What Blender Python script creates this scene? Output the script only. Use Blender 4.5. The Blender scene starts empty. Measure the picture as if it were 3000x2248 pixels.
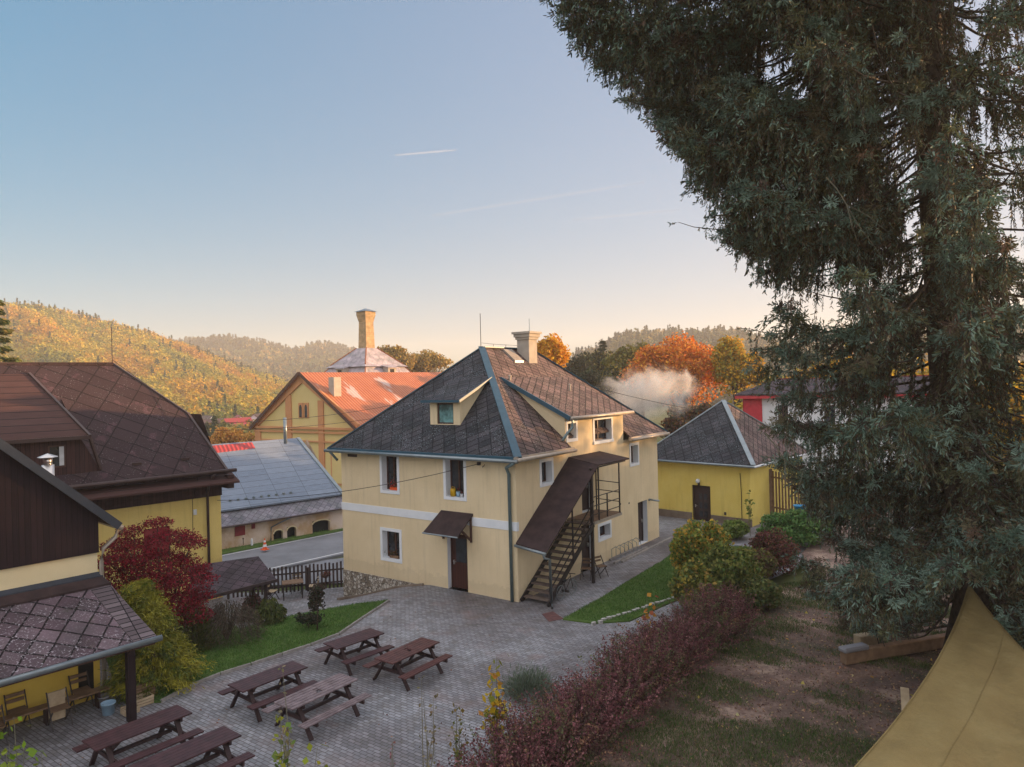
import bpy, math, random
import numpy as np
from mathutils import Vector, Matrix
from mathutils.geometry import delaunay_2d_cdt

sc = bpy.context.scene
C = sc.collection
R = math.radians
# ---------------------------------------------------------------- camera, sky, sun, exposure
FPX, ROLL, CAMH = 2060.0, 0.024, 8.1          # focal length in pixels of the 3000 px wide photograph, roll, height
cam_d = bpy.data.cameras.new('camera')
cam = bpy.data.objects.new('camera', cam_d)
C.objects.link(cam)
cam_d.sensor_width = 36.0
cam_d.lens = 36.0 * FPX / 3000.0
cam_d.clip_start = 0.1
cam_d.clip_end = 9000
cr, sr = math.cos(ROLL), math.sin(ROLL)
cam.matrix_world = Matrix(((cr, sr, 0, 0), (0, 0, -1, 0), (-sr, cr, 0, CAMH), (0, 0, 0, 1)))
sc.camera = cam

SUN_AZ, SUN_EL = 74.0, 7.0                    # degrees clockwise from the view direction (+Y), above the horizon
world = bpy.data.worlds.new('World')
sc.world = world
world.use_nodes = True
wn = world.node_tree
bg = wn.nodes['Background']
sky = wn.nodes.new('ShaderNodeTexSky')
sky.sky_type = 'NISHITA'
sky.sun_disc = False
sky.sun_elevation = R(SUN_EL)
sky.sun_rotation = R(SUN_AZ)
sky.altitude = 300
sky.air_density = 1.0
sky.dust_density = 1.2
sky.ozone_density = 2.0
hs = wn.nodes.new('ShaderNodeHueSaturation'); hs.inputs['Saturation'].default_value = 1.40
tn = wn.nodes.new('ShaderNodeMix'); tn.data_type = 'RGBA'; tn.blend_type = 'MULTIPLY'; tn.inputs[0].default_value = 1.0; tn.inputs[7].default_value = (0.64, 0.625, 0.68, 1)
gm = wn.nodes.new('ShaderNodeGamma'); gm.inputs[1].default_value = 0.62
wn.links.new(sky.outputs[0], hs.inputs['Color']); wn.links.new(hs.outputs[0], tn.inputs[6]); wn.links.new(tn.outputs[2], gm.inputs[0]); 
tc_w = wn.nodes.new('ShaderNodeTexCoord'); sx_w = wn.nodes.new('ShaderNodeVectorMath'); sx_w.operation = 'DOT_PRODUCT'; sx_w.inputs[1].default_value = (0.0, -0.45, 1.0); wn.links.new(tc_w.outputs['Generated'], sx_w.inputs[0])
mr_w = wn.nodes.new('ShaderNodeMapRange'); mr_w.inputs['From Min'].default_value = 0.24; mr_w.inputs['From Max'].default_value = 0.60   # added fill light: sky brightened overhead and behind the viewer to lift the shade
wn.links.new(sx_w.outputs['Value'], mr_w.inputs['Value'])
pt_w = wn.nodes.new('ShaderNodeMix'); pt_w.data_type = 'RGBA'; pt_w.blend_type = 'MULTIPLY'; pt_w.inputs[0].default_value = 1.0; pt_w.inputs[7].default_value = (0.57, 0.80, 0.96, 1)
wn.links.new(gm.outputs[0], pt_w.inputs[6])
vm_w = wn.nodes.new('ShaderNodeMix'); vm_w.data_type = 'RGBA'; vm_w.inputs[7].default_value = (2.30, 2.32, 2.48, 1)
# soft shoulder, v -> a v / (0.53 v + 1): keeps the low sky from burning out
s1 = wn.nodes.new('ShaderNodeVectorMath'); s1.operation = 'MULTIPLY_ADD'; s1.inputs[1].default_value = (.53, .53, .53); s1.inputs[2].default_value = (1, 1, 1); wn.links.new(pt_w.outputs[2], s1.inputs[0])
s2 = wn.nodes.new('ShaderNodeVectorMath'); s2.operation = 'MULTIPLY'; s2.inputs[1].default_value = (1.57, 1.48, 1.50); wn.links.new(pt_w.outputs[2], s2.inputs[0])
s3 = wn.nodes.new('ShaderNodeVectorMath'); s3.operation = 'DIVIDE'; wn.links.new(s2.outputs[0], s3.inputs[0]); wn.links.new(s1.outputs[0], s3.inputs[1])
# broad aureole around the low sun: sky pales towards it
_sd = (math.sin(R(SUN_AZ)) * math.cos(R(SUN_EL)), math.cos(R(SUN_AZ)) * math.cos(R(SUN_EL)), math.sin(R(SUN_EL)))
g1 = wn.nodes.new('ShaderNodeVectorMath'); g1.operation = 'DOT_PRODUCT'; g1.inputs[1].default_value = _sd; wn.links.new(tc_w.outputs['Generated'], g1.inputs[0])
g2 = wn.nodes.new('ShaderNodeMath'); g2.operation = 'ADD'; g2.use_clamp = True; g2.inputs[1].default_value = 0.30; wn.links.new(g1.outputs['Value'], g2.inputs[0])
g3 = wn.nodes.new('ShaderNodeVectorMath'); g3.operation = 'SCALE'; g3.inputs[0].default_value = (.27, .15, .12); wn.links.new(g2.outputs[0], g3.inputs['Scale'])
g4 = wn.nodes.new('ShaderNodeVectorMath'); g4.operation = 'SUBTRACT'; g4.inputs[0].default_value = (1.89, 1.89, 1.89); wn.links.new(s3.outputs[0], g4.inputs[1])
g5 = wn.nodes.new('ShaderNodeVectorMath'); g5.operation = 'MULTIPLY_ADD'; wn.links.new(g3.outputs[0], g5.inputs[0]); wn.links.new(g4.outputs[0], g5.inputs[1]); wn.links.new(s3.outputs[0], g5.inputs[2])
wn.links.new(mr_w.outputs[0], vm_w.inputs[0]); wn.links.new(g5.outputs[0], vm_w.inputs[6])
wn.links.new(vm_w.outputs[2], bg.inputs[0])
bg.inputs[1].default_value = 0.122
sd = bpy.data.lights.new('sun', 'SUN')
sun = bpy.data.objects.new('sun', sd)
C.objects.link(sun)
sd.energy = 3.0
sd.angle = R(0.6)
sd.color = (1.0, 0.60, 0.29)
sdir = Vector((math.sin(R(SUN_AZ)) * math.cos(R(SUN_EL)), math.cos(R(SUN_AZ)) * math.cos(R(SUN_EL)), math.sin(R(SUN_EL))))
sun.rotation_euler = sdir.to_track_quat('Z', 'Y').to_euler()
sc.view_settings.view_transform = 'Standard'
sc.view_settings.look = 'None'
sc.view_settings.exposure = 2.12
sc.view_settings.gamma = 1.0
sc.render.engine = 'CYCLES'
sc.cycles.use_denoising = True
sc.cycles.max_bounces = 6
sc.cycles.diffuse_bounces = 3
sc.cycles.glossy_bounces = 2
sc.cycles.transmission_bounces = 3
sc.cycles.transparent_max_bounces = 8
sc.cycles.volume_bounces = 2
sc.cycles.volume_max_steps = 64

# ---------------------------------------------------------------- measuring helpers
def ray(px, py):
    dx, dy = px - 1500.0, py - 1124.0
    return Vector((dx * cr - dy * sr, FPX, -dx * sr - dy * cr)) / FPX
EYE = Vector((0, 0, CAMH))
def atz(px, py, z=0.0):
    d = ray(px, py); return EYE + d * ((z - CAMH) / d.z)
def aty(px, py, y):
    return EYE + ray(px, py) * y
def hit(px, py, p0, n):
    d = ray(px, py); return EYE + d * ((Vector(p0) - EYE).dot(n) / d.dot(n))
def dirv(a):
    return Vector((math.sin(R(a)), math.cos(R(a)), 0))
class Frame:
    """local axes of a building: u and v along the ground, z up"""
    def __init__(s, o, au, av):
        s.o = Vector(o); s.u = dirv(au); s.v = dirv(av)
    def __call__(s, u, v, z):
        return s.o + s.u * u + s.v * v + Vector((0, 0, z))

def sm(x, a, b):
    t = min(1.0, max(0.0, (x - a) / (b - a))); return t * t * (3 - 2 * t)
def ground_h(x, y):
    q = (x + 3.5) * -0.63 + (y - 28.6) * 0.78
    h = -1.3 * sm(q, -0.2, 5.2) * sm(x, 1.0, -3.5)
    h -= 1.4 * sm(y, 34.0, 40.5) * sm(x, 8.0, -4.0)
    h -= 2.2 * sm(y, 75.0, 200.0)
    return h

# ---------------------------------------------------------------- mesh helpers
def tag(o, label=None, cat=None, group=None, kind=None):
    if label: o['label'] = label
    if cat: o['category'] = cat
    if group: o['group'] = group
    if kind: o['kind'] = kind
    return o
def empty(name, loc, label=None, cat=None, group=None, rz=0.0):
    o = bpy.data.objects.new(name, None); C.objects.link(o)
    o.location = loc; o.rotation_euler = (0, 0, rz)
    o.empty_display_size = 0.2
    return tag(o, label, cat, group)
def origin_of(o):
    p = Vector((0, 0, 0))
    while o is not None:
        p += Vector(o.location); o = o.parent
    return p
class MB:
    def __init__(s): s.v = []; s.f = []; s.m = []
    def face(s, pts, m=0):
        n = len(s.v); s.v += [Vector(p) for p in pts]; s.f.append(list(range(n, n + len(pts)))); s.m.append(m); return s
    def solid(s, a, b, m=0):
        """two matching rings joined by side walls"""
        n = len(s.v); k = len(a); s.v += [Vector(p) for p in a] + [Vector(p) for p in b]
        s.f.append([n + i for i in range(k)][::-1]); s.f.append([n + k + i for i in range(k)])
        for i in range(k):
            j = (i + 1) % k; s.f.append([n + i, n + j, n + k + j, n + k + i])
        s.m += [m] * (k + 2); return s
    def box(s, F, u, v, z, m=0):
        a = [F(u[0], v[0], z[0]), F(u[1], v[0], z[0]), F(u[1], v[1], z[0]), F(u[0], v[1], z[0])]
        b = [F(u[0], v[0], z[1]), F(u[1], v[0], z[1]), F(u[1], v[1], z[1]), F(u[0], v[1], z[1])]
        return s.solid(a, b, m)
    def bar(s, p, q, w, h, m=0, up=Vector((0, 0, 1))):
        p = Vector(p); q = Vector(q); d = (q - p).normalized()
        if abs(d.dot(up)) > 0.98: up = Vector((0, 1, 0))
        x = d.cross(up).normalized(); y = x.cross(d).normalized()
        c = [(-w / 2, -h / 2), (w / 2, -h / 2), (w / 2, h / 2), (-w / 2, h / 2)]
        return s.solid([p + x * i + y * j for i, j in c], [q + x * i + y * j for i, j in c], m)
    def slab(s, pts, t, m=0, dirn=Vector((0, 0, -1))):
        pts = [Vector(p) for p in pts]
        return s.solid([p + dirn * t for p in pts], pts, m)
    def tube(s, pts, r, n=7, m=0, cap=True):
        pts = [Vector(p) for p in pts]
        if not hasattr(r, '__len__'): r = [r] * len(pts)
        base = len(s.v)
        for i, p in enumerate(pts):
            d = (pts[min(i + 1, len(pts) - 1)] - pts[max(i - 1, 0)]).normalized()
            ref = Vector((0, 0, 1)) if abs(d.z) < 0.9 else Vector((0, 1, 0))
            x = d.cross(ref).normalized(); y = x.cross(d)
            for k in range(n):
                a = 2 * math.pi * k / n
                s.v.append(p + (x * math.cos(a) + y * math.sin(a)) * r[i])
        for i in range(len(pts) - 1):
            for k in range(n):
                l = (k + 1) % n
                s.f.append([base + i * n + k, base + i * n + l, base + (i + 1) * n + l, base + (i + 1) * n + k]); s.m.append(m)
        if cap:
            s.f.append([base + k for k in range(n)][::-1]); s.m.append(m)
            s.f.append([base + (len(pts) - 1) * n + k for k in range(n)]); s.m.append(m)
        return s
    def lathe(s, c, prof, n=16, m=0, ax=None):
        c = Vector(c); base = len(s.v)
        for r_, z in prof:
            for k in range(n):
                a = 2 * math.pi * k / n; s.v.append(c + Vector((r_ * math.cos(a), r_ * math.sin(a), z)))
        for i in range(len(prof) - 1):
            for k in range(n):
                l = (k + 1) % n
                s.f.append([base + i * n + k, base + i * n + l, base + (i + 1) * n + l, base + (i + 1) * n + k]); s.m.append(m)
        return s
    def build(s, name, mats, parent=None, smooth=False, bevel=0.0):
        if not isinstance(mats, (list, tuple)): mats = [mats]
        o0 = origin_of(parent) if parent else Vector((0, 0, 0))
        me = bpy.data.meshes.new(name)
        vs = [v - o0 for v in s.v]
        me.from_pydata([tuple(v) for v in vs], [], s.f)
        for m in mats: me.materials.append(m)
        me.polygons.foreach_set('material_index', s.m)
        if smooth: me.polygons.foreach_set('use_smooth', [True] * len(s.f))
        me.update()
        uv = me.uv_layers.new(name='UVMap'); dat = uv.data
        Z = Vector((0, 0, 1))
        for p in me.polygons:
            n = p.normal
            if abs(n.z) > 0.999: t = Vector((1, 0, 0)); b = Vector((0, 1, 0))
            else:
                t = Z.cross(n).normalized(); b = n.cross(t)
            for li in p.loop_indices:
                w = s.v[me.loops[li].vertex_index]; dat[li].uv = (w.dot(t), w.dot(b))
        o = bpy.data.objects.new(name, me); C.objects.link(o)
        if parent: o.parent = parent
        if bevel:
            b = o.modifiers.new('bevel', 'BEVEL'); b.width = bevel; b.segments = 1; b.limit_method = 'ANGLE'
        return o
def copy_tree(o, parent=None):
    c = o.copy(); C.objects.link(c); c.parent = parent
    for ch in list(o.children): copy_tree(ch, c)
    return c

def quads(name, V, col, mat, parent=None):
    """one mesh of many separate leaves; V (n,k,3) world points, col (n,3)"""
    n, k = V.shape[0], V.shape[1]
    o0 = origin_of(parent) if parent else Vector((0, 0, 0))
    V = V - np.array(o0)
    me = bpy.data.meshes.new(name)
    me.vertices.add(n * k); me.loops.add(n * k); me.polygons.add(n)
    me.vertices.foreach_set('co', V.reshape(-1).astype(np.float32))
    me.loops.foreach_set('vertex_index', np.arange(n * k, dtype=np.int32))
    me.polygons.foreach_set('loop_start', np.arange(0, n * k, k, dtype=np.int32))
    me.update(calc_edges=True)
    at = me.color_attributes.new('Col', 'FLOAT_COLOR', 'POINT')
    cc = np.ones((n, k, 4), dtype=np.float32); cc[:, :, :3] = col[:, None, :]
    at.data.foreach_set('color', cc.reshape(-1))
    me.materials.append(mat)
    o = bpy.data.objects.new(name, me); C.objects.link(o)
    if parent: o.parent = parent
    return o
def unit(a): return a / np.maximum(1e-9, np.linalg.norm(a, axis=-1, keepdims=True))
def leaves(rng, P, size, aspect=0.6, nrm=None, flat=0.0, axis=None):
    """rhombic leaves at points P; axis = preferred long axis"""
    n = len(P)
    a = unit(rng.normal(size=(n, 3)))
    if axis is not None: a = unit(a * 0.35 + axis)
    nn = unit(rng.normal(size=(n, 3)))
    if nrm is not None: nn = unit(nn * (1 - flat) + nrm * flat)
    b = unit(np.cross(nn, a)); a = unit(a)
    s = (size * rng.uniform(0.6, 1.3, n))[:, None]
    return np.stack([P - a * s * .5, P + b * s * aspect * .5 + a * s * .05, P + a * s * .5, P - b * s * aspect * .5 + a * s * .05], 1)
def palette(rng, n, pal, w=None, jit=0.18):
    pal = np.array(pal); i = rng.choice(len(pal), n, p=w)
    return np.clip(pal[i] * (1 + rng.normal(0, jit, (n, 1))) * (1 + rng.normal(0, jit * .3, (n, 3))), 0.002, 0.95)
def lumpy(rng, c, r, n, nl=14, lr=0.42, low=-0.5, fill=0.25):
    """points on the shells of overlapping lumps that together fill an ellipsoid: an uneven crown with gaps"""
    c = np.array(c); r = np.array(r)
    d = unit(rng.normal(size=(nl * 3, 3))); d = d[d[:, 2] > low][:nl]
    L = d * rng.uniform(0.35, 0.78, (len(d), 1))
    lrad = lr * rng.uniform(0.65, 1.2, len(d))
    i = rng.integers(0, len(d), n)
    q = unit(rng.normal(size=(n, 3))) * (rng.uniform(0, 1, (n, 1)) ** 0.45)
    q = L[i] + q * lrad[i][:, None]
    m = rng.uniform(size=n) < fill
    q[m] = unit(rng.normal(size=(m.sum(), 3))) * (rng.uniform(0, 1, (m.sum(), 1)) ** .5) * .8
    q += rng.normal(0, 0.02, q.shape)
    return c + q * r, (c + L * r), i

# ---------------------------------------------------------------- materials
def newmat(name):
    m = bpy.data.materials.new(name); m.use_nodes = True
    nt = m.node_tree; b = nt.nodes['Principled BSDF']
    return m, nt, b
def rgba(c): return (c[0], c[1], c[2], 1.0)
def coords(nt, kind, scale=(1, 1, 1), rot=0.0):
    tc = nt.nodes.new('ShaderNodeTexCoord'); mp = nt.nodes.new('ShaderNodeMapping')
    nt.links.new(tc.outputs[kind], mp.inputs[0])
    mp.inputs['Scale'].default_value = scale; mp.inputs['Rotation'].default_value = (0, 0, rot)
    return mp.outputs[0]
def noise(nt, vec, scale, detail=4, rough=0.6):
    n = nt.nodes.new('ShaderNodeTexNoise'); nt.links.new(vec, n.inputs['Vector'])
    n.inputs['Scale'].default_value = scale; n.inputs['Detail'].default_value = detail
    n.inputs['Roughness'].default_value = rough
    return n.outputs['Fac']
def ramp(nt, fac, stops):
    r = nt.nodes.new('ShaderNodeValToRGB'); nt.links.new(fac, r.inputs[0])
    el = r.color_ramp.elements
    while len(el) < len(stops): el.new(0.5)
    for e, (p, c) in zip(el, stops):
        e.position = p; e.color = rgba(c) if hasattr(c, '__len__') else (c, c, c, 1)
    return r.outputs[0]
def mix(nt, fac, a, b, mode='MIX'):
    m = nt.nodes.new('ShaderNodeMix'); m.data_type = 'RGBA'; m.blend_type = mode
    for s, v in ((0, fac), (6, a), (7, b)):
        if hasattr(v, 'links') or hasattr(v, 'is_linked'): nt.links.new(v, m.inputs[s])
        elif s == 0: m.inputs[0].default_value = v
        else: m.inputs[s].default_value = rgba(v)
    return m.outputs[2]
def m_stones(name):
    m, nt, b = newmat(name); v = coords(nt, 'UV')
    vo = nt.nodes.new('ShaderNodeTexVoronoi'); nt.links.new(v, vo.inputs['Vector']); vo.inputs['Scale'].default_value = 7.5; vo.feature = 'DISTANCE_TO_EDGE'
    v2 = nt.nodes.new('ShaderNodeTexVoronoi'); nt.links.new(v, v2.inputs['Vector']); v2.inputs['Scale'].default_value = 7.5
    c = ramp(nt, v2.outputs['Color'], [(0.2, (.20, .16, .12)), (0.5, (.38, .33, .27)), (0.8, (.55, .51, .45))])
    col = mix(nt, ramp(nt, vo.outputs['Distance'], [(0.02, 1.0), (0.09, 0.0)]), c, (.07, .055, .045))
    nt.links.new(col, b.inputs['Base Color']); b.inputs['Roughness'].default_value = 0.9; bump(nt, b, vo.outputs['Distance'], 0.7, 0.05); return m
def bump(nt, b, h, strength=0.4, dist=0.02, prev=None):
    n = nt.nodes.new('ShaderNodeBump'); n.inputs['Strength'].default_value = strength; n.inputs['Distance'].default_value = dist
    nt.links.new(h, n.inputs['Height'])
    if prev is not None: nt.links.new(prev, n.inputs['Normal'])
    nt.links.new(n.outputs[0], b.inputs['Normal']); return n.outputs[0]
def m_noise(name, c1, c2, scale=3.0, rough=0.8, bs=0.3, bd=0.01, bscale=60, stops=(0.35, 0.65), metal=0.0, spec=0.3, coord='Object'):
    m, nt, b = newmat(name); v = coords(nt, coord)
    col = ramp(nt, noise(nt, v, scale, 6), [(stops[0], c1), (stops[1], c2)])
    nt.links.new(col, b.inputs['Base Color'])
    b.inputs['Roughness'].default_value = rough; b.inputs['Metallic'].default_value = metal
    b.inputs['Specular IOR Level'].default_value = spec
    if bs: bump(nt, b, noise(nt, v, bscale, 3), bs, bd)
    return m
def brick(nt, vec, w, h, mortar, c1, c2, cm, offset=0.0, bias=0.0, smooth=0.1):
    k = nt.nodes.new('ShaderNodeTexBrick'); nt.links.new(vec, k.inputs['Vector'])
    k.offset = offset; k.squash = 1.0; k.offset_frequency = 2
    k.inputs['Scale'].default_value = 1.0; k.inputs['Brick Width'].default_value = w; k.inputs['Row Height'].default_value = h
    k.inputs['Mortar Size'].default_value = mortar; k.inputs['Mortar Smooth'].default_value = smooth; k.inputs['Bias'].default_value = bias
    k.inputs['Color1'].default_value = rgba(c1); k.inputs['Color2'].default_value = rgba(c2); k.inputs['Mortar'].default_value = rgba(cm)
    return k
def m_slate(name, c1, c2, gap, size=0.4, rot=45, lichen=0.0, lich_col=(0.35, 0.36, 0.34), moss=0.0, mortar=0.012, rough=0.62, spread=(0.35, 0.65)):
    m, nt, b = newmat(name); v = coords(nt, 'UV', rot=R(rot))
    wb = nt.nodes.new('ShaderNodeTexNoise'); wb.inputs['Scale'].default_value = 1.3; wb.inputs['Detail'].default_value = 5; nt.links.new(v, wb.inputs['Vector'])
    wm = nt.nodes.new('ShaderNodeVectorMath'); wm.operation = 'SCALE'; wm.inputs['Scale'].default_value = 0.07; nt.links.new(wb.outputs['Color'], wm.inputs[0])
    wa = nt.nodes.new('ShaderNodeVectorMath'); wa.operation = 'ADD'; nt.links.new(v, wa.inputs[0]); nt.links.new(wm.outputs[0], wa.inputs[1]); v = wa.outputs[0]
    sw, sh = size if hasattr(size, '__len__') else (size, size)
    k = brick(nt, v, sw, sh, mortar, c1, c2, gap, 0.0)
    v2 = coords(nt, 'UV')
    col = mix(nt, ramp(nt, noise(nt, v2, 1.1, 5), [(spread[0], 0.0), (spread[1], 1.0)]), k.outputs['Color'], mix(nt, 1.0, k.outputs['Color'], (1.7, 1.5, 1.6), 'MULTIPLY'))
    if lichen > 0:
        f = ramp(nt, noise(nt, v2, 17.0, 6, 0.72), [(0.60 - lichen * .06, 0.0), (0.66 - lichen * .06, 1.0)])
        f2 = ramp(nt, noise(nt, v2, 0.9, 3), [(0.4, 0.15), (0.6, 1.0)])
        mm = nt.nodes.new('ShaderNodeMath'); mm.operation = 'MULTIPLY'; nt.links.new(f, mm.inputs[0]); nt.links.new(f2, mm.inputs[1])
        col = mix(nt, mm.outputs[0], col, lich_col)
    if moss > 0:
        f = ramp(nt, noise(nt, v2, 2.3, 6, 0.7), [(0.58, 0.0), (0.75, moss)])
        col = mix(nt, f, col, (0.05, 0.06, 0.025))
    nt.links.new(col, b.inputs['Base Color']); b.inputs['Roughness'].default_value = max(rough, .8); b.inputs['Specular IOR Level'].default_value = .22
    inv = nt.nodes.new('ShaderNodeMath'); inv.operation = 'SUBTRACT'; inv.inputs[0].default_value = 1.0
    nt.links.new(k.outputs['Fac'], inv.inputs[1])
    p = bump(nt, b, inv.outputs[0], 0.8, 0.02)
    bump(nt, b, noise(nt, v2, 25, 4), 0.25, 0.01, p)
    return m
def m_boards(name, c1, c2, width=0.12, gap=(0.01, 0.008, 0.008), along='v', rough=0.75, length=30.0, mortar=0.006):
    m, nt, b = newmat(name); v = coords(nt, 'UV')
    k = brick(nt, v, width if along == 'v' else length, length if along == 'v' else width, mortar, c1, c2, gap)
    g = coords(nt, 'UV', (40, 1.5, 1) if along == 'v' else (1.5, 40, 1))
    col = mix(nt, ramp(nt, noise(nt, g, 1.0, 5), [(0.35, 0.0), (0.7, 1.0)]), k.outputs['Color'], mix(nt, 1.0, k.outputs['Color'], (0.6, 0.6, 0.6), 'MULTIPLY'))
    nt.links.new(col, b.inputs['Base Color']); b.inputs['Roughness'].default_value = max(rough, .8); b.inputs['Specular IOR Level'].default_value = .22
    inv = nt.nodes.new('ShaderNodeMath'); inv.operation = 'SUBTRACT'; inv.inputs[0].default_value = 1.0
    nt.links.new(k.outputs['Fac'], inv.inputs[1]); bump(nt, b, inv.outputs[0], 0.6, 0.01)
    return m
def m_wave(name, c1, c2, pitch, worn=None, wornfac=(0.55, 0.62), rough=0.45, metal=0.0, scale=0.6):
    """corrugated or seamed sheet: ribs run up the slope"""
    m, nt, b = newmat(name); v = coords(nt, 'UV')
    w = nt.nodes.new('ShaderNodeTexWave'); nt.links.new(v, w.inputs[0]); w.bands_direction = 'X'
    w.inputs['Scale'].default_value = 0.314 / pitch
    col = ramp(nt, noise(nt, v, scale, 6), [(0.35, c1), (0.65, c2)])
    col = mix(nt, ramp(nt, w.outputs['Fac'], [(0.0, 0.45), (0.35, 0.0)]), col, (c1[0] * .35, c1[1] * .35, c1[2] * .35))
    if worn:
        g = coords(nt, 'UV', (1.0, 0.45, 1))
        col = mix(nt, ramp(nt, noise(nt, g, 0.33, 5, .55), [(wornfac[0], 0.0), (wornfac[1], 1.0)]), col, worn)
    nt.links.new(col, b.inputs['Base Color']); b.inputs['Roughness'].default_value = rough; b.inputs['Metallic'].default_value = metal
    bump(nt, b, w.outputs['Fac'], 0.6, pitch * .25)
    return m
def m_plain(name, c, rough=0.6, metal=0.0, spec=0.4):
    return m_noise(name, tuple(x * .88 for x in c), tuple(min(1, x * 1.1) for x in c), 4.0, rough, 0.1, 0.004, 40, metal=metal, spec=spec)
def m_leaf(name, trans=0.35, rough=0.6):
    m, nt, b = newmat(name)
    a = nt.nodes.new('ShaderNodeAttribute'); a.attribute_name = 'Col'
    nt.links.new(a.outputs['Color'], b.inputs['Base Color']); b.inputs['Roughness'].default_value = rough
    b.inputs['Specular IOR Level'].default_value = 0.25
    t = nt.nodes.new('ShaderNodeBsdfTranslucent'); nt.links.new(a.outputs['Color'], t.inputs[0])
    x = nt.nodes.new('ShaderNodeMixShader'); x.inputs[0].default_value = trans
    nt.links.new(b.outputs[0], x.inputs[1]); nt.links.new(t.outputs[0], x.inputs[2])
    nt.links.new(x.outputs[0], nt.nodes['Material Output'].inputs[0])
    return m
def m_glass(name, c=(0.012, 0.014, 0.018)):
    m, nt, b = newmat(name); v = coords(nt, 'Object')
    col = ramp(nt, noise(nt, v, 1.7, 3), [(0.4, c), (0.62, tuple(x * 3.2 for x in c))])
    nt.links.new(col, b.inputs['Base Color']); b.inputs['Roughness'].default_value = 0.04
    b.inputs['Specular IOR Level'].default_value = 0.55
    bump(nt, b, noise(nt, v, 2.5, 2), 0.08, 0.02)
    return m

M = {}
def m_wall(name, c1, c2, base_z=0.0):
    """rendered wall: fine grain, soft vertical rain streaks, patchy repairs and a damp band along the ground"""
    m, nt, b = newmat(name); v = coords(nt, 'UV'); o = coords(nt, 'Object')
    col = ramp(nt, noise(nt, v, 0.9, 7, .6), [(0.3, c1), (0.7, c2)])
    st = noise(nt, coords(nt, 'UV', (5.0, 0.35, 1)), 1.0, 5, .65)
    col = mix(nt, ramp(nt, st, [(0.52, 0.0), (0.75, 0.38)]), col, tuple(x * .62 for x in c1))
    col = mix(nt, ramp(nt, noise(nt, v, 26, 4, .7), [(0.45, 0.0), (0.75, 0.28)]), col, tuple(x * .66 for x in c1))
    sx = nt.nodes.new('ShaderNodeSeparateXYZ'); nt.links.new(v, sx.inputs[0])
    ad = nt.nodes.new('ShaderNodeMath'); ad.operation = 'ADD'; nt.links.new(sx.outputs['Y'], ad.inputs[0])
    n2 = nt.nodes.new('ShaderNodeMath'); n2.operation = 'MULTIPLY'; nt.links.new(noise(nt, v, 2.2, 5, .7), n2.inputs[0]); n2.inputs[1].default_value = -.9; nt.links.new(n2.outputs[0], ad.inputs[1])
    col = mix(nt, ramp(nt, ad.outputs[0], [(-0.0, 0.12), (0.03, 0.0)]), col, (0.22, 0.16, 0.10))
    nt.links.new(col, b.inputs['Base Color']); b.inputs['Roughness'].default_value = 0.92; b.inputs['Specular IOR Level'].default_value = 0.2
    bump(nt, b, noise(nt, o, 55, 3), 0.5, 0.012); return m
M['stucco'] = m_wall('cream_stucco', (0.715, 0.575, 0.36), (0.80, 0.655, 0.43))
M['stucco_pale'] = m_noise('pale_cream_stucco', (0.68, 0.56, 0.34), (0.74, 0.62, 0.39), 0.9, 0.9, 0.4, 0.01, 55)
M['stucco_yellow'] = m_wall('yellow_stucco', (0.74, 0.56, 0.18), (0.80, 0.62, 0.23))
M['stucco_lemon'] = m_wall('lemon_stucco', (0.74, 0.56, 0.13), (0.80, 0.64, 0.19))
M['stucco_brew'] = m_noise('brewery_plaster', (0.62, 0.46, 0.18), (0.66, 0.51, 0.23), 0.3, 0.9, 0.2, 0.01, 20)
M['stucco_brew2'] = m_noise('ochre_plaster', (0.52, 0.23, 0.10), (0.58, 0.27, 0.12), 0.5, 0.9, 0.2, 0.01, 20)
M['stucco_deep'] = m_noise('deep_yellow_stucco', (0.66, 0.44, 0.07), (0.74, 0.52, 0.10), 0.8, 0.9, 0.4, 0.01, 50)
M['old_plaster'] = m_noise('old_pink_plaster', (0.52, 0.34, 0.20), (0.70, 0.56, 0.47), 0.55, 0.95, 0.4, 0.02, 14, (0.40, 0.56))
M['white'] = m_noise('white_render', (0.70, 0.73, 0.76), (0.78, 0.80, 0.83), 1.5, 0.8, 0.15, 0.005, 60)
M['white_wall'] = m_noise('white_wall_paint', (0.62, 0.62, 0.64), (0.72, 0.72, 0.74), 1.0, 0.85, 0.15, 0.005, 40)
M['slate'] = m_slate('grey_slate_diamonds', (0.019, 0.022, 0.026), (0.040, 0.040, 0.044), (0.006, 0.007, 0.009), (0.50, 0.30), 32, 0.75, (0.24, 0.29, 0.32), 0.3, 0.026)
M['slate_warm'] = m_slate('weathered_sun_tinted_slate', (0.060, 0.042, 0.038), (0.120, 0.085, 0.074), (0.014, 0.010, 0.009), (0.50, 0.30), 32, 1.0, (0.33, 0.28, 0.25), 0.5, 0.026)  # lichened slate for the right-hand slopes, with low sun warmth put into its colour
M['slate_near'] = m_slate('purple_slate_diamonds', (0.055, 0.040, 0.047), (0.105, 0.083, 0.093), (0.008, 0.006, 0.007), (0.44, 0.40), 36, 0.8, (0.45, 0.42, 0.46), 0.6, 0.022)
M['slate_brown'] = m_slate('brown_slate_diamonds', (0.036, 0.021, 0.024), (0.050, 0.030, 0.033), (0.012, 0.008, 0.008), (0.95, 0.62), 33, 0.10, (0.28, 0.27, 0.28), 0.0, 0.022, spread=(0.60, 0.64))
M['slate_dark'] = m_slate('dark_slate_diamonds', (0.030, 0.024, 0.028), (0.055, 0.043, 0.050), (0.008, 0.007, 0.008), 0.33, 45, 0.3, (0.2, 0.18, 0.2), 0.2)
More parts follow.
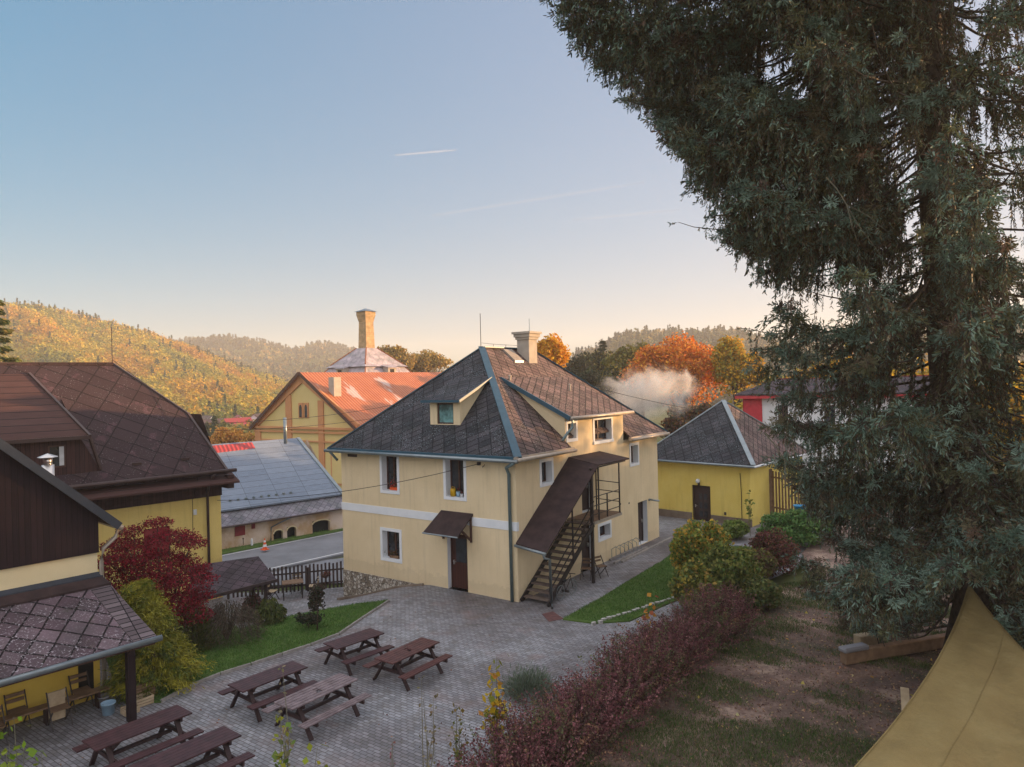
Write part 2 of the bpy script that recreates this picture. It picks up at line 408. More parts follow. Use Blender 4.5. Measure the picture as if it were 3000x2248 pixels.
M['brown_sheet'] = m_boards('brown_sheet_courses', (0.075, 0.036, 0.032), (0.090, 0.044, 0.039), 0.46, (0.02, 0.012, 0.012), 'h', 0.5, 30, 0.022)
M['brown_metal'] = m_plain('brown_painted_metal', (0.055, 0.032, 0.030), 0.4)
M['brown_felt'] = m_noise('brown_roofing_felt', (0.028, 0.017, 0.018), (0.055, 0.033, 0.033), 2.2, 0.85, 0.5, 0.01, 90)
M['navy'] = m_plain('dark_blue_metal', (0.035, 0.042, 0.058), 0.4)
M['teal'] = m_plain('teal_painted_metal', (0.030, 0.085, 0.125), 0.42)
M['gutter'] = m_plain('grey_zinc_gutter', (0.24, 0.28, 0.30), 0.35, 0.6)
M['zinc_warm'] = m_plain('aged_zinc', (0.42, 0.36, 0.30), 0.4, 0.3)
M['downpipe'] = m_plain('green_grey_downpipe', (0.14, 0.20, 0.21), 0.4, 0.3)
M['red_roof'] = m_wave('red_corrugated_roof', (0.40, 0.105, 0.028), (0.47, 0.150, 0.050), 0.42, (0.52, 0.38, 0.33), (0.60, 0.64))
M['red_sheet'] = m_wave('red_roof_sheet', (0.36, 0.03, 0.03), (0.42, 0.045, 0.04), 0.3)
M['grey_sheet'] = m_boards('grey_sheet_courses', (0.20, 0.245, 0.32), (0.25, 0.30, 0.38), 0.55, (0.10, 0.12, 0.15), 'h', 0.5, 2.2, 0.014)
M['pale_slate'] = m_slate('pale_kiln_tiles', (0.22, 0.21, 0.22), (0.32, 0.30, 0.30), (0.2, 0.18, 0.18), 0.7, 45, 0.1)
M['boards_dark'] = m_boards('dark_stained_boards', (0.020, 0.011, 0.014), (0.030, 0.016, 0.019), 0.13)
M['boards_brown'] = m_boards('brown_stained_boards', (0.050, 0.026, 0.026), (0.075, 0.036, 0.034), 0.15)
M['wood_brown'] = m_boards('brown_timber', (0.085, 0.045, 0.035), (0.12, 0.062, 0.048), 0.4)
M['wood_table'] = m_noise('stained_table_timber', (0.036, 0.016, 0.019), (0.072, 0.030, 0.034), 5, 0.5, 0.3, 0.004, 60)
M['wood_red'] = m_noise('red_stained_timber', (0.065, 0.026, 0.025), (0.110, 0.044, 0.040), 5, 0.5, 0.3, 0.004, 60)
M['wood_grey'] = m_noise('weathered_pale_timber', (0.13, 0.095, 0.10), (0.23, 0.18, 0.19), 6, 0.6, 0.3, 0.004, 60)
M['wood_pale'] = m_noise('pale_raw_timber', (0.36, 0.27, 0.17), (0.50, 0.39, 0.26), 4, 0.8, 0.3, 0.005, 50)
M['wood_mid'] = m_noise('mid_brown_timber', (0.15, 0.09, 0.055), (0.24, 0.15, 0.09), 4, 0.7, 0.3, 0.005, 50)
M['fence'] = m_noise('dark_fence_timber', (0.035, 0.024, 0.024), (0.065, 0.044, 0.042), 4, 0.8, 0.2, 0.004, 50)
M['steel_dark'] = m_plain('dark_painted_steel', (0.030, 0.022, 0.022), 0.45)
M['door_brown'] = m_boards('brown_door_boards', (0.075, 0.026, 0.020), (0.09, 0.032, 0.025), 0.14, (0.02, 0.01, 0.008))
M['door_dark'] = m_plain('dark_brown_door', (0.040, 0.022, 0.020), 0.5)
M['sash'] = m_plain('brown_window_sash', (0.070, 0.030, 0.022), 0.5)
M['glass'] = m_glass('window_glass')
M['glass_teal'] = m_glass('patterned_blind', (0.07, 0.14, 0.14))
M['curtain'] = m_plain('white_curtain', (0.55, 0.56, 0.58), 0.9)
M['stone'] = m_stones('fieldstone')
M['plinth'] = m_noise('brown_plinth_render', (0.16, 0.12, 0.09), (0.24, 0.19, 0.15), 1.5, 0.9, 0.4, 0.01, 40)
M['chimney'] = m_noise('grey_chimney_render', (0.36, 0.32, 0.27), (0.44, 0.39, 0.33), 2.0, 0.9, 0.4, 0.01, 40)
M['brick_chimney'] = m_slate('ochre_chimney_brick', (0.27, 0.195, 0.10), (0.34, 0.25, 0.13), (0.25, 0.18, 0.08), 0.3, 0, 0.1)
M['bright_metal'] = m_plain('stainless_steel', (0.62, 0.60, 0.58), 0.28, 0.9)
M['black'] = m_plain('black_rubber', (0.018, 0.018, 0.02), 0.6)
M['dark_gap'] = m_plain('dark_interior', (0.010, 0.009, 0.009), 0.9)
M['red_paint'] = m_plain('dark_red_paint', (0.24, 0.022, 0.028), 0.55)
M['red_bright'] = m_plain('bright_red_paint', (0.50, 0.035, 0.05), 0.6)
def m_cloth():
    m, nt, b = newmat('tan_sail_cloth'); o = coords(nt, 'Object')
    col = ramp(nt, noise(nt, o, 1.1, 7, .65), [(0.3, (.25, .175, .062)), (0.5, (.315, .23, .085)), (0.7, (.38, .29, .12))])
    w1 = noise(nt, coords(nt, 'Object', (1, 30, 30)), 9, 2); w2 = noise(nt, coords(nt, 'Object', (30, 1, 30)), 9, 2)
    col = mix(nt, ramp(nt, w1, [(0.35, .45), (0.6, 0.0)]), col, (.14, .095, .035)); col = mix(nt, ramp(nt, w2, [(0.35, .45), (0.6, 0.0)]), col, (.36, .27, .12))
    nt.links.new(col, b.inputs['Base Color']); b.inputs['Roughness'].default_value = .85
    pb = bump(nt, b, w1, .4, .01); bump(nt, b, noise(nt, coords(nt, 'Object', (1, 1, .4), R(20)), 2.2, 4, .55), .6, .12, pb)
    t = nt.nodes.new('ShaderNodeBsdfTranslucent'); nt.links.new(col, t.inputs[0]); x = nt.nodes.new('ShaderNodeMixShader'); x.inputs[0].default_value = .25
    nt.links.new(b.outputs[0], x.inputs[1]); nt.links.new(t.outputs[0], x.inputs[2]); nt.links.new(x.outputs[0], nt.nodes['Material Output'].inputs[0]); return m
M['cloth_tan'] = m_cloth()
M['bark'] = m_noise('brown_bark', (0.045, 0.032, 0.025), (0.105, 0.078, 0.060), 7, 0.9, 0.9, 0.03, 14)
M['bark_grey'] = m_noise('grey_twig_bark', (0.13, 0.12, 0.09), (0.21, 0.20, 0.15), 7, 0.9, 0.4, 0.01, 30)
M['yellow_plastic'] = m_plain('yellow_plastic', (0.62, 0.36, 0.01), 0.35)
M['blue_plastic'] = m_plain('pale_blue_plastic', (0.30, 0.46, 0.60), 0.4)
M['blue_tub'] = m_plain('bright_blue_plastic', (0.02, 0.22, 0.42), 0.4)
M['white_plastic'] = m_plain('white_plastic', (0.70, 0.72, 0.74), 0.4)
M['grey_plastic'] = m_plain('grey_plastic', (0.22, 0.22, 0.24), 0.5)
M['orange_plastic'] = m_plain('orange_plastic', (0.72, 0.10, 0.02), 0.5)
M['cable'] = m_plain('black_cable', (0.012, 0.012, 0.014), 0.6)
M['leaf'] = m_leaf('leaves', 0.35)
M['needle'] = m_leaf('needles', 0.12, 0.55)
M['far_leaf'] = m_leaf('far_foliage', 0.25, 0.8)

# ground materials
def m_paving():
    m, nt, b = newmat('concrete_pavers'); v = coords(nt, 'Object', rot=R(36))
    k = brick(nt, v, 0.21, 0.105, 0.010, (0.165, 0.168, 0.182), (0.285, 0.285, 0.305), (0.085, 0.078, 0.075), 0.5)
    v2 = coords(nt, 'Object')
    tint = ramp(nt, noise(nt, v2, 0.22, 6, .62), [(0.34, (0.58, 0.50, 0.48)), (0.48, (0.92, 0.90, 0.92)), (0.64, (1.35, 1.38, 1.40))])
    col = mix(nt, 1.0, k.outputs['Color'], tint, 'MULTIPLY')
    dirt = ramp(nt, noise(nt, v2, 2.1, 6, .7), [(0.50, 0.0), (0.72, 0.75)])
    col = mix(nt, dirt, col, (0.11, 0.095, 0.080))
    pk = ramp(nt, noise(nt, v2, 0.75, 3), [(0.56, 0.0), (0.72, 0.45)])
    col = mix(nt, pk, col, (0.23, 0.155, 0.145))
    nt.links.new(col, b.inputs['Base Color']); b.inputs['Roughness'].default_value = 0.75
    inv = nt.nodes.new('ShaderNodeMath'); inv.operation = 'SUBTRACT'; inv.inputs[0].default_value = 1.0
    nt.links.new(k.outputs['Fac'], inv.inputs[1]); bump(nt, b, inv.outputs[0], 0.7, 0.01)
    return m
M['paving'] = m_paving()
M['grass'] = m_noise('lawn_soil', (0.055, 0.10, 0.018), (0.10, 0.17, 0.035), 2.0, 0.9, 0.6, 0.03, 30, coord='Object')
def m_soil():
    m, nt, b = newmat('bare_soil'); v = coords(nt, 'Object')
    n1 = noise(nt, v, 0.55, 7, 0.65)
    col = ramp(nt, n1, [(0.34, (0.06, 0.062, 0.030)), (0.44, (0.115, 0.078, 0.058)), (0.53, (0.17, 0.105, 0.085)), (0.63, (0.36, 0.26, 0.20))])
    n2 = noise(nt, v, 9, 6, 0.75)
    col = mix(nt, ramp(nt, n2, [(0.35, 0.75), (0.52, 0.0)]), col, (0.085, 0.048, 0.040))
    col = mix(nt, ramp(nt, noise(nt, v, 22, 4, 0.7), [(0.58, 0.0), (0.68, 0.7)]), col, (0.44, 0.32, 0.24))
    nt.links.new(col, b.inputs['Base Color']); b.inputs['Roughness'].default_value = 0.95
    bump(nt, b, n2, 0.8, 0.05); return m
M['soil'] = m_soil()
M['asphalt'] = m_noise('road_asphalt', (0.15, 0.155, 0.17), (0.20, 0.205, 0.225), 0.6, 0.85, 0.4, 0.01, 80)
M['paint'] = m_plain('road_marking', (0.62, 0.62, 0.62), 0.7)
M['kerb'] = m_noise('kerb_stone', (0.22, 0.20, 0.19), (0.32, 0.30, 0.28), 5, 0.9, 0.4, 0.01, 40)
M['field'] = m_noise('far_meadow', (0.050, 0.075, 0.020), (0.10, 0.10, 0.030), 0.03, 0.95, 0, 0)
M['hillside'] = m_noise('wooded_hillside', (0.035, 0.040, 0.016), (0.10, 0.07, 0.022), 0.05, 0.95, 0, 0)
# ---------------------------------------------------------------- the ground
def sheet(name, poly, off, mat, res=0.6, kind='structure', hole=None, thick=0.0):
    """flat-lying sheet that follows the ground, clipped to a polygon"""
    poly = [Vector((p[0], p[1])) for p in poly]
    xs = [p.x for p in poly]; ys = [p.y for p in poly]
    def inside(x, y):
        c = False; j = len(poly) - 1
        for i in range(len(poly)):
            a, b = poly[i], poly[j]
            if (a.y > y) != (b.y > y) and x < (b.x - a.x) * (y - a.y) / (b.y - a.y) + a.x: c = not c
            j = i
        return c
    edge = []
    for i in range(len(poly)):
        a = poly[i]; b = poly[(i + 1) % len(poly)]; n = max(1, int((b - a).length / res))
        edge += [a.lerp(b, k / n) for k in range(n)]
    ne = len(edge); pts = list(edge)
    x = math.floor(min(xs) / res) * res
    while x < max(xs):
        y = math.floor(min(ys) / res) * res
        while y < max(ys):
            if inside(x, y): pts.append(Vector((x, y)))
            y += res
        x += res
    r = delaunay_2d_cdt(pts, [(i, (i + 1) % ne) for i in range(ne)], [], 1, 1e-4)
    vs = [(p.x, p.y, ground_h(p.x, p.y) + off) for p in r[0]]
    mb = MB(); mb.v = [Vector(v) for v in vs]; mb.f = [list(f) for f in r[2]]; mb.m = [0] * len(mb.f)
    if thick:
        n0 = len(mb.v)
        ev = [Vector((p.x, p.y, ground_h(p.x, p.y) + off)) for p in edge]
        for i in range(ne):
            a, b = ev[i], ev[(i + 1) % ne]; k = len(mb.v)
            mb.v += [a, b, b - Vector((0, 0, thick)), a - Vector((0, 0, thick))]; mb.f.append([k, k + 1, k + 2, k + 3]); mb.m.append(0)
    o = mb.build(name, mat)
    if kind: tag(o, kind=kind)
    return o

def build_ground():
    xs = [-1090, -800, -400, -200, -120, -80, -60] + [-50 + 2 * i for i in range(51)] + [60, 80, 120, 200, 400, 800, 1090]
    ys = [-290, -100, -40, -10] + [2 * i for i in range(41)] + [90, 100, 110, 120, 130, 140, 160, 180, 200, 250, 300, 400, 600, 900, 1390]
    mb = MB()
    for y in ys:
        for x in xs:
            low = 0.35 if (-26 < x < 40 and -2 < y < 33) else 0.0
            mb.v.append(Vector((x, y, ground_h(x, y) - low - 0.01)))
    nx = len(xs)
    for j in range(len(ys) - 1):
        for i in range(nx - 1):
            mb.f.append([j * nx + i, j * nx + i + 1, (j + 1) * nx + i + 1, (j + 1) * nx + i]); mb.m.append(0)
    tag(mb.build('ground', M['field']), kind='structure')
build_ground()
G = lambda px, py, z=0.0: tuple(atz(px, py, z)[:2])
sheet('paving', [(-24, 6), (3.5, 6), (3.6, 20), (5.0, 22), (9.0, 27), (12, 30), (15.5, 36.5), (15, 44), (6.0, 44), (4, 36), (-5, 33.6), (-12, 32.6), (-24, 33.0)], 0.0, M['paving'], 0.5)
lawn_l = [G(1141, 1762), G(1060, 1815), G(993, 1861), G(910, 1893), G(826, 1920), G(735, 1950), G(645, 1978), G(560, 2012), G(470, 2060), G(380, 2060), G(330, 1990), (-13.3, 22.5), (-14.0, 26.6), (-11.2, 26.2), G(700, 1846), G(780, 1825), G(860, 1806), G(952, 1789), G(1050, 1772)]
sheet('lawn', lawn_l, 0.05, M['grass'], 0.5, thick=0.12)
lawn_r = [G(1649, 1817), G(1760, 1755), G(1850, 1700), G(1947, 1642), G(2010, 1590), (9.6, 34.0), (11.0, 33.5), G(2200, 1680), G(2080, 1730), G(1965, 1768), G(1845, 1822), G(1740, 1829)]
sheet('lawn', lawn_r, 0.05, M['grass'], 0.5, thick=0.12)
soil = [(-1.5, 6), (-1.2, 13.6), G(1560, 2130), G(1760, 1990), G(1905, 1880), G(2040, 1790), G(2130, 1745), (11.5, 27), (13, 32), (17.0, 38), (22, 42), (40, 42), (40, 6)]
sheet('garden_soil', soil, 0.07, M['soil'], 0.6, thick=0.15)
# road behind the picket fence, pavement and verge beyond
ro, ra = Vector((-17.0, 41.0)), 43.0
def road_pt(s, t):
    d = dirv(ra); n = Vector((-d.y, d.x)); p = ro + Vector((d.x, d.y)) * s + n * t; return (p.x, p.y)
def strip(name, t0, t1, off, mat, s0=-24, s1=60, **k): return sheet(name, [road_pt(s0, t0), road_pt(s1, t0), road_pt(s1, t1), road_pt(s0, t1)], off, mat, 1.2, **k)
road_near, road_far = -1.6, 4.6
strip('road', road_near, road_far, 0.16, M['asphalt'], thick=0.3)
strip('road_marking', road_near + 0.25, road_near + 0.40, 0.175, M['paint'])
strip('road_marking', road_far - 0.35, road_far - 0.22, 0.175, M['paint'])
strip('pavement', road_far + 1.25, road_far + 2.15, 0.30, M['asphalt'], thick=0.2)
strip('verge', road_far, road_far + 1.2, 0.24, M['grass'], thick=0.15)
strip('verge', road_far + 2.15, road_far + 4.4, 0.32, M['grass'], thick=0.15)

# ---------------------------------------------------------------- building helpers
def wall(mb, P, w, zb, zt, ops=(), rev=0.22, m=0, mr=None):
    """P(a, depth, z); openings (a0, a1, z0, z1) with reveals"""
    mr = m if mr is None else mr
    A = sorted({w[0], w[1]} | {o[0] for o in ops} | {o[1] for o in ops})
    Z = sorted({zb, zt} | {o[2] for o in ops} | {o[3] for o in ops})
    for i in range(len(A) - 1):
        for j in range(len(Z) - 1):
            ca, cz = (A[i] + A[i + 1]) / 2, (Z[j] + Z[j + 1]) / 2
            if any(o[0] < ca < o[1] and o[2] < cz < o[3] for o in ops): continue
            mb.face([P(A[i], 0, Z[j]), P(A[i + 1], 0, Z[j]), P(A[i + 1], 0, Z[j + 1]), P(A[i], 0, Z[j + 1])], m)
    for a0, a1, z0, z1 in ops:
        for q in ([(a0, z0), (a1, z0)], [(a1, z0), (a1, z1)], [(a1, z1), (a0, z1)], [(a0, z1), (a0, z0)]):
            (p0, q0), (p1, q1) = q
            mb.face([P(p0, 0, q0), P(p1, 0, q1), P(p1, rev, q1), P(p0, rev, q0)], mr)
def window(root, P, a0, a1, z0, z1, trim=0.13, rev=0.2, sash='sash', bars=1, glass='glass', trim_mat='white', sill=0.0, label=None):
    """trim round the opening (proud of the wall), sash set in the reveal, pane behind"""
    out = None
    if trim:
        t = MB(); e = 0.025
        t.box(P, (a0 - trim, a1 + trim), (-e, 0.004), (z1, z1 + trim)); t.box(P, (a0 - trim, a1 + trim), (-e - sill, 0.004), (z0 - trim, z0))
        t.box(P, (a0 - trim, a0), (-e, 0.004), (z0, z1)); t.box(P, (a1, a1 + trim), (-e, 0.004), (z0, z1))
        out = t.build('window', M[trim_mat], root)
    s = MB(); w = 0.06; d0, d1 = rev - 0.05, rev
    s.box(P, (a0, a1), (d0, d1), (z0, z0 + w)); s.box(P, (a0, a1), (d0, d1), (z1 - w, z1))
    s.box(P, (a0, a0 + w), (d0, d1), (z0 + w, z1 - w)); s.box(P, (a1 - w, a1), (d0, d1), (z0 + w, z1 - w))
    for k in range(1, bars + 1):
        c = a0 + (a1 - a0) * k / (bars + 1); s.box(P, (c - w * .6, c + w * .6), (d0 - 0.01, d1 - 0.002), (z0 + w, z1 - w))
    if out is None: out = s.build('window', M[sash], root)
    else: s.build('sash', M[sash], out)
    g = MB().face([P(a0 + .01, d1 - 0.015, z0 + .01), P(a1 - .01, d1 - 0.015, z0 + .01), P(a1 - .01, d1 - 0.015, z1 - .01), P(a0 + .01, d1 - 0.015, z1 - .01)])
    g.build('pane', M[glass], out)
    if label: out['label'] = label
    return out
def door(root, P, a0, a1, z0, z1, rev=0.28, mat='door_brown', glass=None, label=None):
    d = MB(); d.box(P, (a0 + .07, a1 - .07), (rev - .05, rev), (z0 + .02, z1 - .07))
    o = d.build('door', M[mat], root)
    f = MB(); f.box(P, (a0, a0 + .07), (rev - .08, rev), (z0, z1)); f.box(P, (a1 - .07, a1), (rev - .08, rev), (z0, z1)); f.box(P, (a0 + .07, a1 - .07), (rev - .08, rev), (z1 - .07, z1))
    f.build('frame', M[mat], o)
    if glass:
        for g0, g1, h0, h1 in glass:
            MB().box(P, (g0, g1), (rev - .062, rev - .045), (h0, h1)).build('pane', M['glass'], o)
    h = MB().box(P, (a1 - .19, a1 - .15), (rev - .11, rev - .05), (z0 + .95, z0 + 1.12)).box(P, (a1 - .30, a1 - .15), (rev - .13, rev - .11), (z0 + 1.05, z0 + 1.08))
    h.build('handle', M['bright_metal'], o)
    if label: o['label'] = label
    return o
def gutter_run(name, pts, r, mat, parent, brackets=True):
    return MB().tube(pts, r, 8).build(name, M[mat], parent, smooth=True)
def roof_plane(mb, pts, t=0.10, m=0): mb.slab(pts, t, m)

# ---------------------------------------------------------------- the main house
HC = (0.05, 26.02, 0.0); HU, HV = -54.4, 35.5
Hs = Frame(HC, HU, HV)
house = empty('house', HC, 'two-storey cream house with grey slate hipped roof, white string course and covered outside stair', 'house')
PL = lambda a, d, z: Hs(a, d, z)          # left facade: a along u, depth along v
PR = lambda a, d, z: Hs(d, a, z)          # right facade: a along v, depth along u
def build_house():
    L, W, T = 9.6, 12.7, 5.3
    lo = [(6.11, 7.00, 3.68, 5.14), (2.48, 3.40, 3.68, 5.14), (6.06, 7.07, 0.79, 1.95), (2.40, 3.42, 0.0, 2.22)]
    ro_ = [(1.74, 2.48, 4.16, 4.99), (9.60, 10.38, 4.09, 4.96), (10.26, 11.32, 0.04, 2.12), (6.30, 7.30, 1.12, 1.66), (4.84, 5.84, 2.50, 4.55), (4.72, 5.62, 0.0, 1.98)]
    w = MB()
    wall(w, PL, (0, L), -1.8, T, lo, rev=.34, mr=1); wall(w, PR, (0, W), -0.5, 5.2, ro_, rev=.36, mr=1)
    up = [(3.80, 4.46, 5.74, 6.38), (6.06, 7.66, 5.46, 6.40)]
    wall(w, PR, (3.6, 8.87), 5.2, 6.66, up, rev=.36, mr=1)
    wall(w, PR, (0, 3.6), 5.2, 5.3); wall(w, PR, (8.87, W), 5.2, 5.3)
    for pts in ([Hs(L, 0, -2), Hs(L, W, -2), Hs(L, W, T), Hs(L, 0, T)], [Hs(0, W, -1), Hs(L, W, -1), Hs(L, W, T), Hs(0, W, T)]): w.face(pts)
    zr = lambda u: 5.4 + (u + .4) * 4.4 / 5.2
    for v in (3.6, 8.87):
        w.face([Hs(0, v, 5.5), Hs(0, v, 6.66), Hs(3.0, v, 8.2), Hs(3.0, v, zr(3.0) - .1)])
    # front dormer cheeks and face
    zf = lambda v: 5.4 + (v + .4) * 4.4 / 4.7
    du0, du1, dv = 3.22, 4.84, 0.74
    wall(w, lambda a, d, z: Hs(a, dv + d, z), (du0, du1), zf(dv) - .05, 7.47, [(3.57, 4.46, 6.50, 7.36)], 0.12)
    for u in (du0, du1): w.face([Hs(u, dv, zf(dv) - .1), Hs(u, dv, 7.48), Hs(u, 2.55, 8.16)])
    w.build('wall', [M['stucco'], M['white']], house)
    MB().box(Hs, (0.0, L + .02), (-0.025, 0.004), (2.63, 2.96)).box(Hs, (-0.025, 0.004), (-0.025, 0.10), (2.63, 2.96)).build('string_course', M['white'], house)
    p = MB(); p.box(Hs, (3.6, L + .03), (-0.03, 0.2), (-1.9, -0.06)); p.build('stone_plinth', M['stone'], house)
    # roof
    r = MB()
    e, ze, zt = 0.4, 5.4, 9.8
    A, B, Cc, D = Hs(-e, -e, ze), Hs(L + e, -e, ze), Hs(L + e, W + e, ze), Hs(-e, W + e, ze)
    r1, r2 = Hs(4.8, 4.3, zt), Hs(4.8, 8.4, zt)
    r.slab([A, B, r1], .08, 0)
    r.slab([B, Cc, r2, r1], .08, 0)
    r.slab([Cc, D, r2], .08, 0)
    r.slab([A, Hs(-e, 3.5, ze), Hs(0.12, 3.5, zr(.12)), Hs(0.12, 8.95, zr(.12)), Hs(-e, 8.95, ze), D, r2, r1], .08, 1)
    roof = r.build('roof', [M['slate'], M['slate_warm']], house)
    s = MB(); s.slab([Hs(-.34, 3.42, 6.70), Hs(3.1, 3.42, 8.38), Hs(3.1, 9.05, 8.38), Hs(-.34, 9.05, 6.70)], .10)
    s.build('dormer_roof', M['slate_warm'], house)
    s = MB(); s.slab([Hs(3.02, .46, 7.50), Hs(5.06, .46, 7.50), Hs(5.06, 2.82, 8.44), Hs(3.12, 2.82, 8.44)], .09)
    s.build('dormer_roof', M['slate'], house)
    # small rear-left dormer whose roof edge shows past the left hip
    s = MB(); s.slab([Hs(10.0, 3.6, 7.15), Hs(10.0, 5.9, 7.15), Hs(6.6, 5.9, 8.30), Hs(6.6, 3.6, 8.30)], .10)
    s.build('dormer_roof', M['teal'], house)
    MB().box(Hs, (8.0, 9.75), (3.8, 5.7), (5.5, 7.0)).build('dormer_wall', M['stucco'], house)
    # hip and ridge flashing
    f = MB()
    def cap(p, q, w=.16, h=.05): f.bar(p + Vector((0, 0, .02)), q + Vector((0, 0, .02)), w, h)
    cap(A, r1, .30, .06); cap(B, r1, .2); cap(D, r2, .22); cap(Cc, r2); cap(r1, r2, .2)
    f.build('hip_flashing', M['teal'], roof)
    t = MB(); t.box(Hs, (-e - .02, L + e + .02), (-e - .05, -e + .22), (5.27, 5.43)); t.build('fascia', M['teal'], roof)
    t = MB().tube([Hs(-e - .05, -e - .10, 5.27), Hs(L + e + .1, -e - .10, 5.30)], .07, 8); t.build('gutter', M['gutter'], roof, True)
    for a, b, z, n in ((-e - .1, 3.62, 5.32, 0), (8.85, W + e, 5.32, 0)):
        MB().tube([Hs(-e - .09, a, z), Hs(-e - .09, b, z)], .075, 8).build('gutter', M['zinc_warm'], roof, True)
        MB().box(Hs, (-e - .02, -e + .12), (a, b), (5.27, 5.44)).build('fascia', M['zinc_warm'], roof)
    MB().tube([Hs(-.43, 3.4, 6.62), Hs(-.43, 9.1, 6.62)], .075, 8).build('gutter', M['zinc_warm'], roof, True)
    MB().bar(Hs(-.36, 3.40, 6.62), Hs(3.1, 3.40, 8.32), .06, .18).build('verge_board', M['teal'], roof)
    MB().bar(Hs(3.00, .44, 7.44), Hs(3.08, 2.75, 8.36), .05, .11).bar(Hs(3.0, .44, 7.44), Hs(5.08, .44, 7.44), .05, .1).build('verge_board', M['teal'], roof)
    # downpipes
    MB().tube([Hs(-.30, -e - .10, 5.22), Hs(.2, -.30, 5.0), Hs(.22, -.12, 4.75), Hs(.22, -.10, 0.02)], .065, 8).build('downpipe', M['downpipe'], house, True)
    MB().tube([Hs(-.43, 3.5, 6.55), Hs(-.40, 3.5, 6.25), Hs(-.30, 3.15, 5.95), Hs(-.25, 2.95, 5.75)], .06, 8).build('downpipe', M['downpipe'], house, True)
    MB().tube([Hs(L + .15, -e - .1, 5.25), Hs(L + .15, -.25, 5.0), Hs(L + .12, -.12, 4.85)], .06, 8).build('downpipe', M['downpipe'], house, True)
    # windows and doors
    W1 = window(house, PL, 6.11, 7.00, 3.68, 5.14, rev=.32, label='tall window with red flowers on its sill'); W2 = window(house, PL, 2.48, 3.40, 3.68, 5.14, rev=.32, label='tall window with a yellow watering can on its sill')
    window(house, PL, 6.06, 7.07, .79, 1.95, rev=.32); window(house, PR, 1.74, 2.48, 4.16, 4.99, rev=.32); window(house, PR, 9.60, 10.38, 4.09, 4.96, rev=.32, bars=0)
    window(house, PR, 6.30, 7.30, 1.12, 1.66, rev=.32, bars=0); window(house, PR, 3.80, 4.46, 5.74, 6.38, rev=.32, bars=0); window(house, PR, 6.06, 7.66, 5.46, 6.40, rev=.32, bars=1, sill=.04)
    window(house, lambda a, d, z: Hs(a, dv + d, z), 3.57, 4.46, 6.50, 7.36, trim=0, rev=.1, bars=0, glass='glass_teal', label='small dormer window with patterned blind')
    door(house, PL, 2.40, 3.42, 0.0, 2.22, glass=[(2.62, 3.16, 1.05, 2.0)], label='brown front door with upper glazing under the small canopy')
    door(house, PR, 10.26, 11.32, .04, 2.12, .32, 'door_dark'); door(house, PR, 4.84, 5.84, 2.50, 4.55, .30, 'door_dark', glass=[(5.0, 5.6, 3.5, 4.35)]); door(house, PR, 4.72, 5.62, 0, 1.98, .2, 'door_dark')
    # front canopy
    c = MB().slab([Hs(2.02, -1.02, 2.40), Hs(3.76, -1.02, 2.40), Hs(3.70, 0.0, 3.10), Hs(2.06, 0.0, 3.10)], .07)
    cn = c.build('door_canopy', M['brown_felt'], house)
    for u in (2.16, 3.58):
        k = MB(); k.bar(Hs(u, -.04, 2.95), Hs(u, -.04, 1.98), .09, .08); k.bar(Hs(u, -.08, 2.95), Hs(u, -.92, 2.38), .08, .09); k.bar(Hs(u, -.08, 2.08), Hs(u, -.6, 2.52), .07, .07)
        k.build('bracket', M['wood_brown'], cn)
    MB().tube([Hs(2.0, -1.04, 2.37), Hs(3.78, -1.04, 2.37)], .03, 6).build('edge_trim', M['gutter'], cn)
    # chimney
    k = MB(); k.box(Hs, (3.93, 4.63), (6.9, 7.6), (8.7, 10.22)); k.box(Hs, (3.87, 4.69), (6.84, 7.66), (10.22, 10.34)); k.box(Hs, (3.81, 4.75), (6.78, 7.72), (10.34, 10.50)); k.box(Hs, (3.74, 4.82), (6.71, 7.79), (10.50, 10.60))
    ch = k.build('chimney', M['chimney'], house)
    MB().box(Hs, (3.88, 4.68), (6.85, 7.65), (8.7, 8.86)).build('flashing', M['gutter'], ch)
    MB().tube([Hs(4.15, 7.3, 10.6), Hs(4.15, 7.3, 11.25)], .012, 5).build('lightning_rod', M['gutter'], ch)
    # skylight, rods, vents
    MB().slab([Hs(3.95, 5.75, zr(3.95) + .1), Hs(4.62, 5.75, zr(4.62) + .1), Hs(4.62, 6.45, zr(4.62) + .1), Hs(3.95, 6.45, zr(3.95) + .1)], .1).build('skylight', M['zinc_warm'], roof)
    rod = MB().tube([Hs(4.8, 4.25, 9.8), Hs(4.8, 4.25, 11.35)], .016, 5)
    rod.tube([Hs(4.8, 4.3, 10.0), Hs(4.8, 5.2, 9.97), Hs(4.8, 8.3, 9.96)], .008, 4)
    for v in (5.2, 6.2, 8.2): rod.tube([Hs(4.8, v, 9.8), Hs(4.8, v, 9.97)], .01, 4)
    rod.build('lightning_rod', M['steel_dark'], roof)
    for u, v in ((2.85, 3.75), (1.7, 6.9)):
        z = zr(u) if v < 4 else 6.70 + (u + .34) * .488
        MB().tube([Hs(u, v, z - .05), Hs(u, v, z + .28)], .055, 8).lathe(Hs(u, v, z + .28), [(.075, -.03), (.075, .02), (0.0, .05)], 8).build('roof_vent', M['zinc_warm'], roof)
    # small wall fixtures
    MB().box(Hs, (8.55, 9.15), (-.02, .01), (5.02, 5.14)).build('wall_vent', M['brown_metal'], house)
    b = MB().box(Hs, (1.62, 1.74), (-.10, .0), (5.0, 5.12)); b.tube([Hs(1.5, -.02, 4.98), Hs(1.45, -.12, 4.94), Hs(1.38, -.12, 5.0), Hs(1.4, -.04, 5.04)], .012, 5); b.build('cable_bracket', M['steel_dark'], house)
